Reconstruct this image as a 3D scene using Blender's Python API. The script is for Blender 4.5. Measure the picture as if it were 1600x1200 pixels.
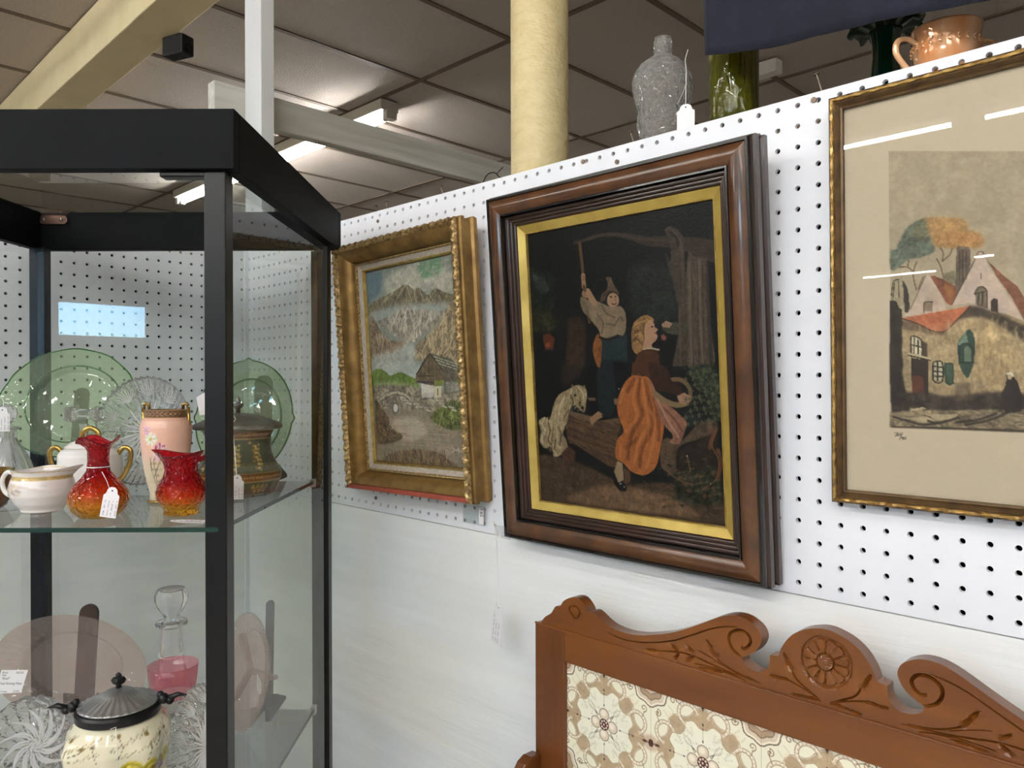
import bpy, bmesh, math, random
import numpy as np
from math import sin, cos, pi, radians, sqrt, atan2
from mathutils import Vector, Matrix, Euler
from mathutils.geometry import delaunay_2d_cdt

for o in list(bpy.data.objects):
    bpy.data.objects.remove(o, do_unlink=True)
SC = bpy.context.scene
COL = SC.collection
random.seed(7)
RNG = np.random.RandomState(11)

# ------------------------------------------------------------------ camera
cam_d = bpy.data.cameras.new('camera')
cam = bpy.data.objects.new('camera', cam_d)
COL.objects.link(cam)
cam_d.sensor_fit = 'HORIZONTAL'
cam_d.sensor_width = 36.0
cam_d.lens = 1186.4527 / 1600 * 36.0
cam_d.clip_start = 0.02
cam_d.clip_end = 100
yaw, pitch, roll = 2.346253620, -0.0021745, -0.00280996
Fv = Vector((cos(yaw) * cos(pitch), sin(yaw) * cos(pitch), sin(pitch)))
Rv = Fv.cross(Vector((0, 0, 1))).normalized()
Uv = Rv.cross(Fv)
Rv, Uv = Rv * cos(roll) + Uv * sin(roll), Uv * cos(roll) - Rv * sin(roll)
mw = Matrix((Rv, Uv, -Fv)).transposed().to_4x4()
mw.translation = Vector((1.833766, -0.909627, 1.55))
cam.matrix_world = mw
SC.camera = cam

# ------------------------------------------------------------------ world, exposure
W = bpy.data.worlds.new('world')
SC.world = W
W.use_nodes = True
nt = W.node_tree
nt.nodes.clear()
sky = nt.nodes.new('ShaderNodeTexSky')
sky.sky_type = 'NISHITA'
sky.sun_disc = False
sky.sun_elevation = radians(38)
sky.sun_rotation = radians(60)
bg = nt.nodes.new('ShaderNodeBackground')
bg.inputs['Strength'].default_value = 5.0
wo = nt.nodes.new('ShaderNodeOutputWorld')
tin = nt.nodes.new('ShaderNodeMix')
tin.data_type = 'RGBA'
tin.blend_type = 'MULTIPLY'
tin.inputs[0].default_value = 1.0
tin.inputs[7].default_value = (0.62, 0.86, 1.25, 1)
nt.links.new(sky.outputs[0], tin.inputs[6])
nt.links.new(tin.outputs[2], bg.inputs[0])
nt.links.new(bg.outputs[0], wo.inputs[0])
vs = SC.view_settings
SC.display_settings.display_device = 'sRGB'
vs.view_transform = 'Standard'
vs.look = 'None'
vs.exposure = 0.0
vs.gamma = 1.0
vs.use_curve_mapping = False
TUBE_STRENGTH = 94.0

# ------------------------------------------------------------------ helpers
def srgb(c):
    c = np.asarray(c, dtype=float) / 255.0
    return np.where(c <= 0.04045, c / 12.92, ((c + 0.055) / 1.055) ** 2.4)

MATS = {}
def newmat(name):
    m = bpy.data.materials.new(name)
    m.use_nodes = True
    m.node_tree.nodes.clear()
    out = m.node_tree.nodes.new('ShaderNodeOutputMaterial')
    return m, m.node_tree, out

def mat(name, rgb, rough=0.5, metal=0.0, noise=0.0, nscale=20.0, bump=0.0, bscale=80.0,
        stretch=(1, 1, 1), coat=0.0, trans=0.0, ior=1.45, rgb2=None, spec=0.5, sheen=0.0, coord='Object'):
    """principled surface; base colour varies by a noise between rgb and rgb2"""
    if name in MATS:
        return MATS[name]
    m, t, out = newmat(name)
    b = t.nodes.new('ShaderNodeBsdfPrincipled')
    t.links.new(b.outputs[0], out.inputs[0])
    c1 = srgb(rgb)
    b.inputs['Roughness'].default_value = rough
    b.inputs['Metallic'].default_value = metal
    b.inputs['Coat Weight'].default_value = coat
    b.inputs['Coat Roughness'].default_value = 0.08
    b.inputs['Transmission Weight'].default_value = trans
    b.inputs['IOR'].default_value = ior
    b.inputs['Specular IOR Level'].default_value = spec
    b.inputs['Sheen Weight'].default_value = sheen
    tc = t.nodes.new('ShaderNodeTexCoord')
    mp = t.nodes.new('ShaderNodeMapping')
    mp.inputs['Scale'].default_value = stretch
    t.links.new(tc.outputs[coord], mp.inputs[0])
    if noise or rgb2 is not None:
        n = t.nodes.new('ShaderNodeTexNoise')
        n.inputs['Scale'].default_value = nscale
        n.inputs['Detail'].default_value = 5
        t.links.new(mp.outputs[0], n.inputs['Vector'])
        r = t.nodes.new('ShaderNodeMapRange')
        r.inputs[1].default_value = 0.3
        r.inputs[2].default_value = 0.7
        t.links.new(n.outputs[0], r.inputs[0])
        mx = t.nodes.new('ShaderNodeMix')
        mx.data_type = 'RGBA'
        c2 = srgb(rgb2) if rgb2 is not None else c1 * (1 - noise)
        mx.inputs[6].default_value = (*c1, 1)
        mx.inputs[7].default_value = (*c2, 1)
        t.links.new(r.outputs[0], mx.inputs[0])
        t.links.new(mx.outputs[2], b.inputs['Base Color'])
    else:
        b.inputs['Base Color'].default_value = (*c1, 1)
    if bump:
        n2 = t.nodes.new('ShaderNodeTexNoise')
        n2.inputs['Scale'].default_value = bscale
        n2.inputs['Detail'].default_value = 4
        t.links.new(mp.outputs[0], n2.inputs['Vector'])
        bp = t.nodes.new('ShaderNodeBump')
        bp.inputs['Strength'].default_value = 1.0
        bp.inputs['Distance'].default_value = bump
        t.links.new(n2.outputs[0], bp.inputs['Height'])
        t.links.new(bp.outputs[0], b.inputs['Normal'])
    MATS[name] = m
    return m

def wood(name, rgb, rgb2, rough=0.35, axis='x', coat=0.2, scale=14):
    st = {'x': (0.12, 1, 1), 'y': (1, .12, 1), 'z': (1, 1, .12)}[axis]
    return mat(name, rgb, rough, rgb2=rgb2, nscale=scale, stretch=st, coat=coat, bump=0.0003, bscale=90)

def pane_mat(name, tint=(0.93, 0.965, 0.95), ior=1.5, rough=0.0, bump=0.0, bscale=60.0, vor=False):
    """thin clear glass: sees through with a tint, mirrors by Fresnel on its outer faces"""
    if name in MATS:
        return MATS[name]
    m, t, out = newmat(name)
    tr = t.nodes.new('ShaderNodeBsdfTransparent')
    tr.inputs[0].default_value = (*tint, 1)
    gl = t.nodes.new('ShaderNodeBsdfGlossy')
    gl.inputs['Roughness'].default_value = rough
    fr = t.nodes.new('ShaderNodeFresnel')
    fr.inputs[0].default_value = ior
    ge = t.nodes.new('ShaderNodeNewGeometry')
    inv = t.nodes.new('ShaderNodeMath')
    inv.operation = 'SUBTRACT'
    inv.inputs[0].default_value = 1.0
    t.links.new(ge.outputs['Backfacing'], inv.inputs[1])
    mul = t.nodes.new('ShaderNodeMath')
    mul.operation = 'MULTIPLY'
    t.links.new(fr.outputs[0], mul.inputs[0])
    t.links.new(inv.outputs[0], mul.inputs[1])
    mx = t.nodes.new('ShaderNodeMixShader')
    t.links.new(mul.outputs[0], mx.inputs[0])
    t.links.new(tr.outputs[0], mx.inputs[1])
    t.links.new(gl.outputs[0], mx.inputs[2])
    t.links.new(mx.outputs[0], out.inputs[0])
    if bump:
        tc = t.nodes.new('ShaderNodeTexCoord')
        if vor:
            n = t.nodes.new('ShaderNodeTexVoronoi')
            n.feature = 'DISTANCE_TO_EDGE'
        else:
            n = t.nodes.new('ShaderNodeTexNoise')
        n.inputs['Scale'].default_value = bscale
        t.links.new(tc.outputs['Object'], n.inputs['Vector'])
        bp = t.nodes.new('ShaderNodeBump')
        bp.inputs['Distance'].default_value = bump
        t.links.new(n.outputs[0], bp.inputs['Height'])
        t.links.new(bp.outputs[0], fr.inputs['Normal'])
        t.links.new(bp.outputs[0], gl.inputs['Normal'])
    MATS[name] = m
    return m

def tint_mat(name, rgb_lin, edge=None, ior=1.55, rough=0.02, bump=0.0, bscale=60.0, vor=True, white=0.06):
    """pressed coloured glass: tinted see-through body with glossy skin and a little milky body"""
    if name in MATS:
        return MATS[name]
    m = pane_mat(name, rgb_lin, ior, rough, bump, bscale, vor)
    t = m.node_tree
    mx = [n for n in t.nodes if n.type == 'MIX_SHADER'][0]
    tr = [n for n in t.nodes if n.type == 'BSDF_TRANSPARENT'][0]
    df = t.nodes.new('ShaderNodeBsdfDiffuse')
    df.inputs[0].default_value = (*[min(1, c) for c in rgb_lin], 1)
    m2 = t.nodes.new('ShaderNodeMixShader')
    m2.inputs[0].default_value = white
    t.links.new(tr.outputs[0], m2.inputs[1])
    t.links.new(df.outputs[0], m2.inputs[2])
    t.links.new(m2.outputs[0], mx.inputs[1])
    return m

def vcol_mat(name, rough=0.5, coat=0.0, bump=0.0, bscale=300, spec=0.5, metal=0.0):
    if name in MATS:
        return MATS[name]
    m, t, out = newmat(name)
    b = t.nodes.new('ShaderNodeBsdfPrincipled')
    t.links.new(b.outputs[0], out.inputs[0])
    a = t.nodes.new('ShaderNodeVertexColor')
    a.layer_name = 'Col'
    t.links.new(a.outputs[0], b.inputs['Base Color'])
    b.inputs['Roughness'].default_value = rough
    b.inputs['Coat Weight'].default_value = coat
    b.inputs['Coat Roughness'].default_value = 0.05
    b.inputs['Specular IOR Level'].default_value = spec
    b.inputs['Metallic'].default_value = metal
    if bump:
        tc = t.nodes.new('ShaderNodeTexCoord')
        n = t.nodes.new('ShaderNodeTexNoise')
        n.inputs['Scale'].default_value = bscale
        t.links.new(tc.outputs['Object'], n.inputs['Vector'])
        bp = t.nodes.new('ShaderNodeBump')
        bp.inputs['Distance'].default_value = bump
        t.links.new(n.outputs[0], bp.inputs['Height'])
        t.links.new(bp.outputs[0], b.inputs['Normal'])
    MATS[name] = m
    return m

def emit_mat(name, rgb, strength):
    m, t, out = newmat(name)
    e = t.nodes.new('ShaderNodeEmission')
    e.inputs[0].default_value = (*rgb, 1)
    e.inputs[1].default_value = strength
    t.links.new(e.outputs[0], out.inputs[0])
    return m

def thing(name, label, cat, loc=(0, 0, 0), rz=0.0, group=None, rot=None):
    o = bpy.data.objects.new(name, None)
    o.empty_display_size = 0.02
    COL.objects.link(o)
    o.location = loc
    o.rotation_euler = rot if rot is not None else (0, 0, rz)
    o['label'] = label
    o['category'] = cat
    if group:
        o['group'] = group
    return o

def tag(o, label, cat, group=None):
    o['label'] = label
    o['category'] = cat
    if group:
        o['group'] = group
    return o

def mesh(name, verts, faces, m=None, parent=None, smooth=False, loc=None, rot=None, struct=False, auto=None):
    me = bpy.data.meshes.new(name)
    me.from_pydata([tuple(v) for v in verts], [], [tuple(f) for f in faces])
    me.update()
    bm = bmesh.new()
    bm.from_mesh(me)
    bmesh.ops.recalc_face_normals(bm, faces=bm.faces)
    bm.to_mesh(me)
    bm.free()
    if m:
        me.materials.append(m)
    if smooth or auto:
        me.polygons.foreach_set('use_smooth', [True] * len(me.polygons))
    if auto:
        me.set_sharp_from_angle(angle=radians(auto))
    o = bpy.data.objects.new(name, me)
    COL.objects.link(o)
    if parent:
        o.parent = parent
    if loc is not None:
        o.location = loc
    if rot is not None:
        o.rotation_euler = rot
    if struct:
        o['kind'] = 'structure'
    return o

class G:
    """geometry collector"""
    def __init__(s):
        s.v = []; s.f = []
    def add(s, v, f):
        n = len(s.v)
        s.v += [tuple(p) for p in v]
        s.f += [tuple(i + n for i in q) for q in f]
        return s
    def box(s, x0, x1, y0, y1, z0, z1):
        v = [(x, y, z) for x in (x0, x1) for y in (y0, y1) for z in (z0, z1)]
        f = [(0, 1, 3, 2), (4, 6, 7, 5), (0, 4, 5, 1), (2, 3, 7, 6), (0, 2, 6, 4), (1, 5, 7, 3)]
        return s.add(v, f)
    def lathe(s, prof, n=32, sx=1, sy=1, cap=True, mod=None, cx=0, cy=0):
        v = []; f = []
        for r, z in prof:
            for i in range(n):
                a = 2 * pi * i / n
                rr = r * (mod(a, z) if mod else 1)
                v.append((cx + rr * cos(a) * sx, cy + rr * sin(a) * sy, z))
        k = len(prof)
        for j in range(k - 1):
            for i in range(n):
                i2 = (i + 1) % n
                f.append((j * n + i, j * n + i2, (j + 1) * n + i2, (j + 1) * n + i))
        if cap:
            f.append(tuple(range(n))[::-1])
            f.append(tuple((k - 1) * n + i for i in range(n)))
        return s.add(v, f)
    def tube(s, pts, r, n=8, flat=1.0, closed=False):
        P = [Vector(p) for p in pts]
        rs = r if isinstance(r, (list, tuple)) else [r] * len(P)
        v = []; f = []
        up = Vector((0, 0, 1))
        prev = None
        N = len(P)
        for i, p in enumerate(P):
            if closed:
                t = (P[(i + 1) % N] - P[i - 1]).normalized()
            else:
                t = (P[min(i + 1, N - 1)] - P[max(i - 1, 0)]).normalized()
            if prev is None:
                a = up if abs(t.dot(up)) < 0.95 else Vector((1, 0, 0))
                u = t.cross(a).normalized()
            else:
                u = (prev - t * prev.dot(t)).normalized()
            prev = u
            w = t.cross(u)
            for k in range(n):
                an = 2 * pi * k / n
                v.append(p + (u * cos(an) + w * sin(an) * flat) * rs[i])
        for i in range(N - 1 if not closed else N):
            j = (i + 1) % N
            for k in range(n):
                k2 = (k + 1) % n
                f.append((i * n + k, i * n + k2, j * n + k2, j * n + k))
        if not closed:
            f.append(tuple(range(n))[::-1])
            f.append(tuple((N - 1) * n + k for k in range(n)))
        return s.add(v, f)
    def prism(s, pts, y0, y1):
        """polygon in x,z pushed from y0 to y1"""
        r = delaunay_2d_cdt([Vector(p) for p in pts], [], [list(range(len(pts)))], 1, 1e-7)
        vs_, fs_ = r[0], r[2]
        n = len(vs_)
        v = [(p.x, y0, p.y) for p in vs_] + [(p.x, y1, p.y) for p in vs_]
        f = [tuple(q) for q in fs_] + [tuple(i + n for i in q)[::-1] for q in fs_]
        cnt = {}
        for q in fs_:
            for a, b in zip(q, list(q[1:]) + [q[0]]):
                cnt[(a, b)] = 1
        for (a, b) in cnt:
            if (b, a) not in cnt:
                f.append((a, a + n, b + n, b))
        return s.add(v, f)
    def ball(s, c, r, n=16, k=10, sz=1.0):
        prof = [(max(1e-5, r * sin(pi * i / k)), -r * cos(pi * i / k) * sz) for i in range(k + 1)]
        q = G().lathe(prof, n)
        return s.add([(c[0] + x, c[1] + y, c[2] + z) for x, y, z in q.v], q.f)
    def xf(s, M):
        s.v = [tuple(M @ Vector(p)) for p in s.v]
        return s
    def obj(s, name, m, parent=None, **k):
        return mesh(name, s.v, s.f, m, parent, **k)

def bevel(o, w=0.002, seg=2):
    b = o.modifiers.new('bevel', 'BEVEL')
    b.width = w
    b.segments = seg
    b.limit_method = 'ANGLE'
    return o

def smooth_line(pts, k=6, closed=False):
    """Catmull-Rom through the points"""
    P = [Vector(p) for p in pts]
    N = len(P)
    out = []
    rng = range(N) if closed else range(N - 1)
    for i in rng:
        p0 = P[(i - 1) % N] if closed else P[max(i - 1, 0)]
        p1 = P[i]
        p2 = P[(i + 1) % N]
        p3 = P[(i + 2) % N] if closed else P[min(i + 2, N - 1)]
        for j in range(k):
            t = j / k
            out.append(0.5 * ((2 * p1) + (-p0 + p2) * t + (2 * p0 - 5 * p1 + 4 * p2 - p3) * t * t + (-p0 + 3 * p1 - 3 * p2 + p3) * t ** 3))
    if not closed:
        out.append(P[-1])
    return out

# ---- raster painter used for pictures and printed patterns (colours end in the vertices)
def fbm(w, h, s, seed, sx=1.0, sy=1.0):
    r = np.random.RandomState(seed)
    out = np.zeros((h, w)); amp = 1.0; tot = 0
    for o in range(4):
        gx = max(2, int(w / s * sx)) + 2; gy = max(2, int(h / s * sy)) + 2
        g = r.rand(gy, gx)
        y = np.linspace(0, gy - 1.001, h); x = np.linspace(0, gx - 1.001, w)
        y0 = y.astype(int); x0 = x.astype(int)
        fy = (y - y0)[:, None]; fx = (x - x0)[None, :]
        fy = fy * fy * (3 - 2 * fy); fx = fx * fx * (3 - 2 * fx)
        v = (g[y0][:, x0] * (1 - fy) * (1 - fx) + g[y0 + 1][:, x0] * fy * (1 - fx) + g[y0][:, x0 + 1] * (1 - fy) * fx + g[y0 + 1][:, x0 + 1] * fy * fx)
        out += v * amp; tot += amp; amp *= 0.6; s = max(1.5, s / 2)
    return out / tot

def blur(a, r):
    if r < 0.3:
        return a
    k = int(math.ceil(r * 2))
    x = np.arange(-k, k + 1)
    g = np.exp(-x * x / (2 * r * r)); g /= g.sum()
    p = np.pad(a, k, mode='edge')
    p = np.apply_along_axis(lambda q: np.convolve(q, g, 'valid'), 0, p)
    return np.apply_along_axis(lambda q: np.convolve(q, g, 'valid'), 1, p)

class Paint:
    def __init__(s, w, h, base, seed=1, ns=12):
        s.w, s.h = w, h
        s.img = np.ones((h, w, 3)) * np.array(base, float)
        s.n = fbm(w, h, ns, seed)
        s.n2 = fbm(w, h, 3, seed + 5)
    def tex(s, t):
        s.img *= (1 + t * ((s.n * .5 + s.n2 * .5) - .5) * 2)[..., None]
    def put(s, m, x0, y0, col, a, t):
        hh, ww = m.shape
        sl = (slice(y0, y0 + hh), slice(x0, x0 + ww))
        nz = (s.n[sl] * .6 + s.n2[sl] * .4 - .5) * 2.0
        c = np.array(col, float) * (1 + t * nz)[..., None]
        m = (m * a)[..., None]
        s.img[sl] = s.img[sl] * (1 - m) + c * m
    def roi(s, x, y, pad):
        x0 = max(0, int(min(x) - pad)); x1 = min(s.w, int(max(x) + pad) + 2)
        y0 = max(0, int(min(y) - pad)); y1 = min(s.h, int(max(y) + pad) + 2)
        return x0, x1, y0, y1
    def poly(s, P, col, soft=.5, t=0, a=1):
        x = [p[0] * s.w / 1000 for p in P]; y = [p[1] * s.h / 1000 for p in P]
        x0, x1, y0, y1 = s.roi(x, y, soft * 2 + 1)
        if x1 <= x0 or y1 <= y0:
            return
        YY, XX = np.mgrid[y0:y1, x0:x1] + .5
        m = np.zeros(XX.shape, bool)
        n = len(P)
        for i in range(n):
            xa, ya, xb, yb = x[i], y[i], x[(i + 1) % n], y[(i + 1) % n]
            if ya == yb:
                continue
            c = ((ya > YY) != (yb > YY)) & (XX < (xb - xa) * (YY - ya) / (yb - ya) + xa)
            m ^= c
        s.put(blur(m.astype(float), soft), x0, y0, col, a, t)
    def line(s, P, col, w=1., soft=.5, t=0, a=1):
        x = [p[0] * s.w / 1000 for p in P]; y = [p[1] * s.h / 1000 for p in P]
        x0, x1, y0, y1 = s.roi(x, y, w + soft * 2 + 1)
        if x1 <= x0 or y1 <= y0:
            return
        YY, XX = np.mgrid[y0:y1, x0:x1] + .5
        d = np.full(XX.shape, 1e9)
        for i in range(len(P) - 1):
            dx, dy = x[i + 1] - x[i], y[i + 1] - y[i]
            L = dx * dx + dy * dy + 1e-9
            tt = np.clip(((XX - x[i]) * dx + (YY - y[i]) * dy) / L, 0, 1)
            d = np.minimum(d, np.hypot(XX - x[i] - tt * dx, YY - y[i] - tt * dy))
        m = np.clip((w / 2 - d) / max(soft, .35) + .5, 0, 1)
        s.put(m, x0, y0, col, a, t)
    def scatter(s, P, col, n, L, ang, jit, var, w, a, seed):
        """short brush strokes inside a polygon"""
        r = random.Random(seed)
        xs = [p[0] for p in P]; ys = [p[1] for p in P]
        k = 0; tries = 0
        while k < n and tries < n * 12:
            tries += 1
            x = r.uniform(min(xs), max(xs)); y = r.uniform(min(ys), max(ys))
            ins = False
            for i in range(len(P)):
                (xa, ya), (xb, yb) = P[i - 1], P[i]
                if (ya > y) != (yb > y) and x < (xb - xa) * (y - ya) / (yb - ya) + xa:
                    ins = not ins
            if not ins:
                continue
            k += 1
            t = radians(ang + r.uniform(-jit, jit))
            l = L * r.uniform(.5, 1.3)
            f = 1 + r.uniform(-var, var)
            c = [min(255, q * f) for q in col]
            dx, dy = l * cos(t) / s.w * 500, l * sin(t) / s.h * 500
            bx, by = r.uniform(-.3, .3) * dy, r.uniform(-.3, .3) * dx
            s.line([(x - dx, y - dy), (x + bx, y + by), (x + dx, y + dy)], c, w * r.uniform(.6, 1.3), .5, 0, a)
    def grade(s, mul, sat, lift=0):
        g = s.img.mean(2, keepdims=True)
        s.img = (g + (s.img - g) * sat) * mul + lift
    def spec(s, text, k, soften=1.0):
        for ln in text.strip().split('\n'):
            kind, pts, col, so, te, al, wd = ln.split('|')
            P = [tuple(float(v) for v in q.split(',')) for q in pts.split()]
            col = [float(v) for v in col.split(',')]
            so, te, al, wd = float(so) * k * soften, float(te), float(al), float(wd)
            if kind[0] == 's':
                n_, L_, an_, ji_, va_ = [float(q) for q in kind[1:].split('_')]
                s.scatter(P, col, int(n_), L_ * k, an_, ji_, va_, max(.7, wd * k), al, len(pts))
                continue
            if kind == 'p':
                P = [(q.x, q.y) for q in smooth_line([(a, b, 0) for a, b in P], 4, True)] if len(P) > 5 and so > .35 else P
                s.poly(P, col, so, te, al)
            elif kind == 'l':
                P = [(q.x, q.y) for q in smooth_line([(a, b, 0) for a, b in P], 5)] if len(P) > 2 else P
                s.line(P, col, max(.8, wd * k), max(.4, so), te, al)
            else:
                (cx, cy), (ax, ay), (bx, by) = P
                E = [(cx + (ax - cx) * cos(q) + (bx - cx) * sin(q), cy + (ay - cy) * cos(q) + (by - cy) * sin(q)) for q in np.linspace(0, 2 * pi, 22)[:-1]]
                s.poly(E, col, max(.4, so), te, al)
    def col_at(s, u, v):
        """u,v arrays 0..1 -> linear rgb"""
        X = np.clip((np.asarray(u) * (s.w - 1)).astype(int), 0, s.w - 1)
        Y = np.clip((np.asarray(v) * (s.h - 1)).astype(int), 0, s.h - 1)
        return srgb(np.clip(s.img[Y, X], 0, 255))
    def sheet(s, name, wm, hm, m, parent, relief=0.0, yoff=0.0):
        """flat painted sheet in local x,z facing -y"""
        w, h = s.w, s.h
        xs = (np.arange(w) / (w - 1) - .5) * wm
        zs = (.5 - np.arange(h) / (h - 1)) * hm
        X, Z = np.meshgrid(xs, zs)
        lum = blur(s.img.mean(2), .7)
        Y = yoff - relief * ((lum / 255) + (s.n2 - .5) * .9)
        V = np.stack([X, Y, Z], -1).reshape(-1, 3)
        idx = np.arange(w * h).reshape(h, w)
        Fq = np.stack([idx[:-1, :-1], idx[1:, :-1], idx[1:, 1:], idx[:-1, 1:]], -1).reshape(-1, 4)
        me = bpy.data.meshes.new(name)
        me.vertices.add(len(V)); me.vertices.foreach_set('co', V.ravel())
        me.loops.add(len(Fq) * 4); me.loops.foreach_set('vertex_index', Fq.ravel())
        me.polygons.add(len(Fq)); me.polygons.foreach_set('loop_start', np.arange(len(Fq)) * 4)
        me.update(calc_edges=True)
        me.validate()
        c = np.ones((w * h, 4)); c[:, :3] = srgb(np.clip(s.img, 0, 255)).reshape(-1, 3)
        at = me.color_attributes.new('Col', 'FLOAT_COLOR', 'POINT')
        at.data.foreach_set('color', c.ravel())
        me.polygons.foreach_set('use_smooth', [True] * len(Fq))
        me.materials.append(m)
        o = bpy.data.objects.new(name, me)
        COL.objects.link(o)
        o.parent = parent
        return o

def paint_verts(o, fn):
    """give every vertex a linear colour from fn(Nx3 coordinates) -> Nx3"""
    me = o.data
    co = np.zeros(len(me.vertices) * 3)
    me.vertices.foreach_get('co', co)
    c = np.ones((len(me.vertices), 4))
    c[:, :3] = fn(co.reshape(-1, 3))
    at = me.color_attributes.new('Col', 'FLOAT_COLOR', 'POINT')
    at.data.foreach_set('color', c.ravel())

def frame_sweep(name, Wm, Hm, prof, m, parent, n=1, disp=None, sides=(0, 1, 2, 3), auto=35):
    """mitred moulding: prof = [(inset, y)], swept round a Wm x Hm rectangle in x,z"""
    g = G()
    dirs = [((-1, 1), (1, 1)), ((1, 1), (1, -1)), ((1, -1), (-1, -1)), ((-1, -1), (-1, 1))]
    for s_i in sides:
        (ax, az), (bx, bz) = dirs[s_i]
        v = []
        L = Wm if s_i in (0, 2) else Hm
        for j in range(n + 1):
            t = j / n
            for k, (ins, y) in enumerate(prof):
                di, dy = disp(k, t * L, L, s_i) if disp else (0, 0)
                hx, hz = Wm / 2 - ins, Hm / 2 - ins
                x = ax * hx + (bx * hx - ax * hx) * t
                z = az * hz + (bz * hz - az * hz) * t
                if s_i in (0, 2):
                    z -= az * di
                else:
                    x -= ax * di
                v.append((x, y + dy, z))
        K = len(prof)
        f = [(j * K + k, j * K + k + 1, (j + 1) * K + k + 1, (j + 1) * K + k) for j in range(n) for k in range(K - 1)]
        g.add(v, f)
    o = g.obj(name, m, parent, auto=auto)
    return o

def arcp(x0, y0, x1, y1, bulge, k=6):
    """profile points from (x0,y0) to (x1,y1) bowed by bulge"""
    out = []
    dx, dy = x1 - x0, y1 - y0
    for i in range(k + 1):
        t = i / k
        b = 4 * t * (1 - t) * bulge
        L = sqrt(dx * dx + dy * dy) + 1e-9
        out.append((x0 + dx * t + dy / L * b, y0 + dy * t - dx / L * b))
    return out

def text_obj(name, body, size, m, parent, loc, rot=(pi / 2, 0, 0), thick=0.00005, align='CENTER', shear=0.0):
    cu = bpy.data.curves.new(name, 'FONT')
    cu.body = body
    cu.size = size
    cu.extrude = thick
    cu.align_x = align
    cu.shear = shear
    cu.resolution_u = 2
    tmp = bpy.data.objects.new(name + '_src', cu)
    COL.objects.link(tmp)
    dg = bpy.context.evaluated_depsgraph_get()
    me = bpy.data.meshes.new_from_object(tmp.evaluated_get(dg))
    bpy.data.objects.remove(tmp, do_unlink=True)
    me.materials.clear()
    me.materials.append(m)
    o = bpy.data.objects.new(name, me)
    COL.objects.link(o)
    o.parent = parent
    o.location = loc
    o.rotation_euler = rot
    return o

def scribble(name, rows, m, parent, x0, x1, z0, dz, amp, y, seed=0, r=0.00018, vert=False):
    """lines of handwriting as thin ink strokes on a local x,z sheet"""
    rr = random.Random(seed)
    g = G()
    for i in range(rows):
        x = x0
        end = x1 - rr.random() * (x1 - x0) * .35
        while x < end:
            n = rr.randint(3, 6)
            pts = []
            for k in range(n * 2):
                zz = z0 - i * dz + (amp if k % 2 else -amp * .4) * (0.4 + rr.random() * .8)
                pts.append((x, zz))
                x += amp * (.35 + rr.random() * .5)
                if x > end:
                    break
            if len(pts) > 1:
                P = smooth_line([(a, 0, b) for a, b in pts], 3)
                P = [(-(p.z), y, p.x) if vert else (p.x, y, p.z) for p in P]
                g.tube(P, r, 4, 1.0)
            x += amp * 1.2
    return g.obj(name, m, parent)

# ================================================================== THE ROOM
m_paint = mat('white wall paint', (240, 241, 240), 0.45, rgb2=(231, 232, 231), nscale=6, bump=0.0006, bscale=30, stretch=(0.5, 1, 6))
m_peg = mat('white hardboard', (232, 234, 240), 0.4, rgb2=(226, 228, 234), nscale=5)
m_dark = mat('brown hardboard back', (40, 33, 28), 0.9)
m_stud = mat('rough pine stud', (150, 120, 85), 0.8, rgb2=(120, 92, 62), nscale=30)
m_far = mat('pale far wall', (228, 224, 216), 0.7)
m_floor = mat('pale vinyl floor', (206, 200, 190), 0.35, rgb2=(190, 184, 174), nscale=3)
m_tile = mat('mineral fibre ceiling tile', (200, 190, 180), 0.9, rgb2=(184, 174, 164), nscale=120, bump=0.004, bscale=160)
m_tbar = mat('brown ceiling grid', (120, 104, 88), 0.6, noise=.25, nscale=8)
m_cream = mat('cream painted steel', (240, 226, 184), 0.45, rgb2=(232, 216, 172), nscale=9, bump=0.0015, bscale=60)

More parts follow.
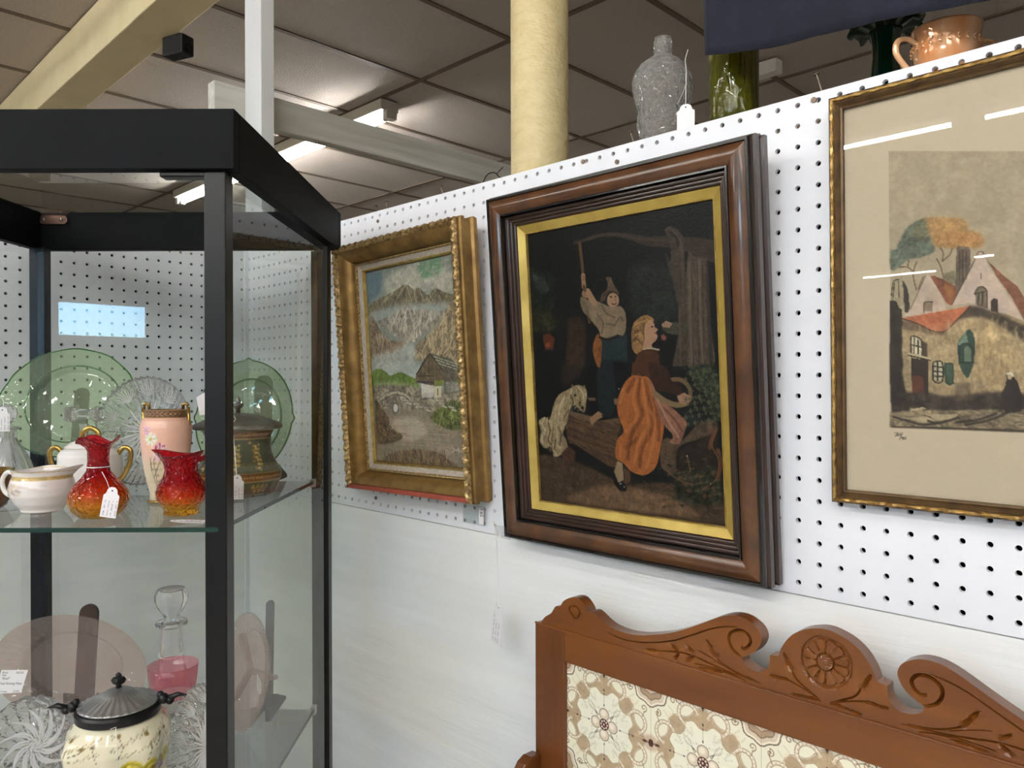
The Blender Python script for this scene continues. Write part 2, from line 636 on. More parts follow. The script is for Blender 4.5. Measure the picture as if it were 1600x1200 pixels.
PITCH = 0.0254
ZTOP, ZBOT = 1.898, 1.2893
def pegboard(name, cols, parent, along):
    """sheet with real round holes; along(a, y, z) maps board coordinates to the wall"""
    R_ = 0.0033; NS = 12; T = 0.006; h = PITCH / 2
    sq = []
    for i in range(NS):
        a = 2 * pi * i / NS + pi / 12 * 0
        c, s_ = cos(a), sin(a)
        k = h / max(abs(c), abs(s_))
        sq.append((c * k, s_ * k, c * R_, s_ * R_))
    # put square corners in by moving the nearest ring points
    v = []; f = []
    zs = [1.88802 - PITCH * j for j in range(24)]
    for a0 in cols:
        for z0 in zs:
            n = len(v)
            for (ox, oz, ix, iz) in sq:
                v.append((a0 + ox, 0, z0 + oz))
            for (ox, oz, ix, iz) in sq:
                v.append((a0 + ix, 0, z0 + iz))
            for (ox, oz, ix, iz) in sq:
                v.append((a0 + ix, T, z0 + iz))
            cor = []
            for (cx_, cz_) in ((h, h), (-h, h), (-h, -h), (h, -h)):
                cor.append(len(v)); v.append((a0 + cx_, 0, z0 + cz_))
            for i in range(NS):
                j = (i + 1) % NS
                f.append((n + i, n + j, n + NS + j, n + NS + i))
                f.append((n + NS + i, n + NS + j, n + 2 * NS + j, n + 2 * NS + i))
            for q, (i, j) in enumerate(((1, 2), (4, 5), (7, 8), (10, 11))):
                f.append((n + i, cor[q], n + j))
    g = G(); g.v = v; g.f = f
    aL, aR = cols[0] - h, cols[-1] + h
    zt, zb = zs[0] + h, zs[-1] - h
    e = 0.004
    def strip(a, b, z0, z1):
        g.add([(a, 0, z0), (b, 0, z0), (b, 0, z1), (a, 0, z1)], [(0, 1, 2, 3)])
    strip(aL, aR, ZBOT, zb)
    g.add([(aL, 0, ZTOP), (aR, 0, ZTOP), (aR, T, ZTOP), (aL, T, ZTOP)], [(0, 1, 2, 3)])
    g.add([(aL, 0, ZBOT), (aR, 0, ZBOT), (aR, T, ZBOT), (aL, T, ZBOT)], [(3, 2, 1, 0)])
    g.add([(aL, 0, ZBOT), (aL, T, ZBOT), (aL, T, ZTOP), (aL, 0, ZTOP)], [(0, 1, 2, 3)])
    # the top edge is cut just above the first row of holes
    g.v = [(x, y, min(z, ZTOP)) for x, y, z in g.v]
    g.v = [along(*p) for p in g.v]
    o = g.obj(name, m_peg, parent)
    return o

wr = G().box(-0.09, 2.6, 0.0, 0.012, 0.0, ZBOT - 0.0016).obj('wall_right', m_paint, struct=True)
pegboard('pegboard', [0.44226 + PITCH * k for k in range(-17, 75)], wr, lambda a, y, z: (a, y, z))
G().box(-0.09, 2.6, 0.09, 0.096, 0.0, 1.872).obj('back_panel', m_dark, wr)
G().box(-0.09, 2.6, 0.0065, 0.089, 1.85, 1.886).obj('top_plate', m_stud, wr)
G().box(-0.09, 2.6, 0.0125, 0.089, ZBOT - 0.05, ZBOT - 0.012).obj('cross_rail', m_dark, wr)
for x in (0.05, 0.62, 1.02, 1.84, 2.45):
    G().box(x, x + .038, 0.0125, 0.089, ZBOT, 1.849).obj('stud', m_dark, wr)
wl = G().box(-0.012, 0.0, -2.2, -0.0005, 0.0, ZBOT - 0.0016).obj('wall_left', m_paint, struct=True)
pegboard('pegboard', [0.5233 + PITCH * k for k in range(-20, 40)], wl, lambda a, y, z: (-y, -a, z))
G().box(-0.096, -0.09, -2.2, 0.0, 0.0, 1.872).obj('back_panel', m_dark, wl)
G().box(-0.089, -0.0065, -2.2, -0.001, 1.85, 1.886).obj('top_plate', m_stud, wl)
mesh_tr = G().box(0.0002, 0.006, -0.010, -0.0002, 0.3, ZTOP).obj('trim_1', m_peg, struct=True)

X0, X1, Y0, Y1 = -12.0, 9.0, -13.6, 11.0
G().box(X0, X1, Y0, Y1, -0.05, 0).obj('floor', m_floor, struct=True)
ceil = G().box(X0, X1, Y0, Y1, 3.0, 3.05).obj('ceiling', m_tile, struct=True)
g = G()
k = 0
x = 0.197 - 0.61 * 19
while x < X1:
    g.box(x - .012, x + .012, Y0, Y1, 2.994, 2.9995); x += 0.61
y = 1.384 - 1.2 * 12
while y < Y1:
    g.box(X0, X1, y - .012, y + .012, 2.9935, 2.9992); y += 1.2
g.obj('grid_bars', m_tbar, ceil)
G().box(X0, X0 + .1, Y0, Y1, 0, 3).obj('wall_far_left', m_far, struct=True)
G().box(X1 - .1, X1, Y0, Y1, 0, 3).obj('wall_far_right', m_far, struct=True)
G().box(X0, X1, Y1 - .1, Y1, 0, 3).obj('wall_far', m_far, struct=True)
WX0, WX1, WZ0, WZ1 = 1.2, 4.78, 2.36, 2.985
G().box(X0, WX0, Y0, Y0 + .1, 0, 3).box(WX1, X1, Y0, Y0 + .1, 0, 3).box(WX0, WX1, Y0, Y0 + .1, 0, WZ0).box(WX0, WX1, Y0, Y0 + .1, WZ1, 3).obj('wall_back', m_far, struct=True)
wf = G().box(WX0, WX1, Y0 + .02, Y0 + .08, WZ0, WZ0 + .03).box(WX0, WX1, Y0 + .02, Y0 + .08, WZ1 - .03, WZ1).box(WX0, WX0 + .03, Y0 + .02, Y0 + .08, WZ0 + .03, WZ1 - .03).box(WX1 - .03, WX1, Y0 + .02, Y0 + .08, WZ0 + .03, WZ1 - .03).obj('window_1', mat('white window frame', (225, 225, 222), .5), struct=True)
G().box(WX0 + .03, WX1 - .03, Y0 + .045, Y0 + .05, WZ0 + .03, WZ1 - .03).obj('pane', pane_mat('window glass'), wf)

# steel beam, timber, posts ------------------------------------------------
b = G().box(-9, 1.6, 0.045, 0.195, 2.796, 2.993).obj('steel_beam', m_cream)
bevel(b, .004)
tag(b, 'cream painted box beam running under the ceiling tiles, upper left', 'beam')
m_white_wood = mat('worn white timber', (214, 214, 206), 0.6, rgb2=(176, 174, 162), nscale=40, stretch=(1, .05, 1), bump=0.001, bscale=60)
b = G().box(-0.150, -0.112, -0.035, 10.9, 2.255, 2.344).obj('timber_beam', m_white_wood)
bevel(b, .003)
tag(b, 'worn white painted timber crossing behind the white post', 'beam')
b = G().box(-0.1115, -0.022, 0.0501, 0.088, 1.887, 2.999).obj('timber_post', mat('white gloss timber', (226, 228, 230), 0.4, rgb2=(216, 218, 220), nscale=8, stretch=(1, 1, .1)))
bevel(b, .002)
tag(b, 'white painted post standing on the wall corner behind the black cabinet', 'post')
# textured cream column
def colmod(a, z):
    return 1 + 0.012 * sin(3 * a + z * 9) * 0
g = G().lathe([(0.0685, 0.0), (0.0685, 2.999)], 64)
c_ = mat('stippled cream plaster', (234, 216, 168), 0.5, rgb2=(224, 204, 152), nscale=25, bump=0.006, bscale=45, stretch=(1, 1, 1.6))
b = g.obj('round_column', c_, smooth=True, loc=(0.621, 0.424, 0), auto=40)
tag(b, 'round cream column with stippled paint behind the pegboard', 'column')

# fluorescent fittings -------------------------------------------------------
m_hous = mat('white enamel fitting', (225, 222, 214), .4)
m_tube = emit_mat('lit fluorescent tube', (1.0, 0.985, 0.95), TUBE_STRENGTH)
m_black = mat('black plastic', (18, 18, 20), .45)
m_cap = mat('steel tube cap', (170, 170, 170), .35, metal=.9)
def fixture(x_near, x_far, y, label):
    t = thing('fluorescent_light', label, 'ceiling light', ((x_near + x_far) / 2, y, 3.0), 0, 'ceiling strip lights')
    h = abs(x_far - x_near) / 2
    bevel(G().box(-h, h, -.055, .055, -.062, -.0075).obj('housing', m_hous, t), .003)
    for s in (-1, 1):
        G().box(s * h - .018, s * h + .018, -.03, .03, -.105, -.0625).obj('lamp_holder', m_hous, t)
        G().tube([(s * (h - .0445), 0, -.092), (s * (h - .0185), 0, -.092)], .0135, 12).obj('tube_cap', m_cap, t)
    T = G().tube([(-h + .045, 0, -.092), (h - .045, 0, -.092)], .014, 12).obj('tube', m_tube, t, smooth=False)
    return t
fixture(-1.33, -3.95, 1.43, 'lit ceiling strip light beyond the pegboard, crossing above the black cabinet')
fixture(-1.60, 0.85, -2.6, 'lit ceiling strip light behind the viewer, in line with the cabinet')
fixture(0.95, 3.40, -2.6, 'lit ceiling strip light above the aisle facing the picture wall')
fixture(3.50, 5.95, -2.6, 'unseen ceiling strip light added at the right end of the aisle row')  # added fitting, brings more light in from the right
fixture(3.22, 5.66, -4.1, 'lit ceiling strip light right of the mirrored pair')
fixture(-1.87, 0.62, -4.1, 'lit ceiling strip light mirrored long in the etching glass')
fixture(0.70, 3.14, -4.1, 'lit ceiling strip light mirrored short at the top right of the etching glass')
fixture(-2.95, -1.75, -12.5, 'far lit ceiling strip light mirrored low in the etching glass')
fixture(-0.98, -0.66, -11.1, 'small far lit ceiling strip light, second of the mirrored row')
fixture(-6.0, -3.6, -4.1, 'lit ceiling strip light in the row far left of the aisle')
fixture(1.55, 4.00, -1.7, 'unseen ceiling strip light added over the aisle to brighten the lower left wall')  # added fitting, lifts the wall beside and below the cabinet top
fixture(6.05, 8.50, -4.1, 'unseen ceiling strip light added at the far right end of the second row')  # extra fitting out of view, added to light the wall from the right
fixture(3.6, 6.0, -7.0, 'unseen ceiling strip light added toward the shop window for room fill')  # added out of view to raise the ambient light
fixture(-4.5, -2.1, -7.0, 'unseen ceiling strip light added at the far left back for room fill')  # another unseen fitting added for ambient light

# black box under the beam and white box on the ceiling
b = thing('ceiling_sensor', 'small black box hanging beneath the cream beam', 'sensor', (-0.94, 0.206, 2.76), radians(20))
bevel(G().box(-.05, .05, -.028, .028, -.035, .035).obj('case', m_black, b), .006)
G().tube([(0, 0, .0352), (0, 0, .05)], .012, 12).obj('bracket', m_black, b)
G().tube([(.0502, 0, -.01), (.058, 0, -.012)], .015, 16).obj('lens', mat('dark lens', (8, 8, 10), .1), b)
b = G().box(-.06, .06, -.03, .03, -.06, .0).obj('junction_box', m_hous, loc=(0.255, 2.35, 2.99))
bevel(b, .004)
tag(b, 'small white box on the ceiling beyond the olive bottle', 'box')

# wire loop, nails and screws on the board -----------------------------------
m_nail = mat('rusty nail steel', (120, 104, 90), .5, metal=.7)
def nail(x, ztip, lean, lab, hr=.0032, zb=1.888):
    g = G().tube([(x, .0035, zb), (x + lean, .001, ztip)], .0009, 8)
    o = g.obj('nail', m_nail)
    d = Vector((lean, 0, ztip - zb)).normalized()
    g2 = G().tube([Vector((x + lean, .001, ztip)) + d * .0002, Vector((x + lean, .001, ztip)) + d * .0012], hr, 12)
    h_ = g2.obj('nail_head', m_nail, o)
    tag(o, lab, 'nail', 'nails along the top of the board')
nail(.560, 1.909, -.004, 'leftmost short nail standing on the board top above the mountain painting')
nail(.593, 1.913, -.004, 'second short nail standing on the board top above the mountain painting')
nail(.766, 1.912, -.007, 'bent nail standing on the board top left of the cream column')
nail(1.191, 1.913, -.007, 'nail leaning beside the foot of the clear glass bottle')
nail(1.464, 1.919, -.008, 'rusty nail leaning left between olive bottle and green vase')
for (x, z, lab) in ((1.097, 1.888, 'screw in the top hole row left of centre above the dark painting'), (1.161, 1.8745, 'rusty screw just above the dark painting frame'), (1.4535, 1.889, 'screw beside the top corner of the etching frame'), (.564, 1.877, 'grey wall plug above the mountain painting'), (.554, 1.3155, 'brown plug below the mountain painting')):
    g = G().tube([(x, -.0004, z), (x, -.0022, z)], .0034, 12)
    o = g.obj('screw', m_nail)
    tag(o, lab, 'screw', 'screws in the pegboard')
w_ = smooth_line([(.842, .02, 1.8865), (.838, .03, 1.905), (.852, .03, 1.921), (.870, .03, 1.9215), (.882, .03, 1.912), (.893, .03, 1.9035), (.905, .03, 1.890)], 5)
g = G().tube(w_, .0011, 6)
g.tube([(.876, .03, 1.918), (.894, .028, 1.926)], .0009, 6)
tag(g.obj('wire_loop', mat('black wire', (30, 28, 26), .5)), 'black wire loop curling over the top of the board', 'wire')

# ================================================================== PICTURES
# hand drawn picture designs: kind|points (thousandths of the sheet)|colour|softness|texture|opacity|width
ART_A="""p|214,73 451,15 667,16 998,91 987,180 651,136 321,140|176,172,156|9|0.3|1|0
p|604,10 853,-3 884,72 657,90|108,146,112|8|0.2|1|0
s130_34_150_40_0.14|59,-20 605,1 1006,30 987,180 318,160|178,172,156|1|0|0.35|9
p|-5,-6 222,14 160,119 -7,178|92,114,122|6|0.2|1|0
p|17,179 156,148 323,126 473,99 566,134 614,126 709,169 794,145 891,171 1001,194 996,234 784,229 576,221 357,211 121,226 4,270|104,94,72|1|0.7|1|0
l|472,101 363,163|165,158,130|1|0|0.7|9
l|483,106 527,184|165,158,130|1|0|0.7|9
l|614,130 665,194|165,158,130|1|0|0.7|9
l|794,149 728,189|165,158,130|1|0|0.7|9
l|322,129 200,171|165,158,130|1|0|0.7|9
l|566,137 579,197|165,158,130|1|0|0.7|9
l|459,122 428,187|62,54,40|1|0|0.6|7
l|614,130 593,189|62,54,40|1|0|0.6|7
l|719,171 746,208|62,54,40|1|0|0.6|7
l|814,153 868,198|62,54,40|1|0|0.6|7
l|275,137 244,194|62,54,40|1|0|0.6|7
s170_22_110_40_0.45|19,251 30,180 156,148 323,126 473,99 566,134 614,126 709,169 794,145 995,194 990,234 576,221|128,116,88|1|0|0.7|4
p|-1,219 359,197 997,225 989,288 568,282 14,291|152,158,152|8|0.15|0.85|0
p|115,266 259,249 378,222 486,210 553,233 638,234 781,252 860,262 773,312 644,352 510,394 337,357 204,311|146,136,120|2|0.7|1|0
l|486,212 402,292|205,200,190|1|0|0.6|10
l|494,220 542,318|205,200,190|1|0|0.6|10
l|638,239 586,311|205,200,190|1|0|0.6|10
l|377,227 301,286|205,200,190|1|0|0.6|10
l|740,254 670,316|205,200,190|1|0|0.6|10
l|443,236 454,324|205,200,190|1|0|0.6|10
l|521,231 568,282|98,84,70|1|0|0.6|8
l|668,250 628,314|98,84,70|1|0|0.6|8
l|409,244 377,310|98,84,70|1|0|0.6|8
s190_24_105_35_0.35|162,269 378,222 486,210 638,234 860,262 644,352 510,394 338,347|176,166,150|1|0|0.7|4
p|22,236 80,254 133,307 175,350 289,374 445,391 390,467 271,502 20,506 17,353|128,108,86|2|0.8|1|0
p|999,212 923,230 859,271 792,322 684,363 575,396 460,440 411,477 606,483 752,478 1003,522 1029,308|140,124,96|2|0.9|1|0
l|922,238 851,334|200,184,150|1|0|0.55|9
l|961,241 928,348|200,184,150|1|0|0.55|9
l|855,298 764,386|200,184,150|1|0|0.55|9
l|726,365 612,436|200,184,150|1|0|0.55|9
l|871,336 820,425|200,184,150|1|0|0.55|9
l|88,285 99,376|200,184,150|1|0|0.55|9
l|174,359 139,438|200,184,150|1|0|0.55|9
l|969,332 947,430|200,184,150|1|0|0.55|9
l|940,249 891,327|80,64,46|1|0|0.6|9
l|832,324 762,404|80,64,46|1|0|0.6|9
l|661,381 590,444|80,64,46|1|0|0.6|9
l|55,263 69,335|80,64,46|1|0|0.6|9
l|241,382 253,462|80,64,46|1|0|0.6|9
l|963,376 933,466|80,64,46|1|0|0.6|9
s170_24_80_40_0.5|26,241 133,307 289,374 445,391 390,467 21,496|140,116,90|1|0|0.7|4
s330_26_115_35_0.5|998,217 859,271 684,363 460,440 411,472 752,478 1003,522|152,132,100|1|0|0.75|4
p|15,455 282,424 467,392 548,433 538,509 793,479 1002,531 995,594 9,577|172,176,170|10|0.2|0.8|0
p|17,526 116,513 196,540 241,551 347,536 445,555 540,581 534,624 301,622 16,613|92,112,44|2|0.4|1|0
p|16,583 306,582 537,600 533,629 15,624|150,158,120|5|0|0.6|0
s90_18_80_40_0.4|17,526 116,513 241,551 347,536 540,581 535,615 17,608|104,124,52|1|0|0.6|4
p|17,606 525,613 626,654 1018,639 1026,810 715,776 331,730 144,741 38,721|122,112,96|2|0.9|1|0
l|93,675 180,650 287,639 387,650 451,674|175,165,142|0.6|0|1|11
l|104,685 190,664 285,653 375,662 432,682|70,58,46|0.6|0|1|5
s240_20_10_60_0.5|29,613 524,619 625,663 1016,657 1023,756 333,721 97,731|134,122,104|1|0|0.7|4
p|58,751 333,723 677,744 713,786 996,819 1002,1009 8,1019|132,118,100|2|0.25|1|0
p|232,786 417,760 566,787 600,854 355,888 224,841|184,168,146|9|0|0.75|0
l|323,790 853,801|176,164,148|1|0|0.4|4
l|320,814 850,824|176,164,148|1|0|0.4|4
l|317,839 847,847|176,164,148|1|0|0.4|4
l|313,869 844,875|176,164,148|1|0|0.4|4
l|308,904 840,908|176,164,148|1|0|0.4|4
l|303,939 836,940|176,164,148|1|0|0.4|4
s220_50_3_8_0.22|69,762 677,749 1006,819 1003,1000 21,1008|140,126,106|1|0|0.5|4
p|27,680 121,731 186,776 180,821 326,854 299,884 48,910 16,824|88,70,46|2|1|1|0
p|665,758 784,711 887,683 1010,702 1027,801 870,823 713,791|84,90,44|2|1.1|1|0
s150_12_60_80_0.6|30,690 186,781 314,859 48,910|104,84,54|1|0|0.8|4
s200_12_80_60_0.6|677,749 887,683 1010,702 1017,801 713,791|96,104,54|1|0|0.8|4
l|678,741 693,720|176,170,100|0.6|0|0.8|4
l|748,790 762,770|60,64,34|0.6|0|0.8|4
l|828,746 842,726|120,124,56|0.6|0|0.8|4
l|895,794 909,774|176,170,100|0.6|0|0.8|4
l|972,751 986,731|60,64,34|0.6|0|0.8|4
l|701,802 716,781|120,124,56|0.6|0|0.8|4
l|782,757 797,737|176,170,100|0.6|0|0.8|4
l|850,806 865,785|60,64,34|0.6|0|0.8|4
l|928,762 942,742|120,124,56|0.6|0|0.8|4
l|994,809 1007,789|176,170,100|0.6|0|0.8|4
l|736,769 751,748|60,64,34|0.6|0|0.8|4
l|805,817 820,797|120,124,56|0.6|0|0.8|4
l|884,773 898,753|176,170,100|0.6|0|0.8|4
l|950,821 964,801|60,64,34|0.6|0|0.8|4
l|689,780 704,760|120,124,56|0.6|0|0.8|4
l|759,829 774,809|176,170,100|0.6|0|0.8|4
l|839,785 853,764|60,64,34|0.6|0|0.8|4
l|917,741 931,721|120,124,56|0.6|0|0.8|4
l|983,789 997,769|176,170,100|0.6|0|0.8|4
l|724,747 739,727|60,64,34|0.6|0|0.8|4
l|794,796 808,776|120,124,56|0.6|0|0.8|4
l|873,752 887,732|176,170,100|0.6|0|0.8|4
l|939,800 953,780|60,64,34|0.6|0|0.8|4
l|678,759 693,738|120,124,56|0.6|0|0.8|4
l|748,808 762,787|176,170,100|0.6|0|0.8|4
l|828,764 842,743|60,64,34|0.6|0|0.8|4
l|345,662 394,669|206,198,184|0.7|0|0.75|7
l|477,690 524,697|92,78,66|0.7|0|0.75|7
l|605,718 651,725|170,158,140|0.7|0|0.75|7
l|737,680 781,687|206,198,184|0.7|0|0.75|7
l|856,707 899,714|92,78,66|0.7|0|0.75|7
l|356,667 404,674|170,158,140|0.7|0|0.75|7
l|488,695 535,702|206,198,184|0.7|0|0.75|7
l|615,723 661,730|92,78,66|0.7|0|0.75|7
l|747,685 790,691|170,158,140|0.7|0|0.75|7
l|866,712 908,718|206,198,184|0.7|0|0.75|7
l|367,671 415,679|92,78,66|0.7|0|0.75|7
l|498,700 545,707|170,158,140|0.7|0|0.75|7
l|625,728 670,734|206,198,184|0.7|0|0.75|7
l|756,689 800,696|92,78,66|0.7|0|0.75|7
l|875,716 917,723|170,158,140|0.7|0|0.75|7
l|377,676 425,683|206,198,184|0.7|0|0.75|7
l|508,705 555,712|92,78,66|0.7|0|0.75|7
l|644,666 689,673|170,158,140|0.7|0|0.75|7
l|766,694 809,701|206,198,184|0.7|0|0.75|7
l|884,721 927,727|92,78,66|0.7|0|0.75|7
l|388,681 436,688|170,158,140|0.7|0|0.75|7
l|518,710 565,717|206,198,184|0.7|0|0.75|7
l|653,671 698,678|92,78,66|0.7|0|0.75|7
l|775,699 819,705|170,158,140|0.7|0|0.75|7
l|894,726 936,732|206,198,184|0.7|0|0.75|7
l|398,686 446,693|92,78,66|0.7|0|0.75|7
l|529,715 575,721|170,158,140|0.7|0|0.75|7
l|663,676 708,683|206,198,184|0.7|0|0.75|7
l|785,703 828,710|92,78,66|0.7|0|0.75|7
l|911,666 952,673|170,158,140|0.7|0|0.75|7
l|409,691 457,698|206,198,184|0.7|0|0.75|7
l|539,719 585,726|92,78,66|0.7|0|0.75|7
l|673,681 718,687|170,158,140|0.7|0|0.75|7
l|794,708 838,715|206,198,184|0.7|0|0.75|7
p|81,1016 136,969 326,938 527,927 736,936 832,970 906,1008 472,1016|86,70,50|4|0.9|1|0
l|69,1017 55,982|188,176,140|0.5|0|0.8|3
l|183,1006 203,946|66,50,34|0.5|0|0.8|3
l|292,1007 298,957|140,124,90|0.5|0|0.8|3
l|399,996 392,967|188,176,140|0.5|0|0.8|3
l|503,997 528,933|66,50,34|0.5|0|0.8|3
l|605,986 616,944|140,124,90|0.5|0|0.8|3
l|702,987 702,954|188,176,140|0.5|0|0.8|3
l|798,989 792,923|66,50,34|0.5|0|0.8|3
l|73,1009 94,957|140,124,90|0.5|0|0.8|3
l|185,1010 193,968|188,176,140|0.5|0|0.8|3
l|295,998 295,934|66,50,34|0.5|0|0.8|3
l|401,1000 428,944|140,124,90|0.5|0|0.8|3
l|504,1001 519,955|188,176,140|0.5|0|0.8|3
l|606,990 613,922|66,50,34|0.5|0|0.8|3
l|704,991 699,933|140,124,90|0.5|0|0.8|3
l|801,981 820,942|188,176,140|0.5|0|0.8|3
l|74,1013 84,980|66,50,34|0.5|0|0.8|3
l|188,1001 189,945|140,124,90|0.5|0|0.8|3
l|297,1002 285,956|188,176,140|0.5|0|0.8|3
l|403,1003 419,966|66,50,34|0.5|0|0.8|3
l|507,993 515,933|140,124,90|0.5|0|0.8|3
l|608,994 604,943|188,176,140|0.5|0|0.8|3
l|707,984 727,953|66,50,34|0.5|0|0.8|3
l|802,985 816,921|140,124,90|0.5|0|0.8|3
l|76,1017 80,956|188,176,140|0.5|0|0.8|3
l|190,1005 179,967|66,50,34|0.5|0|0.8|3
l|299,1006 322,932|140,124,90|0.5|0|0.8|3
l|406,995 415,943|188,176,140|0.5|0|0.8|3
l|509,997 506,954|66,50,34|0.5|0|0.8|3
l|611,986 638,920|140,124,90|0.5|0|0.8|3
l|709,987 724,931|188,176,140|0.5|0|0.8|3
l|804,988 808,942|66,50,34|0.5|0|0.8|3
l|80,1008 69,979|140,124,90|0.5|0|0.8|3
l|192,1009 217,943|188,176,140|0.5|0|0.8|3
l|302,998 313,954|66,50,34|0.5|0|0.8|3
l|408,999 406,965|140,124,90|0.5|0|0.8|3
l|511,1000 502,932|188,176,140|0.5|0|0.8|3
l|613,990 629,942|66,50,34|0.5|0|0.8|3
l|710,991 715,952|140,124,90|0.5|0|0.8|3
l|807,981 804,921|188,176,140|0.5|0|0.8|3
l|82,1012 109,954|66,50,34|0.5|0|0.8|3
l|195,1001 207,966|140,124,90|0.5|0|0.8|3
l|304,1002 309,932|188,176,140|0.5|0|0.8|3
l|409,1003 402,943|66,50,34|0.5|0|0.8|3
l|514,992 532,952|140,124,90|0.5|0|0.8|3
l|614,994 620,963|188,176,140|0.5|0|0.8|3
l|713,983 712,931|66,50,34|0.5|0|0.8|3
l|808,985 832,940|140,124,90|0.5|0|0.8|3
l|84,1016 99,977|188,176,140|0.5|0|0.8|3
l|197,1005 203,943|66,50,34|0.5|0|0.8|3
l|306,1006 299,954|140,124,90|0.5|0|0.8|3
l|413,995 433,963|188,176,140|0.5|0|0.8|3
l|516,996 529,930|66,50,34|0.5|0|0.8|3
l|617,986 617,941|140,124,90|0.5|0|0.8|3
s220_34_80_25_0.6|81,1016 136,969 526,930 832,970 907,1004|112,92,62|1|0|0.7|3
p|581,592 721,594 712,664 582,668|196,190,180|1|0.3|1|0
p|825,540 1004,547 1008,643 821,655|92,84,70|1|0.6|1|0
p|843,591 995,594 999,639 843,642|150,146,138|3|0.5|0.7|0
p|539,550 694,454 829,543 823,591 736,610 545,588|98,82,60|1|0.5|1|0
l|586,558 591,516|52,42,32|0.4|0|0.8|3
l|628,559 636,498|52,42,32|0.4|0|0.8|3
l|670,560 680,480|52,42,32|0.4|0|0.8|3
l|711,561 720,491|52,42,32|0.4|0|0.8|3
l|752,562 758,511|52,42,32|0.4|0|0.8|3
l|792,563 796,530|52,42,32|0.4|0|0.8|3
l|545,559 721,563|60,48,40|0.5|0|1|5
l|541,588 717,595|58,46,60|0.8|0|1|9
l|533,552 694,452|30,26,22|0.5|0|1|6
p|694,451 829,543 1004,545 912,483 794,468|84,84,66|1|0.5|1|0
l|737,468 777,476|190,186,168|0.5|0|0.8|4
l|754,485 793,492|190,186,168|0.5|0|0.8|4
l|770,501 809,508|190,186,168|0.5|0|0.8|4
l|791,478 830,486|190,186,168|0.5|0|0.8|4
l|807,494 846,502|190,186,168|0.5|0|0.8|4
l|823,511 862,518|190,186,168|0.5|0|0.8|4
l|844,488 882,496|190,186,168|0.5|0|0.8|4
l|860,504 898,512|190,186,168|0.5|0|0.8|4
l|876,520 914,528|190,186,168|0.5|0|0.8|4
l|896,498 934,506|190,186,168|0.5|0|0.8|4
l|912,514 950,521|190,186,168|0.5|0|0.8|4
l|927,530 965,537|190,186,168|0.5|0|0.8|4
l|947,508 985,515|190,186,168|0.5|0|0.8|4
l|963,524 1000,531|190,186,168|0.5|0|0.8|4
l|694,451 829,543|34,30,24|0.5|0|1|5
p|803,461 831,464 829,482 801,480|88,74,58|0.5|0|1|0
p|729,586 836,584 809,611 732,610|112,122,48|1|0.5|1|0
p|719,613 800,614 790,666 716,668|192,182,150|1|0|1|0
p|934,587 1007,585 1005,599 946,598|104,114,46|1|0|1|0
l|758,627 755,655|90,70,50|0.5|0|1|7
e|269,719 308,719 265,747|74,66,60|0.5|0|1|0
e|271,719 299,719 268,741|196,194,190|0.8|0|1|0
l|879,906 897,920 869,928|214,206,190|0.3|0|0.9|3
l|908,914 920,923 929,912|214,206,190|0.3|0|0.9|3
l|938,907 937,928 952,918|214,206,190|0.3|0|0.9|3
l|963,918 974,925 990,915 997,924|214,206,190|0.3|0|0.9|3"""
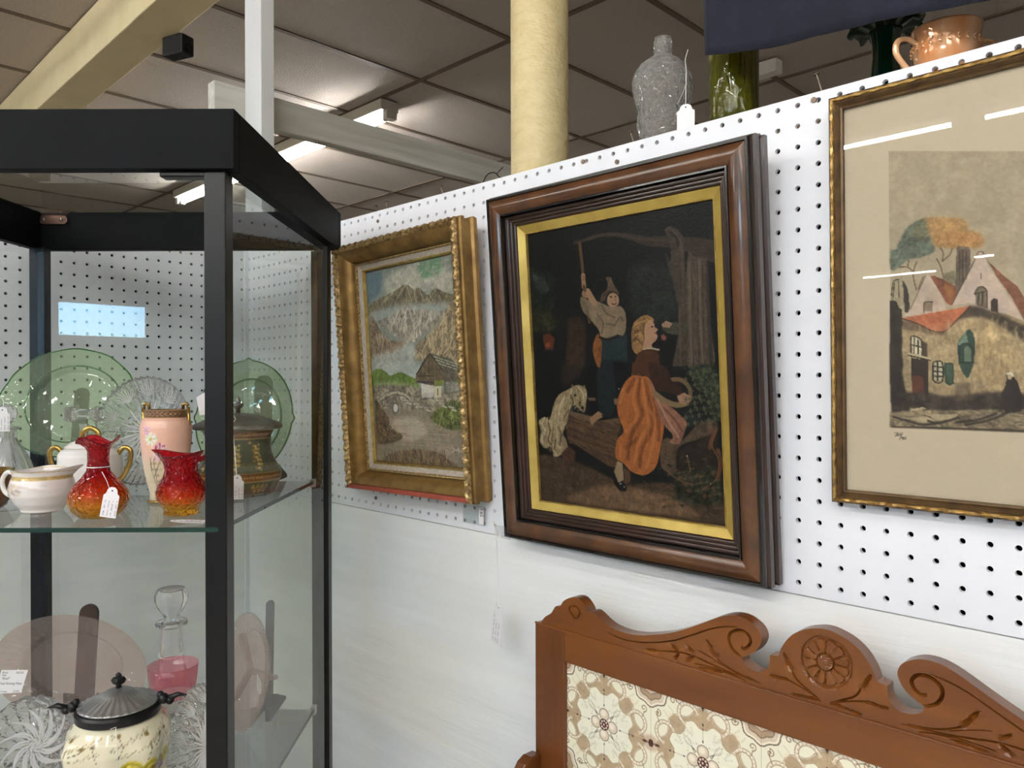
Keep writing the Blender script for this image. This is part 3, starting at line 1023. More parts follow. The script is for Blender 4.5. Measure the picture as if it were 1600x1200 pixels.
ART_B="""p|8,116 160,162 152,347 2,365|30,34,28|14|1|1|0
p|14,141 95,166 127,215 89,231 34,199|56,62,54|6|1|1|0
p|596,166 768,176 815,294 786,366 597,332 571,236|34,38,34|16|0.8|1|0
p|9,293 124,290 177,334 118,365 11,361|48,46,26|8|1.2|1|0
p|232,323 309,318 336,355 317,495 210,493|46,32,24|7|0.8|1|0
p|68,377 109,369 144,389 130,431 79,434|98,46,26|4|0.5|1|0
e|97,414 114,414 96,424|150,72,34|3|0|1|0
p|764,139 787,158 813,237 821,302 805,269 779,198|46,42,38|3|0|1|0
p|285,52 330,52 419,41 503,44 583,57 686,78 773,86 791,101 857,98 949,112 998,130 998,188 934,171 889,151 789,124 684,109 614,86 515,60 417,57 329,63 288,64|62,50,41|2|0.3|1|0
l|330,57 446,48 556,60 679,88 779,100|84,68,54|2|0|0.6|9
l|320,64 330,153 335,220 355,341|98,72,44|1|0|1|24
p|867,173 906,163 946,170 959,185 962,381 969,503 850,502|86,73,60|2|0.5|1|0
l|887,179 877,498|50,42,34|3|0|0.6|8
l|913,181 903,499|50,42,34|3|0|0.6|8
l|936,183 926,499|50,42,34|3|0|0.6|8
l|956,185 958,499|40,34,28|5|0|0.6|22
p|769,67 794,58 823,69 854,100 856,168 858,305 815,302 801,236 777,177 793,162 789,109|72,61,51|2|0.4|1|0
l|798,78 824,97 829,121|36,30,26|2|0|0.8|20
p|818,304 863,307 850,502 778,501 815,399|74,64,52|3|0.5|1|0
s120_120_86_4_0.3|870,173 906,164 956,185 955,499 851,498|84,72,58|1|0|0.5|6
s200_30_60_60_0.5|24,123 508,154 581,280 493,361 4,341|30,34,30|1|0|0.5|10
s160_26_60_60_0.45|589,165 762,176 815,294 786,366 597,332|40,44,38|1|0|0.5|9
p|737,365 787,362 854,368 852,401 784,399 742,386|72,70,56|2|0.4|1|0
p|420,396 511,397 556,388 555,498 405,496|36,50,55|2|0.3|1|0
p|401,482 537,484 532,543 488,607 454,670 388,660 382,585|28,37,40|3|0.3|1|0
p|475,483 575,485 540,584 494,630 484,561|16,18,20|6|0|1|0
p|314,250 343,261 390,275 424,341 401,362 353,324 323,305 307,270|128,112,86|2|0.3|1|0
p|372,263 429,279 484,296 529,295 554,321 553,373 535,394 505,390 491,394 420,401 407,373 380,348 353,320 360,284|146,126,97|2|0.25|1|0
l|428,288 454,316 495,331|94,78,58|4|0|0.6|12
l|493,361 523,332 542,346|94,78,58|4|0|0.6|12
l|398,313 431,346 421,381|94,78,58|4|0|0.6|12
l|452,351 493,357|94,78,58|4|0|0.6|12
p|406,385 419,425 405,496 384,491 366,441 384,395|140,84,38|2|0.4|1|0
l|409,396 455,406 511,397|30,26,24|2|0|1|16
l|353,235 386,275|178,138,103|2|0|1|44
l|331,177 333,216|172,130,96|2|0|1|34
e|339,241 359,242 338,256|178,136,100|2|0|1|0
l|324,179 348,183|90,60,42|0.8|0|0.8|4
l|323,185 347,189|90,60,42|0.8|0|0.8|4
l|323,191 347,195|90,60,42|0.8|0|0.8|4
l|319,237 343,240|90,60,42|0.8|0|0.8|4
l|318,244 343,247|90,60,42|0.8|0|0.8|4
l|318,250 342,254|90,60,42|0.8|0|0.8|4
l|332,215 338,229|98,72,44|1|0|1|22
e|491,273 524,275 489,298|184,144,112|2|0|1|0
p|422,272 431,249 461,234 466,212 458,194 486,195 498,218 527,255 488,243 459,251 445,272|94,74,56|2|0.4|1|0
l|438,257 467,242 515,248|60,46,36|1.5|0|1|9
e|481,261 487,262 481,264|44,28,22|1|0|1|0
e|506,261 512,262 506,263|44,28,22|1|0|1|0
l|485,284 499,288 508,284|120,52,42|1|0|1|8
l|504,266 508,277|140,100,76|1|0|1|6
p|453,292 491,298 526,296 497,307|150,130,104|2|0|1|0
p|588,365 610,345 656,331 694,344 693,357 646,393 653,431 615,462 583,442 579,399|152,112,64|2|0.5|1|0
l|595,366 629,354 668,348|198,156,98|2|0|0.6|10
l|592,400 619,392 635,410|198,156,98|2|0|0.6|10
l|591,425 618,418 626,435|198,156,98|2|0|0.6|10
l|615,367 626,392 611,413|198,156,98|2|0|0.6|10
l|600,383 627,380|86,56,30|2|0|0.7|9
l|588,413 612,409 624,422|86,56,30|2|0|0.7|9
l|648,359 642,393|86,56,30|2|0|0.7|9
p|650,370 678,348 698,362 701,373 716,381 704,391 713,402 702,418 682,428 684,443 639,440 648,410|192,146,112|1.5|0.1|1|0
l|683,371 692,371|60,38,26|1|0|1|7
l|700,393 710,394|140,60,50|1|0|1|6
p|734,365 756,355 788,364 773,378 739,374|178,140,110|1.5|0|1|0
l|747,360 752,374|110,78,58|1|0|0.8|4
l|759,361 764,375|110,78,58|1|0|0.8|4
l|771,362 776,375|110,78,58|1|0|0.8|4
p|728,400 744,398 757,408 749,418 732,415|140,80,62|2|0|1|0
p|605,458 649,441 713,445 719,500 586,498|78,44,26|2|0.3|1|0
l|639,443 675,441 716,447|186,168,140|1.5|0|1|10
p|579,485 671,486 681,537 627,534 570,533|82,47,29|2|0.3|1|0
p|747,544 830,536 821,583 757,579|40,30,24|6|0|1|0
l|756,546 817,546 856,574 854,608|120,92,60|2|0|1|26
p|664,486 749,505 772,548 824,578 813,602 757,587 692,577 668,539|58,34,25|2|0.3|1|0
p|185,635 200,649 207,656 341,675 386,688 494,676 496,722 478,751 471,837 434,847 345,818 238,780 190,762|80,58,40|2|0.6|1|0
l|206,673 324,690 473,709|46,32,22|2|0|0.5|7
l|205,685 323,703 472,723|120,92,62|2|0|0.5|7
l|204,697 322,716 471,737|46,32,22|2|0|0.5|7
l|203,709 321,729 470,751|120,92,62|2|0|0.5|7
l|202,720 320,742 469,765|46,32,22|2|0|0.5|7
l|201,732 319,754 468,779|120,92,62|2|0|0.5|7
l|200,744 318,767 467,793|46,32,22|2|0|0.5|7
l|199,756 317,780 466,807|120,92,62|2|0|0.5|7
l|198,768 316,793 465,821|46,32,22|2|0|0.5|7
p|207,656 341,673 370,693 293,691 206,669|122,98,70|3|0|0.8|0
p|386,688 490,677 498,694 422,704|104,82,58|2|0|1|0
s170_60_25_14_0.45|207,659 386,688 490,681 485,750 464,830 345,818 207,761|92,70,50|1|0|0.6|5
p|718,741 811,737 889,683 962,671 972,706 886,734 791,764 770,844 702,832|88,70,51|3|0.6|1|0
p|817,647 915,662 877,684 820,703|34,42,46|5|0|1|0
p|790,773 886,734 972,706 971,831 779,843|40,32,25|6|0.6|1|0
p|-12,836 248,845 438,888 517,906 685,885 877,892 1001,912 1003,995 -19,1006|78,58,42|6|0.7|1|0
s420_34_5_20_0.4|-4,841 438,888 685,889 995,917 991,988 -18,1001|76,58,42|1|0|0.5|8
p|223,961 399,914 545,911 735,930 872,983 467,994 180,987|124,94,66|9|0.4|1|0
p|572,532 627,533 667,544 703,610 726,688 700,777 675,834 618,865 549,858 508,831 464,812 478,751 517,721 491,667 490,616 527,561|178,100,44|1.5|0.2|1|0
l|613,543 602,606 618,664 558,729 531,813|92,44,20|11|0|0.55|26
l|640,548 662,628 663,708 611,772 593,837|92,44,20|11|0|0.55|26
l|585,543 547,584|92,44,20|11|0|0.55|26
l|680,605 699,671 694,742|92,44,20|11|0|0.55|26
l|585,746 526,776|92,44,20|11|0|0.55|26
l|599,548 573,611 591,665 530,721|220,140,74|9|0|0.5|20
l|626,548 638,628 644,695 591,760 565,829|220,140,74|9|0|0.5|20
l|654,641 681,689 658,779 627,839|220,140,74|9|0|0.5|20
l|498,768 492,805|220,140,74|9|0|0.5|20
l|526,575 505,621|220,140,74|9|0|0.5|20
s200_70_96_8_0.18|579,537 661,544 703,610 721,688 692,777 619,860 508,828 478,751 520,721 494,630|184,104,50|1|0|0.25|9
p|657,541 680,561 703,605 767,635 831,677 829,702 795,752 752,748 767,726 721,688 689,627|152,102,78|2|0.3|1|0
l|691,596 739,670 793,729|196,148,118|3|0|0.7|14
l|734,640 783,678 813,711|98,62,46|3|0|0.6|14
l|688,590 736,614 787,626 831,621|136,112,74|3|0|1|34
p|793,598 830,586 860,599 848,626 806,620|172,132,102|2|0|1|0
l|820,598 854,602|110,76,56|1|0|0.8|4
l|820,606 854,611|110,76,56|1|0|0.8|4
l|819,615 853,619|110,76,56|1|0|0.8|4
p|474,825 502,830 505,888 475,902 453,864|160,134,100|2|0.2|1|0
p|451,891 474,900 505,896 519,923 488,930 458,912|20,17,16|1.5|0|1|0
e|485,904 491,904 484,906|190,190,180|1|0|1|0
p|507,846 542,858 539,895 510,906|96,64,44|3|0|1|0
p|329,680 381,654 417,669 366,689 338,706|158,120,84|2|0|1|0
p|395,667 417,666 409,676|30,28,26|1|0|1|0
p|323,607 369,606 368,618 330,617|120,92,66|2|0|1|0
p|470,610 495,607 494,630 473,630|130,96,68|2|0|1|0
p|201,581 267,562 319,580 312,628 299,659 268,648 246,634 211,656 194,703 163,743 181,792 137,824 97,827 92,791 44,801 13,774 28,738 12,703 54,681 83,691 121,626 155,596|166,146,106|2|0.5|1|0
s420_26_110_45_0.3|205,586 267,566 313,585 296,652 207,656 163,743 172,782 119,820 44,798 16,769 18,703 88,691 119,626|176,156,116|1|0|0.7|4
l|188,600 150,650 138,695|206,188,146|4|0|0.5|16
l|95,706 65,757|206,188,146|4|0|0.5|16
l|127,725 123,775|206,188,146|4|0|0.5|16
l|230,576 211,610|206,188,146|4|0|0.5|16
l|208,654 172,684|98,80,54|3|0|0.7|10
l|106,720 88,781|98,80,54|3|0|0.7|10
l|159,748 136,719|98,80,54|3|0|0.7|10
l|276,605 281,633|98,80,54|3|0|0.7|10
l|54,687 35,707 49,737 29,768 45,788|214,196,156|3|0|0.7|14
l|26,708 20,698|214,196,156|3|0|0.7|14
l|71,686 65,702|214,196,156|3|0|0.7|14
l|74,701 84,736 68,767 88,786|70,56,38|3|0|0.75|11
l|117,765 105,800|70,56,38|3|0|0.75|11
l|141,784 155,744|70,56,38|3|0|0.75|11
l|204,693 178,718|70,56,38|3|0|0.75|11
l|224,600 236,624 225,644|70,56,38|3|0|0.75|11
p|227,569 233,557 249,566|120,100,70|1.5|0|1|0
p|294,571 308,561 316,578|130,110,78|1.5|0|1|0
l|271,571 293,585 299,609|224,208,168|2|0|0.7|9
l|187,605 160,635 144,675|224,208,168|2|0|0.7|9
l|95,806 119,821|224,208,168|2|0|0.7|9
l|161,763 176,788|224,208,168|2|0|0.7|9
l|266,633 297,642 292,655|60,46,34|2|0|0.8|8
e|251,599 258,599 251,603|28,22,18|1.5|0|1|0
e|290,644 300,644 290,649|28,22,18|1.5|0|1|0
e|276,626 282,626 275,630|28,22,18|1.5|0|1|0
p|163,743 182,762 192,791 171,797 157,768|150,130,96|2|0|1|0
l|44,793 40,748|110,90,62|3|0|0.6|8
p|149,813 197,786 236,804 224,846 159,837|78,50,36|5|0.8|1|0
p|224,327 301,322 326,382 310,495 202,493|62,44,30|9|0.6|0.6|0
p|172,488 309,490 290,528 216,557 174,571|58,42,30|9|0.5|0.6|0
l|879,178 872,337 869,490|122,102,80|6|0|0.55|16
l|922,174 917,379 921,495|122,102,80|6|0|0.55|16
l|805,71 841,111 844,167 844,271|98,82,66|5|0|0.5|14
l|823,318 818,489|98,82,66|5|0|0.5|14
p|857,506 983,512 992,664 945,657 919,582 879,553|44,52,36|7|1.4|1|0
p|772,852 972,814 983,935 874,948 761,928|46,46,32|8|1.4|1|0
p|838,505 843,510 838,515 833,510|62,74,48|1.2|0|0.75|0
p|873,539 879,546 872,552 865,546|84,92,60|1.2|0|0.75|0
p|907,572 915,580 906,589 898,581|40,50,34|1.2|0|0.75|0
p|940,605 950,615 939,625 930,615|96,96,66|1.2|0|0.75|0
p|973,644 978,649 972,654 968,649|62,74,48|1.2|0|0.75|0
p|843,680 850,687 842,694 836,687|84,92,60|1.2|0|0.75|0
p|888,535 896,544 887,552 879,544|40,50,34|1.2|0|0.75|0
p|922,568 931,578 921,588 911,578|96,96,66|1.2|0|0.75|0
p|955,608 960,613 954,618 950,613|62,74,48|1.2|0|0.75|0
p|988,640 994,646 987,653 981,647|84,92,60|1.2|0|0.75|0
p|859,676 867,684 858,693 850,685|40,50,34|1.2|0|0.75|0
p|904,532 913,542 902,552 893,542|96,96,66|1.2|0|0.75|0
p|937,571 941,576 936,581 931,576|62,74,48|1.2|0|0.75|0
p|970,604 976,610 969,617 963,610|84,92,60|1.2|0|0.75|0
p|840,639 848,647 839,656 831,647|40,50,34|1.2|0|0.75|0
p|875,672 884,682 873,692 864,682|96,96,66|1.2|0|0.75|0
p|919,535 923,540 918,545 913,540|62,74,48|1.2|0|0.75|0
p|952,567 958,574 951,581 945,574|84,92,60|1.2|0|0.75|0
p|985,600 992,608 984,616 976,608|40,50,34|1.2|0|0.75|0
p|856,635 866,645 855,655 845,645|96,96,66|1.2|0|0.75|0
p|890,674 895,679 889,684 884,679|62,74,48|1.2|0|0.75|0
p|934,531 940,538 933,544 927,538|84,92,60|1.2|0|0.75|0
p|967,564 975,572 966,580 958,572|40,50,34|1.2|0|0.75|0
p|837,597 847,608 836,618 826,608|96,96,66|1.2|0|0.75|0
p|871,637 876,642 871,648 866,643|62,74,48|1.2|0|0.75|0
p|905,670 912,677 904,683 898,677|84,92,60|1.2|0|0.75|0
p|949,527 957,536 948,544 940,536|40,50,34|1.2|0|0.75|0
p|982,560 991,570 981,580 971,570|96,96,66|1.2|0|0.75|0
p|852,600 857,605 852,611 847,605|62,74,48|1.2|0|0.75|0
p|887,633 893,640 886,647 879,640|84,92,60|1.2|0|0.75|0
p|921,666 929,674 920,683 912,674|40,50,34|1.2|0|0.75|0
p|964,524 973,534 963,544 953,534|96,96,66|1.2|0|0.75|0
p|996,563 1001,568 996,573 991,568|62,74,48|1.2|0|0.75|0
p|868,596 875,603 867,610 861,603|84,92,60|1.2|0|0.75|0
p|902,629 910,638 901,646 893,638|40,50,34|1.2|0|0.75|0
p|936,662 945,671 935,682 925,672|96,96,66|1.2|0|0.75|0
p|978,527 983,532 978,537 973,532|62,74,48|1.2|0|0.75|0
p|849,559 856,566 848,573 842,566|84,92,60|1.2|0|0.75|0
p|884,592 892,601 883,609 875,601|40,50,34|1.2|0|0.75|0
p|917,625 927,635 916,645 907,635|96,96,66|1.2|0|0.75|0
p|951,664 955,669 950,674 945,669|62,74,48|1.2|0|0.75|0
p|993,523 999,530 992,536 986,530|84,92,60|1.2|0|0.75|0
p|865,555 873,564 864,572 856,564|40,50,34|1.2|0|0.75|0
p|899,589 909,599 898,609 888,599|96,96,66|1.2|0|0.75|0
p|932,628 937,633 932,638 927,633|62,74,48|1.2|0|0.75|0
p|966,660 972,667 965,673 959,667|84,92,60|1.2|0|0.75|0
p|846,518 854,527 845,535 837,526|40,50,34|1.2|0|0.75|0
p|881,552 890,562 879,572 870,562|96,96,66|1.2|0|0.75|0
p|914,591 919,596 913,601 909,596|62,74,48|1.2|0|0.75|0
p|947,624 954,631 947,637 940,631|84,92,60|1.2|0|0.75|0
p|980,656 988,664 980,673 972,665|40,50,34|1.2|0|0.75|0
p|862,514 872,525 861,535 851,524|96,96,66|1.2|0|0.75|0
p|896,555 900,560 895,565 890,560|62,74,48|1.2|0|0.75|0
p|929,588 936,594 929,601 922,594|84,92,60|1.2|0|0.75|0
p|962,620 970,628 962,637 954,628|40,50,34|1.2|0|0.75|0
p|832,656 842,666 831,676 821,666|96,96,66|1.2|0|0.75|0
p|877,517 882,523 876,528 872,522|62,74,48|1.2|0|0.75|0
p|911,551 917,558 910,564 904,558|84,92,60|1.2|0|0.75|0
p|944,584 952,592 943,600 936,592|40,50,34|1.2|0|0.75|0
p|977,616 987,626 976,636 967,626|96,96,66|1.2|0|0.75|0
p|848,658 853,663 847,668 842,663|62,74,48|1.2|0|0.75|0
p|893,514 899,521 892,527 885,521|84,92,60|1.2|0|0.75|0
p|926,547 934,555 925,564 917,555|40,50,34|1.2|0|0.75|0
p|959,580 969,590 958,600 949,590|96,96,66|1.2|0|0.75|0
p|992,619 996,624 991,629 987,624|62,74,48|1.2|0|0.75|0
p|863,654 870,661 863,668 856,661|84,92,60|1.2|0|0.75|0
p|908,510 916,519 907,527 899,519|40,50,34|1.2|0|0.75|0
p|941,543 951,553 940,563 931,553|96,96,66|1.2|0|0.75|0
p|974,583 979,588 973,593 969,588|62,74,48|1.2|0|0.75|0
p|845,617 851,624 844,631 837,624|84,92,60|1.2|0|0.75|0
p|879,650 887,658 878,667 870,659|40,50,34|1.2|0|0.75|0
p|923,507 933,517 922,527 912,517|96,96,66|1.2|0|0.75|0
p|956,546 961,551 955,556 951,551|62,74,48|1.2|0|0.75|0
p|989,579 995,585 988,592 982,586|84,92,60|1.2|0|0.75|0
p|860,613 868,621 859,630 851,622|40,50,34|1.2|0|0.75|0
p|895,646 904,656 893,666 884,656|96,96,66|1.2|0|0.75|0
p|938,510 943,515 937,520 933,515|62,74,48|1.2|0|0.75|0
p|971,543 977,549 970,556 964,549|84,92,60|1.2|0|0.75|0
p|841,576 850,584 840,593 832,584|40,50,34|1.2|0|0.75|0
p|876,609 886,619 875,629 865,619|96,96,66|1.2|0|0.75|0
p|910,648 914,653 909,659 904,654|62,74,48|1.2|0|0.75|0
p|953,506 959,513 952,519 946,513|84,92,60|1.2|0|0.75|0
p|986,539 993,547 985,556 977,547|40,50,34|1.2|0|0.75|0
p|857,572 867,582 856,592 846,582|96,96,66|1.2|0|0.75|0
p|891,612 896,617 890,622 886,617|62,74,48|1.2|0|0.75|0
p|925,644 931,651 924,658 918,651|84,92,60|1.2|0|0.75|0
p|958,677 966,685 957,693 949,685|40,50,34|1.2|0|0.75|0
p|838,535 848,545 837,555 827,545|96,96,66|1.2|0|0.75|0
p|872,575 877,580 872,585 867,580|62,74,48|1.2|0|0.75|0
p|906,608 913,614 906,621 899,615|84,92,60|1.2|0|0.75|0
p|695,835 701,838 696,843 689,841|72,76,50|1.2|0|0.7|0
p|738,849 746,853 739,861 729,856|118,74,48|1.2|0|0.7|0
p|781,863 791,868 782,877 769,872|54,58,38|1.2|0|0.7|0
p|822,881 828,884 824,889 816,886|96,92,62|1.2|0|0.7|0
p|863,894 871,898 865,905 855,901|72,76,50|1.2|0|0.7|0
p|904,907 914,912 905,921 893,916|118,74,48|1.2|0|0.7|0
p|943,924 948,927 944,932 937,929|54,58,38|1.2|0|0.7|0
p|699,961 708,965 701,973 690,969|96,92,62|1.2|0|0.7|0
p|751,845 762,851 752,860 739,854|72,76,50|1.2|0|0.7|0
p|793,864 798,867 794,872 787,869|118,74,48|1.2|0|0.7|0
p|834,877 842,881 836,888 826,884|54,58,38|1.2|0|0.7|0
p|875,890 885,896 876,904 864,899|96,92,62|1.2|0|0.7|0
p|915,908 920,910 917,915 909,913|72,76,50|1.2|0|0.7|0
p|955,920 962,924 956,931 946,927|118,74,48|1.2|0|0.7|0
p|712,957 723,963 713,972 700,966|54,58,38|1.2|0|0.7|0
p|763,847 769,849 765,854 757,852|96,92,62|1.2|0|0.7|0
p|805,860 813,864 806,871 797,867|72,76,50|1.2|0|0.7|0
p|847,873 857,879 848,888 835,882|118,74,48|1.2|0|0.7|0
p|887,891 892,894 888,899 881,896|54,58,38|1.2|0|0.7|0
p|927,904 934,908 928,915 919,911|96,92,62|1.2|0|0.7|0
p|966,916 976,922 967,931 955,925|72,76,50|1.2|0|0.7|0
p|725,958 731,961 726,966 718,963|118,74,48|1.2|0|0.7|0
p|776,843 784,847 777,854 767,850|54,58,38|1.2|0|0.7|0
p|817,856 828,862 818,871 806,865|96,92,62|1.2|0|0.7|0
p|858,875 864,877 860,882 852,880|72,76,50|1.2|0|0.7|0
p|899,887 906,891 900,898 890,894|118,74,48|1.2|0|0.7|0
p|938,900 948,906 939,914 928,909|54,58,38|1.2|0|0.7|0
p|694,941 700,944 696,949 688,946|96,92,62|1.2|0|0.7|0
p|737,954 746,958 739,965 728,961|72,76,50|1.2|0|0.7|0
p|788,839 799,845 789,854 777,848|118,74,48|1.2|0|0.7|0
p|829,858 835,860 831,865 823,863|54,58,38|1.2|0|0.7|0
p|870,871 878,875 871,882 862,878|96,92,62|1.2|0|0.7|0
p|910,884 920,889 911,898 900,892|72,76,50|1.2|0|0.7|0
p|950,901 955,904 951,909 944,906|118,74,48|1.2|0|0.7|0
p|707,937 715,941 708,948 698,944|54,58,38|1.2|0|0.7|0
p|750,950 761,955 751,964 738,959|96,92,62|1.2|0|0.7|0
p|800,840 806,843 801,848 794,846|72,76,50|1.2|0|0.7|0
p|841,854 849,858 843,865 833,861|118,74,48|1.2|0|0.7|0
p|882,867 892,873 883,881 871,876|54,58,38|1.2|0|0.7|0
p|922,885 927,887 923,892 916,890|96,92,62|1.2|0|0.7|0
p|961,897 969,901 962,908 953,904|72,76,50|1.2|0|0.7|0
p|720,933 731,938 721,948 708,942|118,74,48|1.2|0|0.7|0
p|762,951 768,953 764,959 756,956|54,58,38|1.2|0|0.7|0
p|812,837 820,841 814,848 804,844|96,92,62|1.2|0|0.7|0
p|854,850 864,856 855,864 842,859|72,76,50|1.2|0|0.7|0
p|894,868 899,871 895,876 888,873|118,74,48|1.2|0|0.7|0
p|934,881 941,885 935,892 925,888|54,58,38|1.2|0|0.7|0
p|973,894 982,899 974,908 962,902|96,92,62|1.2|0|0.7|0
p|732,934 738,936 734,942 726,939|72,76,50|1.2|0|0.7|0
p|775,947 783,951 776,958 766,954|118,74,48|1.2|0|0.7|0
p|825,833 835,839 826,847 813,842|54,58,38|1.2|0|0.7|0
p|865,851 871,854 867,859 859,856|96,92,62|1.2|0|0.7|0
p|906,864 913,868 907,875 897,871|72,76,50|1.2|0|0.7|0
p|945,877 955,883 946,891 934,886|118,74,48|1.2|0|0.7|0
p|702,917 707,919 703,925 695,922|54,58,38|1.2|0|0.7|0
p|745,930 753,934 746,941 736,937|96,92,62|1.2|0|0.7|0
p|787,942 798,948 788,957 776,952|72,76,50|1.2|0|0.7|0
p|836,834 842,837 838,842 830,839|118,74,48|1.2|0|0.7|0
p|877,848 885,852 878,859 869,855|54,58,38|1.2|0|0.7|0
p|917,861 927,866 918,875 906,869|96,92,62|1.2|0|0.7|0
p|956,878 961,881 958,886 951,883|72,76,50|1.2|0|0.7|0
p|714,913 723,917 716,924 705,920|118,74,48|1.2|0|0.7|0
p|758,926 768,931 759,940 746,935|54,58,38|1.2|0|0.7|0
p|799,944 805,946 801,951 793,949|96,92,62|1.2|0|0.7|0
p|848,831 856,835 850,842 840,837|72,76,50|1.2|0|0.7|0
p|889,844 899,850 890,858 878,853|118,74,48|1.2|0|0.7|0
p|929,862 934,865 930,869 923,867|54,58,38|1.2|0|0.7|0
p|968,875 975,879 969,885 960,882|96,92,62|1.2|0|0.7|0
p|727,909 738,914 728,924 715,918|72,76,50|1.2|0|0.7|0
p|770,927 775,929 771,935 764,932|118,74,48|1.2|0|0.7|0
e|730,798 738,799 728,801|80,84,52|1.5|0|0.8|0
e|774,838 785,838 772,841|112,66,44|1.5|0|0.8|0
e|817,877 831,877 815,881|60,66,44|1.5|0|0.8|0
e|859,916 866,916 857,919|30,32,22|1.5|0|0.8|0
e|909,796 920,797 907,799|80,84,52|1.5|0|0.8|0
e|950,834 963,835 948,838|112,66,44|1.5|0|0.8|0
e|735,891 743,892 733,894|60,66,44|1.5|0|0.8|0
e|779,930 789,930 776,934|30,32,22|1.5|0|0.8|0
e|831,808 845,808 829,811|80,84,52|1.5|0|0.8|0
e|873,847 880,848 871,851|112,66,44|1.5|0|0.8|0
e|914,885 924,886 912,889|60,66,44|1.5|0|0.8|0
e|954,923 967,923 952,927|30,32,22|1.5|0|0.8|0
e|750,820 758,821 748,824|80,84,52|1.5|0|0.8|0
e|793,860 804,861 791,864|112,66,44|1.5|0|0.8|0
e|836,899 849,899 834,903|60,66,44|1.5|0|0.8|0
e|877,937 885,938 875,941|30,32,22|1.5|0|0.8|0
e|927,818 938,818 925,821|80,84,52|1.5|0|0.8|0
e|968,856 981,856 966,859|112,66,44|1.5|0|0.8|0
e|754,913 762,914 752,917|60,66,44|1.5|0|0.8|0
e|798,952 808,952 796,956|30,32,22|1.5|0|0.8|0
e|850,830 863,830 848,834|80,84,52|1.5|0|0.8|0
e|891,869 899,870 889,872|112,66,44|1.5|0|0.8|0
e|932,907 942,907 930,910|60,66,44|1.5|0|0.8|0
e|981,789 994,790 979,793|30,32,22|1.5|0|0.8|0
e|769,843 777,844 767,846|80,84,52|1.5|0|0.8|0
e|812,882 823,883 810,886|112,66,44|1.5|0|0.8|0
e|854,921 868,921 852,924|60,66,44|1.5|0|0.8|0
e|905,801 912,802 903,804|30,32,22|1.5|0|0.8|0
e|945,839 955,840 943,843|80,84,52|1.5|0|0.8|0
e|730,896 744,896 728,900|112,66,44|1.5|0|0.8|0
e|774,935 781,936 772,939|60,66,44|1.5|0|0.8|0
e|826,813 837,814 824,816|30,32,22|1.5|0|0.8|0
e|868,852 882,852 866,856|80,84,52|1.5|0|0.8|0
e|909,890 917,891 907,894|112,66,44|1.5|0|0.8|0
e|950,928 960,929 948,932|60,66,44|1.5|0|0.8|0
e|745,825 759,826 743,829|30,32,22|1.5|0|0.8|0
e|788,865 796,866 786,869|80,84,52|1.5|0|0.8|0
e|831,904 842,905 829,908|112,66,44|1.5|0|0.8|0
e|873,942 886,943 871,946|60,66,44|1.5|0|0.8|0
e|923,823 930,823 921,826|30,32,22|1.5|0|0.8|0
e|963,861 973,861 961,864|80,84,52|1.5|0|0.8|0
e|750,918 764,919 747,922|112,66,44|1.5|0|0.8|0
e|803,796 810,797 801,799|60,66,44|1.5|0|0.8|0
e|845,835 856,836 843,839|30,32,22|1.5|0|0.8|0
e|887,874 900,874 885,877|80,84,52|1.5|0|0.8|0
e|928,912 935,913 926,915|112,66,44|1.5|0|0.8|0
e|875,507 885,508 873,511|66,76,50|2|0|0.8|0
e|899,544 909,546 897,548|34,40,28|2|0|0.8|0
e|923,581 933,583 920,585|86,92,62|2|0|0.8|0
e|947,618 956,620 944,622|66,76,50|2|0|0.8|0
e|970,655 979,656 967,659|34,40,28|2|0|0.8|0
e|876,538 886,540 874,542|86,92,62|2|0|0.8|0
e|900,576 910,577 898,580|66,76,50|2|0|0.8|0
e|924,613 934,614 922,617|34,40,28|2|0|0.8|0
e|948,649 957,651 945,654|86,92,62|2|0|0.8|0
e|980,533 989,535 977,537|66,76,50|2|0|0.8|0
e|878,570 887,571 875,574|34,40,28|2|0|0.8|0
e|902,607 911,609 899,611|86,92,62|2|0|0.8|0
e|925,644 935,645 923,648|66,76,50|2|0|0.8|0
e|958,527 967,529 955,531|34,40,28|2|0|0.8|0
e|981,564 990,565 978,568|86,92,62|2|0|0.8|0
e|879,601 888,603 876,606|66,76,50|2|0|0.8|0
e|903,638 912,640 900,643|34,40,28|2|0|0.8|0
e|935,521 945,523 933,525|86,92,62|2|0|0.8|0
e|959,558 968,560 956,562|66,76,50|2|0|0.8|0
e|982,595 991,596 980,599|34,40,28|2|0|0.8|0
e|880,633 890,635 877,637|86,92,62|2|0|0.8|0
e|913,515 923,517 910,519|66,76,50|2|0|0.8|0
e|937,552 946,554 934,556|34,40,28|2|0|0.8|0
e|960,589 969,591 958,593|86,92,62|2|0|0.8|0
e|983,626 993,627 981,630|66,76,50|2|0|0.8|0
e|890,509 900,511 888,513|34,40,28|2|0|0.8|0
e|914,546 924,548 912,550|86,92,62|2|0|0.8|0
e|938,583 947,585 935,587|66,76,50|2|0|0.8|0
e|961,620 971,622 959,624|34,40,28|2|0|0.8|0
e|985,656 994,658 982,661|86,92,62|2|0|0.8|0
e|892,540 901,542 889,544|66,76,50|2|0|0.8|0
e|915,578 925,579 913,582|34,40,28|2|0|0.8|0
e|939,615 949,616 936,619|86,92,62|2|0|0.8|0
e|963,651 972,653 960,655|66,76,50|2|0|0.8|0
e|994,535 1003,537 992,539|34,40,28|2|0|0.8|0
e|893,572 902,573 890,576|86,92,62|2|0|0.8|0
e|917,609 926,610 914,613|66,76,50|2|0|0.8|0
e|940,646 950,647 938,650|34,40,28|2|0|0.8|0
e|972,529 982,531 970,533|86,92,62|2|0|0.8|0
e|995,566 1005,567 993,570|66,76,50|2|0|0.8|0
l|966,706 946,749 973,798 957,857 895,891|120,84,52|1|0|0.9|7
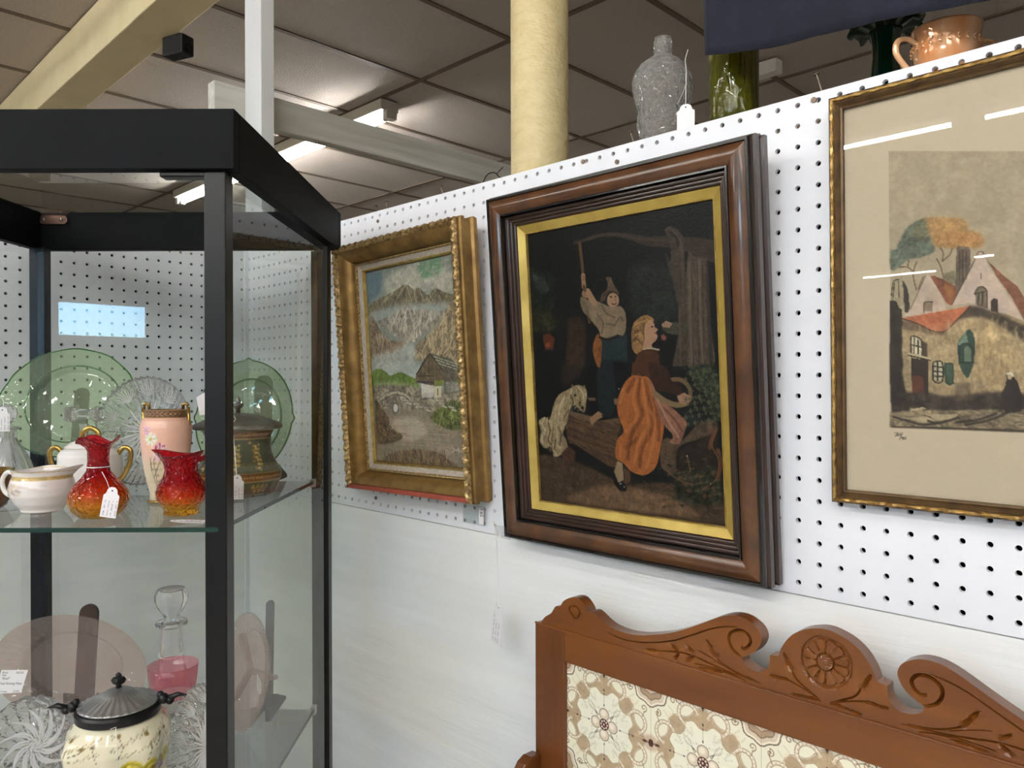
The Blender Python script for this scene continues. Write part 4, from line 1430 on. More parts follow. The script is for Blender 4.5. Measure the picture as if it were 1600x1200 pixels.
l|728,842 784,869 853,881|120,84,52|1|0|0.9|7
l|830,788 843,839|120,84,52|1|0|0.9|7
l|966,702 947,732 936,758|128,76,42|3|0|0.7|24
l|972,764 984,797 970,844|128,76,42|3|0|0.7|24
e|501,575 504,575 501,577|200,200,190|0.5|0|1|0
e|830,790 833,790 830,792|200,200,190|0.5|0|1|0
e|933,871 935,871 933,873|200,200,190|0.5|0|1|0
e|506,913 509,913 506,915|200,200,190|0.5|0|1|0"""
ART_C="""p|148,151 498,220 496,817 153,816|170,152,122|2|0.12|1|0
p|151,390 166,389 175,370 187,346 206,331 228,325 248,330 253,362 257,400 230,412 196,415 173,431 154,436|96,106,90|5|0.5|1|0
s240_22_40_90_0.3|151,390 175,370 206,331 248,330 257,400 196,413 154,434|96,108,92|1|0|0.4|9
p|231,325 257,325 313,335 330,350 332,367 354,372 364,391 362,403 338,405 291,399 257,391 248,368 244,338|176,130,72|6|0.35|1|0
p|261,369 300,361 354,374 362,397 329,401 279,391|182,112,58|8|0.3|0.6|0
p|217,330 239,333 248,361 221,380 203,355|128,120,84|10|0.5|0.6|0
s300_22_40_90_0.22|231,325 313,335 330,365 354,372 362,403 291,399 248,372|178,130,72|1|0|0.4|9
l|214,489 207,459 208,441 215,422|110,88,66|0.8|0|1|8
l|208,446 193,433 174,431|110,88,66|0.8|0|1|8
l|218,487 230,459|110,88,66|0.8|0|1|8
l|193,431 196,418|110,88,66|0.8|0|1|8
l|278,470 270,439 261,420|110,88,66|0.8|0|1|8
l|274,428 276,408 270,397|110,88,66|0.8|0|1|8
l|276,426 291,414 296,402|110,88,66|0.8|0|1|8
p|276,457 298,450 310,469 304,494 282,475|140,126,96|5|0.5|1|0
p|307,401 317,399 334,404 336,441 321,482 303,520 303,477|104,88,74|2|0.5|1|0
l|313,406 312,477|66,54,46|1.5|0|0.6|8
l|319,407 319,478|66,54,46|1.5|0|0.6|8
l|327,408 327,479|66,54,46|1.5|0|0.6|8
p|197,538 234,457 247,456 282,532 278,547 181,548|186,160,140|1|0.15|1|0
l|200,531 236,456|104,80,64|0.6|0|1|5
p|245,457 256,459 276,469 305,488 305,509 293,530 284,525|134,72,46|1.5|0.5|1|0
p|278,481 299,487 297,511 286,515|176,112,48|6|0|0.6|0
p|295,528 342,446 350,419 358,415 366,422 374,449 421,528 459,599 382,560 333,527|192,166,148|1|0.12|1|0
l|295,528 321,478 346,431|86,66,54|0.6|0|1|6
l|350,421 354,415 362,416 366,425|110,86,66|0.8|0|1|8
p|366,425 374,438 402,468 433,498 452,531 452,582 421,520 392,474|126,74,50|1.5|0.4|1|0
p|345,502 354,493 364,494 371,504 371,542 347,532|120,104,84|1|0.3|1|0
l|344,508 351,495 362,493 371,505 371,540|60,46,38|0.7|0|1|7
l|347,507 366,504|60,46,38|0.7|0|1|7
l|354,507 352,530|60,46,38|0.7|0|1|7
l|362,505 361,535|60,46,38|0.7|0|1|7
e|358,469 359,469 358,477|96,74,60|1|0|1|0
p|231,522 238,517 252,519 251,541 231,540|140,116,92|1|0.4|1|0
l|231,542 231,522 238,517 252,519|74,56,44|0.8|0|1|7
p|378,525 385,519 393,523 394,554 378,549|66,54,48|2|0.3|1|0
p|151,496 158,462 165,458 174,461 174,452 180,452 182,464 191,485 197,524 195,535 174,536 151,512|152,138,106|1.5|0.3|1|0
p|180,464 189,474 194,490 197,531 186,537 183,489|62,52,46|2|0.3|1|0
l|153,496 159,464 172,460|74,60,48|0.8|0|1|7
l|171,465 172,502|74,60,48|0.8|0|1|7
l|157,501 161,469|74,60,48|0.8|0|1|7
p|150,509 165,510 172,527 179,532 180,580 149,578|56,48,42|1.5|0.4|1|0
p|151,542 179,552 330,534 363,544 414,557 461,582 469,811 151,818|166,140,98|1|0.5|1|0
p|181,557 278,587 267,597 246,593 204,583 180,577|110,88,64|6|0.4|1|0
p|333,534 390,553 435,576 461,590 460,620 428,604 390,576 355,559 309,564 288,582|72,60,48|8|0.5|1|0
p|178,552 230,546 289,539 335,534 304,564 278,588 251,586 218,568|194,98,58|1|0.3|1|0
l|178,553 218,568 251,586 278,588 304,565 334,535|70,44,32|1|0|1|7
p|309,583 350,569 399,592 423,644 399,721 374,705 344,684 340,616|184,152,100|16|0.5|0.8|0
l|283,598 284,617|120,94,62|4|0|0.35|14
l|305,614 306,632|196,170,120|4|0|0.35|14
l|326,630 327,648|140,112,74|4|0|0.35|14
l|347,645 348,664|120,94,62|4|0|0.35|14
l|368,661 368,679|196,170,120|4|0|0.35|14
l|388,676 389,694|140,112,74|4|0|0.35|14
l|408,606 409,624|120,94,62|4|0|0.35|14
l|428,621 429,639|196,170,120|4|0|0.35|14
l|289,632 290,650|140,112,74|4|0|0.35|14
l|311,647 312,666|120,94,62|4|0|0.35|14
l|332,663 333,681|196,170,120|4|0|0.35|14
l|353,678 354,697|140,112,74|4|0|0.35|14
l|374,608 375,626|120,94,62|4|0|0.35|14
l|394,623 395,641|196,170,120|4|0|0.35|14
l|414,638 415,656|140,112,74|4|0|0.35|14
l|434,653 434,671|120,94,62|4|0|0.35|14
l|295,666 296,684|196,170,120|4|0|0.35|14
l|317,681 318,700|140,112,74|4|0|0.35|14
l|338,609 339,628|120,94,62|4|0|0.35|14
l|359,625 360,643|196,170,120|4|0|0.35|14
l|379,641 380,659|140,112,74|4|0|0.35|14
l|400,656 401,674|120,94,62|4|0|0.35|14
l|419,671 420,689|196,170,120|4|0|0.35|14
l|439,685 440,703|140,112,74|4|0|0.35|14
l|302,611 303,630|120,94,62|4|0|0.35|14
l|323,627 324,646|196,170,120|4|0|0.35|14
l|344,643 345,661|140,112,74|4|0|0.35|14
l|365,658 366,676|120,94,62|4|0|0.35|14
l|385,673 386,691|196,170,120|4|0|0.35|14
l|406,604 407,622|140,112,74|4|0|0.35|14
s420_60_88_12_0.25|190,583 399,567 465,620 465,726 217,727|164,138,96|1|0|0.3|12
p|151,536 178,543 179,638 189,738 195,777 152,778|52,44,40|4|0.6|1|0
p|187,649 200,650 201,727 187,727 178,683|150,130,92|5|0.5|1|0
p|200,601 208,596 226,609 226,642 201,634|196,184,150|1|0.3|1|0
p|224,606 239,615 238,648 225,642|76,56,46|3|0|1|0
l|200,636 200,601 208,596 225,608 226,641|52,40,34|0.8|0|1|8
l|208,600 207,636|52,40,34|0.8|0|1|8
l|217,606 217,638|52,40,34|0.8|0|1|8
l|201,616 225,623|52,40,34|0.8|0|1|8
l|194,637 218,643 245,651|180,164,124|1|0|1|14
l|194,641 218,647 245,654|40,32,28|1|0|1|8
p|200,647 240,653 241,738 231,753 202,749|52,42,36|2|0.3|1|0
p|202,688 230,691 230,752 203,751|98,50,34|3|0.3|1|0
p|252,658 272,659 272,702 252,700|178,168,136|1|0.3|1|0
l|252,658 272,659 272,702 252,700 252,658|44,36,32|0.8|0|1|9
l|262,659 262,701|44,36,32|0.8|0|1|9
l|252,679 272,681|44,36,32|0.8|0|1|9
l|252,668 272,670|44,36,32|0.8|0|1|9
l|252,690 272,692|44,36,32|0.8|0|1|9
p|277,659 298,662 299,708 288,713 278,705|62,84,66|1|0.3|1|0
l|280,662 296,664 296,705 281,702 280,662|34,48,38|0.6|0|1|5
p|306,620 319,599 330,586 336,588 344,605 343,653 337,679 328,695 316,679 309,652|48,72,62|2|0.5|1|0
p|306,619 325,593 330,615 314,622|110,140,118|2|0.4|1|0
p|321,628 328,623 336,631 336,658 322,659|96,116,92|1.5|0.3|1|0
l|311,663 312,625 324,618 340,629 341,661|36,50,44|1|0|1|8
l|314,660 342,661|36,50,44|1|0|1|8
p|184,730 245,730 277,737 339,732 389,726 469,736 469,771 287,772 189,763|58,48,42|9|0.8|1|0
p|301,705 334,705 339,747 298,748|100,84,64|8|0.5|0.7|0
p|152,778 287,770 410,764 469,768 471,813 154,816|126,110,82|4|0.9|1|0
s260_50_4_14_0.45|152,778 469,766 469,811 154,815|116,100,76|1|0|0.5|8
p|239,780 308,777 298,788 258,793|168,150,114|2|0.3|1|0
p|195,769 228,763 234,766 209,772|178,154,120|1.5|0|1|0
p|183,789 231,785 261,793 231,801|162,144,108|3|0.3|1|0
l|239,794 263,799 308,785|48,38,32|3|0|0.8|15
l|183,794 225,804 260,799|48,38,32|3|0|0.8|15
l|323,801 374,789 410,772|48,38,32|3|0|0.8|15
l|154,812 244,811 349,810 469,811|48,38,32|3|0|0.8|15
l|303,796 349,789 389,774|48,38,32|3|0|0.8|15
l|157,787 178,794|48,38,32|3|0|0.8|15
p|410,700 412,687 419,684 425,693 434,708 441,736 440,766 427,770 407,770 406,741 399,730 406,718|48,40,38|2|0.2|1|0
e|417,693 421,693 417,700|176,150,118|2|0|1|0
l|413,687 419,685 423,691|206,196,170|1|0|1|10
l|159,827 163,825 165,828 160,833 166,832|84,76,66|0.4|0|1|5
l|168,825 166,831 170,832 170,828|84,76,66|0.4|0|1|5
l|172,825 174,827 172,831|84,76,66|0.4|0|1|5
l|178,824 171,842|84,76,66|0.4|0|1|5
l|174,837 178,835 177,841|84,76,66|0.4|0|1|5
l|179,837 182,836 182,840 179,840 179,837|84,76,66|0.4|0|1|5
l|184,836 186,835 187,839 185,840|84,76,66|0.4|0|1|5"""

def framed(name, label, c, tilt, rollv):
    t = thing(name, label, 'picture', c)
    M = Matrix.Rotation(radians(tilt), 4, 'X') @ Matrix.Rotation(-radians(rollv), 4, 'Y')
    t.rotation_euler = M.to_euler()
    return t

# --- mountain landscape in the gilt frame
m_gold = mat('worn gilt', (150, 118, 66), .38, metal=.5, rgb2=(112, 84, 42), nscale=40, bump=.0004, bscale=120)
m_gold2 = mat('bright gilt edge', (196, 174, 112), .3, metal=.7, rgb2=(160, 128, 56), nscale=60)
m_orn = mat('carved gilt ornament', (206, 176, 122), .36, metal=.5, rgb2=(96, 70, 36), nscale=220, bump=.0006, bscale=300)
m_linen = mat('oatmeal linen', (190, 180, 168), .9, rgb2=(160, 148, 134), nscale=300, stretch=(1, 1, .3), bump=.0004, bscale=700)
m_red = mat('bare red clay paint', (158, 74, 58), .6, noise=.2, nscale=30)
t1 = framed('framed_landscape_painting', 'gilt framed oil painting of misty mountains, a chalet and a pond', (.706, -.065, 1.582), 3.06, 1.18)
WF, HF = .369, .481
frame_sweep('outer_moulding', WF, HF, [(.004, .052), (-.001, .050), (-.003, .040), (.001, .036), (.001, .022), (-.002, .020), (-.002, .012), (.002, .010), (.002, .004)], m_gold, t1)
def orn(k, s, L, side):
    ph = s * 2 * pi / .0105
    if k in (1, 2, 3):
        a = sin(ph + (k - 2) * 1.4)
        return (0.0022 * a * (1 if k != 2 else .3), -.0034 * (.5 + .5 * sin(ph * .5 + k * 1.9)) - .0012 * a)
    return (0, 0)
frame_sweep('carved_rim', WF, HF, [(.0002, .004), (.0015, .0), (.0045, -.002), (.009, .0005), (.0112, .0048)], m_orn, t1, n=190, disp=orn, sides=(0, 1, 3), auto=60)
frame_sweep('scraped_rim', WF, HF, [(.0005, .004), (.002, .0), (.0095, .0), (.010, .004)], m_red, t1, sides=(2,))
frame_sweep('cove', WF, HF, [(.0105, .0042)] + arcp(.0108, .004, .034, .030, .006) + [(.0345, .029)], m_gold, t1)
def bead(k, s, L, side):
    return (0, -.0012 * abs(sin(s * pi / .0052)) if k in (1, 2) else 0)
frame_sweep('beading', WF, HF, [(.0346, .031), (.035, .0275), (.0372, .0275), (.0385, .031)], m_orn, t1, n=240, disp=bead)
frame_sweep('linen_liner', WF, HF, [(.0386, .0312), (.0476, .0355)], m_linen, t1)
frame_sweep('gilt_slip', WF, HF, [(.0477, .0355), (.0482, .034), (.050, .0342), (.0522, .0395)], m_gold2, t1)

P = Paint(270, 380, (128, 136, 126), 3)
P.spec(ART_A, .42)
P.tex(.10)
P.grade(.95, .92)
cv = P.sheet('canvas', .265, .374, vcol_mat('oil paint', .42, .15), t1, relief=.00025, yoff=.0405)
G().box(-WF / 2 + .006, WF / 2 - .006, .044, .052, -HF / 2 + .006, HF / 2 - .006).obj('backing', m_stud, t1)

# --- children at the well in the dark walnut frame
m_waln = mat('walnut moulding', (88, 56, 30), .28, rgb2=(58, 34, 18), nscale=26, stretch=(1, 1, 1), coat=.35)
m_walnd = mat('dark stepped walnut', (50, 30, 22), .28, rgb2=(34, 20, 16), nscale=26, coat=.35)
m_ebon = mat('ebonised edge', (16, 14, 14), .25, coat=.3)
m_slip = mat('aged brass gilt slip', (190, 166, 88), .42, metal=.35, rgb2=(160, 136, 64), nscale=22, bump=.0003, bscale=150)
t2 = framed('framed_genre_painting', 'dark walnut framed painting of a boy, a girl in an orange skirt and a dog', (1.190, -.066, 1.5695), 4.16, 0)
WG, HG = .4433, .538
frame_sweep('outer_moulding', WG, HG, [(.004, .046), (.000, .044), (-.004, .040), (-.004, .032), (.001, .030), (.001, .024), (-.003, .021), (-.003, .012), (.0, .010), (.0, .004), (.002, .0005)], m_walnd, t2)
frame_sweep('outer_edge', WG, HG, [(.0, .0035), (.0015, .0), (.0045, .0), (.0055, .002)], m_ebon, t2)
frame_sweep('rounded_moulding', WG, HG, [(.0056, .0022)] + arcp(.0058, .0015, .0285, .0015, .0042, 10) + [(.0288, .003)], m_waln, t2)
frame_sweep('black_channel', WG, HG, [(.0289, .003), (.0295, .0005), (.0318, .0005), (.0322, .009)], m_ebon, t2)
frame_sweep('stepped_moulding', WG, HG, [(.0323, .009), (.0335, .0075)] + arcp(.034, .008, .0385, .0105, .0012, 4) + arcp(.0388, .0115, .043, .014, .0012, 4) + arcp(.0432, .015, .0475, .0175, .0012, 4) + [(.0477, .019)], m_walnd, t2)
frame_sweep('gilt_slip', WG, HG, [(.0478, .019), (.0485, .0175), (.0600, .0235)], m_slip, t2)
frame_sweep('sight_bead', WG, HG, [(.0601, .0236), (.0604, .0222), (.0614, .0224), (.0622, .0262)], m_gold2, t2)
P = Paint(440, 570, (19, 20, 20), 9)
P.spec(ART_B, .31)
P.tex(.06)
P.grade(.65, .90)
P.sheet('canvas', .321, .413, vcol_mat('varnished oil paint', .42, .0, spec=.16), t2, relief=.0003, yoff=.0264)
G().box(-WG / 2 + .006, WG / 2 - .006, .032, .0455, -HG / 2 + .006, HG / 2 - .006).obj('backing', m_dark, t2)

# --- etching under glass in the thin gold frame
m_thin = mat('thin gold frame', (96, 74, 46), .38, metal=.4, rgb2=(66, 48, 28), nscale=60, bump=.0006, bscale=90)
m_thing = mat('scored gold line', (186, 150, 84), .35, metal=.5, rgb2=(96, 66, 30), nscale=130)
t3 = framed('framed_etching', 'thin gold framed coloured etching of a village house under glass', (1.692, -.027, 1.643), .9, 0)
WE, HE = .42, .465
frame_sweep('outer_moulding', WE, HE, [(.001, .020), (.0, .018), (.0, .002), (.0015, .0)], m_thin, t3)
def score(k, s, L, side):
    return (0.0006 * sin(s * 2 * pi / .019 + k * 2.2), -.0006 * sin(s * 2 * pi / .013 + k))
frame_sweep('gold_line', WE, HE, [(.0016, .0), (.003, -.0015), (.005, -.0012), (.0058, .001)], m_thing, t3, n=120, disp=score)
frame_sweep('inner_moulding', WE, HE, [(.0059, .001), (.0075, .0005), (.0112, .0045), (.0125, .0035), (.0145, .0045), (.0150, .0085)], m_thin, t3)
P = Paint(470, 515, (196, 178, 148), 21)
bare = P.img.copy()
P.spec(ART_C, .19)
c0 = int(.455 * 470)
P.img[:, c0:2 * c0] = P.img[:, :c0][:, ::-1]
P.poly([(757, 150), (860, 150), (860, 700), (757, 690)], (170, 152, 122), .4, .12)
P.poly([(757, 690), (860, 705), (860, 820), (757, 820)], (116, 100, 76), .6, .6)
mk = np.zeros((515, 470, 1)); mk[int(.1528 * 515):int(.8137 * 515), int(.1488 * 470):int(.8512 * 470)] = 1
mk = blur(mk[..., 0], .6)[..., None]
P.img = P.img * mk + bare * (1 - mk)
P.spec('\n'.join(ART_C.strip().split('\n')[-7:]), .19)
P.tex(.03)
P.grade(1.06, .72)
P.sheet('print', WE, .46, vcol_mat('mat paper', .85), t3, yoff=.0095)
G().box(-WE / 2 + .0145, WE / 2 - .0145, .0062, .0078, -HE / 2 + .0145, HE / 2 - .0145).obj('glass', pane_mat('picture glass', (.93, .93, .92), 1.42), t3)
G().box(-WE / 2 + .006, WE / 2 - .006, .0115, .0195, -HE / 2 + .006, HE / 2 - .006).obj('backing', m_dark, t3)

# price tags hanging on the pictures -------------------------------------------
m_card = mat('white tag card', (232, 230, 232), .6)
m_string = mat('white cotton string', (232, 230, 226), .8)
m_ink = mat('dark violet ink', (58, 48, 92), .6)
m_inkb = mat('grey pencil', (70, 66, 66), .6)
def tag_shape(w, h, top=.32, curl=0.0, ny=8):
    """price tag outline hanging from its hole at the origin, in local x,z"""
    sh = [(-.5, -1), (.5, -1), (.5, -.26), (.36, -.20), (.30, -.06), (.14, .02), (-.14, .02), (-.30, -.06), (-.36, -.20), (-.5, -.26)]
    g = G()
    g.prism([(x * w, z * h + .1 * h) for x, z in sh], -.00018, .00018)
    return g
def price_tag(label, loc, w, h, rot, rows=4, seed=1, ink=None, parent=None, strings=None, texts=None, vert=True):
    t = thing('price_tag', label, 'price tag', loc, 0, None, rot)
    tag_shape(w, h).obj('card', m_card, t)
    G().tube([(0, -.0003, 0), (0, .0003, 0)], min(w * .06, .0011), 10).obj('hole', m_black, t)
    if rows:
        if vert:
            scribble('handwriting', rows, ink or m_ink, t, -h * .84, -h * .12, w * .30, w * .24, w * .07, -.0003, seed, r=.00016, vert=True)
        else:
            scribble('handwriting', rows, ink or m_ink, t, -w * .42, w * .42, -h * .3, h * .17, w * .05, -.0003, seed, r=.00016)
    if strings:
        for s in strings:
            G().tube(s, .00035, 6).obj('string', m_string, t)
    return t
tt = price_tag('white paper price tag hanging on a long string below the dark walnut frame', (.9615, -.052, 1.187), .030, .070, (0, radians(9), radians(-12)), 3, 4, m_inkb,
               strings=[])
cst = thing('tag_string', 'long white string holding the price tag under the walnut frame', 'string', (.97, -.06, 1.31))
G().tube([(p.x - .97, p.y + .06, p.z - 1.31) for p in smooth_line([(.9615, -.0525, 1.188), (.9640, -.056, 1.25), (.9665, -.062, 1.30), (.9655, -.064, 1.316), (.9620, -.065, 1.329), (.9680, -.067, 1.327), (.9740, -.067, 1.324), (.9760, -.065, 1.316), (.9765, -.062, 1.304)], 5)], .0008, 6).obj('strand', m_string, cst)
G().tube([(.9765 - .97, -.062 + .06, 1.304 - 1.31), (.9705 - .97, -.062 + .06, 1.306 - 1.31), (.9675 - .97, -.062 + .06, 1.303 - 1.31)], .0012, 6).obj('knot', m_string, cst)
tape = G().box(-.017, .017, -.0002, .0, -.010, .010).obj('clear_tape', pane_mat('clear tape', (.9, .9, .9), 1.6, .15), loc=(.9735, -.0535, 1.3105), rot=(radians(4.16), radians(1), 0))
tag(tape, 'strip of clear tape on the lower left corner of the walnut frame', 'tape')
# clear tag pocket under the mountain painting
pk = thing('clear_tag_pocket', 'clear plastic tag pocket hanging below the mountain painting', 'tag', (.852, -.0065, 1.318), radians(0))
bevel(G().box(-.026, .030, -.001, .001, -.016, .018).obj('pocket', pane_mat('clear plastic', (.88, .9, .9), 1.5, .1), pk), .0006)
G().box(.016, .028, -.0012, -.0011, -.014, .012).obj('label', m_card, pk)
text_obj('price', '165', .010, m_inkb, pk, (.0195, -.0014, .006), (pi / 2, radians(90), 0))

# ================================================================== TILE-BACKED WASHSTAND
m_oak = mat('golden stained satin wood', (112, 64, 17), .36, rgb2=(86, 45, 10), nscale=9, stretch=(.35, 1, 2.2), coat=.3, bump=.0002, bscale=120)
m_oakv = mat('golden stained satin wood upright', (104, 58, 19), .34, rgb2=(78, 40, 11), nscale=9, stretch=(2.2, 1, .35), coat=.3, bump=.0002, bscale=120)
ws = thing('washstand', 'carved golden brown washstand with patterned tile splashback', 'washstand', (1.499, -.085, 0))
ZR = 1.196
bevel(G().box(-.3705, .3705, .0, .019, ZR - .045, ZR - .0005).obj('top_rail', m_oak, ws), .0012)
for s in (-1, 1):
    bevel(G().box(min(s * .427, s * .371), max(s * .427, s * .371), -.0003, .0195, .79, ZR - .0005).obj('stile', m_oakv, ws), .0015)
G().tube([(-.427, .0008, ZR - .0008), (.427, .0008, ZR - .0008)], .0016, 10).obj('bead_moulding', m_oak, ws)
G().box(-.42, .42, .0195, .024, .79, ZR - .004).obj('back_board', m_dark, ws)

LEFT = [(-417.7, -2.9), (-414.3, 4.8), (-407.7, 11.6), (-397.8, 18.1), (-392.9, 24.5), (-388.1, 30.4), (-379.4, 32.6), (-375.3, 39.0), (-367.4, 44.9), (-356.5, 49.4), (-345.8, 49.7), (-338.2, 45.7), (-332.2, 39.5), (-329.2, 34.2), (-321.8, 36.2), (-313.0, 33.0), (-301.5, 26.3), (-287.3, 21.4), (-265.1, 19.7), (-243.6, 22.0), (-222.7, 27.3), (-197.4, 35.3), (-173.0, 46.1), (-149.4, 58.6), (-128.9, 69.8), (-113.4, 75.8), (-98.2, 76.8), (-86.7, 73.2), (-77.4, 66.8), (-73.3, 57.7), (-75.4, 48.7), (-81.6, 40.0), (-90.0, 34.0), (-98.4, 29.6), (-96.2, 23.6), (-89.9, 19.6), (-81.5, 17.9), (-74.3, 18.6), (-67.5, 23.6), (-64.0, 31.0), (-63.5, 40.5), (-53.0, 42.6), (-50.0, 51.7), (-43.1, 63.1), (-35.3, 71.5), (-23, 79.3), (-9, 83.7)]
STROKES = [  # (points, half width mm, depth mm, leaf?)
 ([(-301.5, 16.0), (-281.7, 11.4), (-254.3, 11.1), (-222.7, 17.1), (-192.4, 26.8), (-163.5, 40.9), (-135.7, 55.1), (-117.8, 60.9), (-102.6, 63.9)], 1.0, 1.6, 0),
 ([(-98.4, 30.2), (-109.1, 35.5), (-114.5, 45.2), (-113.4, 53.5), (-106.9, 59.0), (-98.3, 60.9), (-90.8, 58.7), (-86.7, 51.8), (-89.8, 44.2), (-95.1, 40.5), (-98.3, 41.1)], 2.0, 3.0, 0),
 ([(-359.6, 36.2), (-362.8, 30.8), (-356.6, 23.7), (-352.0, 21.1), (-345.8, 24.8), (-344.3, 32.2), (-350.4, 37.6), (-359.6, 36.2)], 1.5, 2.4, 0),
 ([(-215.0, 8.1), (-187.6, 13.8), (-163.5, 14.9), (-140.3, 11.5), (-117.9, 8.2), (-96.3, 7.0), (-77.4, 5.9)], 1.1, 1.8, 0),
 ([(-133.5, 21.4), (-117.9, 13.3), (-100.5, 8.9), (-83.6, 7.5)], 1.1, 1.8, 0),
 ([(-156.5, 23.9), (-140.3, 19.7), (-122.3, 13.1)], .7, 1.2, 0),
 ([(-126.8, 6.9), (-109.2, 5.6), (-94.2, 3.2)], .8, 1.4, 0),
 ([(-161.2, 6.2), (-140.3, 7.4), (-124.6, 7.5)], .7, 1.2, 0),
 ([(-233.6, 6.1), (-215.0, 8.1)], 2.2, 2.2, 1), ([(-195.4, 20.8), (-186.3, 16.0)], 2.4, 2.6, 1), ([(-183.9, 11.9), (-190.0, 4.3)], 2.6, 2.6, 1),
 ([(-171.8, 24.8), (-163.5, 19.5)], 2.6, 2.6, 1), ([(-162.4, 14.2), (-171.9, 7.0)], 2.6, 2.6, 1), ([(-145.3, 38.0), (-138.0, 29.5)], 2.8, 2.8, 1),
 ([(-140.3, 30.9), (-131.3, 21.0)], 3.0, 2.8, 1), ([(-154.2, 2.8), (-138.1, 3.9)], 1.8, 2.0, 1), ([(-141.4, 3.8), (-122.4, 5.1)], 2.0, 2.2, 1),
 ([(-47.7, 47.7), (-42.8, 39.4)], 2.4, 2.6, 1), ([(-44.8, 41.1), (-38.0, 31.2)], 3.0, 2.8, 1),
 ([(-38.0, 32.2), (-31.3, 20.8), (-16.1, 12.0), (-8.7, 7.7)], 1.2, 1.8, 0), ([(-63.8, 17.7), (-54.7, 17.3)], 2.2, 2.4, 1), ([(-57.7, 17.7), (-42.9, 18.6)], 2.2, 2.4, 1),
 ([(-42.9, 18.6), (-27.4, 14.3), (-8.7, 7.7)], 1.0, 1.6, 0), ([(-39.0, 3.2), (-23.7, 4.3)], 1.9, 2.2, 1), ([(-25.7, 4.8), (-7.8, 6.0)], 1.9, 2.2, 1),
 ([(-14, 8), (-22, 3.5)], .9, 1.5, 0)]
def resample(P, d):
    out = [P[0]]
    for p in P[1:]:
        while (p - out[-1]).length > d:
            out.append(out[-1] + (p - out[-1]).normalized() * d)
    out.append(P[-1])
    return out
def build_crest():
    out = LEFT + [(0, 84.8)] + [(-x, z) for x, z in LEFT[::-1]]
    ol = [Vector((x, z)) for x, z in out]
    # smooth the outline except at its sharp notches
    sm = []
    N = len(ol)
    for i in range(N - 1):
        p0, p1, p2, p3 = ol[max(i - 1, 0)], ol[i], ol[i + 1], ol[min(i + 2, N - 1)]
        def sharp(a, b, c):
            return (b - a).angle(c - b, 0) > radians(50)
        if i > 0 and sharp(p0, p1, p2): p0 = p1 - (p2 - p1)
        if i < N - 2 and sharp(p1, p2, p3): p3 = p2 + (p2 - p1)
        for j in range(3):
            t = j / 3
            sm.append(.5 * ((2 * p1) + (-p0 + p2) * t + (2 * p0 - 5 * p1 + 4 * p2 - p3) * t * t + (-p0 + 3 * p1 - 3 * p2 + p3) * t ** 3))
    sm.append(ol[-1])
    # strokes, both sides
    segs = []; pts = []
    for P, w, d, leaf in STROKES:
        for s in (-1, 1):
            Q = [Vector((x * s * -1, z, 0)) for x, z in P]
            Q = smooth_line(Q, 6) if len(Q) > 2 else Q
            Q = resample(Q, 1.3)
            L = len(Q)
            for i in range(L - 1):
                t = (i + .5) / L
                prof = (4 * t * (1 - t)) ** .5 if leaf else min(1, 6 * t, 6 * (1 - t)) ** .5
                segs.append((Q[i].x, Q[i].y, Q[i + 1].x, Q[i + 1].y, max(.35, w * prof), d * 1.9 * prof))
            for i in range(L):
                t = i / (L - 1)
                prof = (4 * t * (1 - t)) ** .5 if leaf else 1
                a = Q[min(i + 1, L - 1)] - Q[max(i - 1, 0)]
                nrm = Vector((-a.y, a.x, 0)).normalized()
                ks = (0, 1, -1) if not leaf else (0, 1, -1, .5, -.5)
                for k in ks:
                    q = Q[i] + nrm * (w * max(prof, .1) * k)
                    pts.append((q.x, q.y))
    pts += [(x, z) for x in np.arange(-415, 416, 4.0) for z in np.arange(0, 84, 4.0)]
    RC = (0.0, 48.8)
    for r in np.arange(1.2, 28.5, 1.15):
        n = max(8, int(2 * pi * r / 1.25))
        for i in range(n):
            pts.append((RC[0] + r * cos(2 * pi * i / n), RC[1] + r * sin(2 * pi * i / n)))
    pts = np.array(pts)
    # drop points too close to one another
    key = np.round(pts / .55).astype(int)
    _, ui = np.unique(key, axis=0, return_index=True)
    pts = pts[ui]
    # keep points clear of the outline
    O = np.array([(p.x, p.y) for p in sm] + [(sm[0].x, sm[0].y)])
    dmin = np.full(len(pts), 1e9)
    inside = np.zeros(len(pts), bool)
    for i in range(len(O) - 1):
        a, b_ = O[i], O[i + 1]
        ab = b_ - a; L = (ab ** 2).sum() + 1e-9
        t = np.clip(((pts - a) @ ab) / L, 0, 1)
        dmin = np.minimum(dmin, np.hypot(*(pts - a - t[:, None] * ab).T))
        c = ((a[1] > pts[:, 1]) != (b_[1] > pts[:, 1])) & (pts[:, 0] < (b_[0] - a[0]) * (pts[:, 1] - a[1]) / ((b_[1] - a[1]) or 1e-9) + a[0])
        inside ^= c
    pts = pts[inside & (dmin > .9)]
    nO = len(sm)
    V2 = [Vector((p.x, p.y)) for p in sm] + [Vector(p) for p in pts]
    r = delaunay_2d_cdt(V2, [], [list(range(nO))], 1, 1e-6)
    vv = np.array([(p.x, p.y) for p in r[0]]); ff = r[2]
    S = np.array(segs)
    dep_ = np.zeros(len(vv))
    for x0, z0, x1, z1, w, d in segs:
        m = (vv[:, 0] > min(x0, x1) - w) & (vv[:, 0] < max(x0, x1) + w) & (vv[:, 1] > min(z0, z1) - w) & (vv[:, 1] < max(z0, z1) + w)
        if not m.any():
            continue
        q = vv[m]
        ab = np.array([x1 - x0, z1 - z0]); L = (ab ** 2).sum() + 1e-9
        t = np.clip(((q - (x0, z0)) @ ab) / L, 0, 1)
        dd = np.hypot(*(q - (x0, z0) - t[:, None] * ab).T)
        dep_[m] = np.maximum(dep_[m], d * np.clip(1 - dd / w, 0, 1) ** .8)
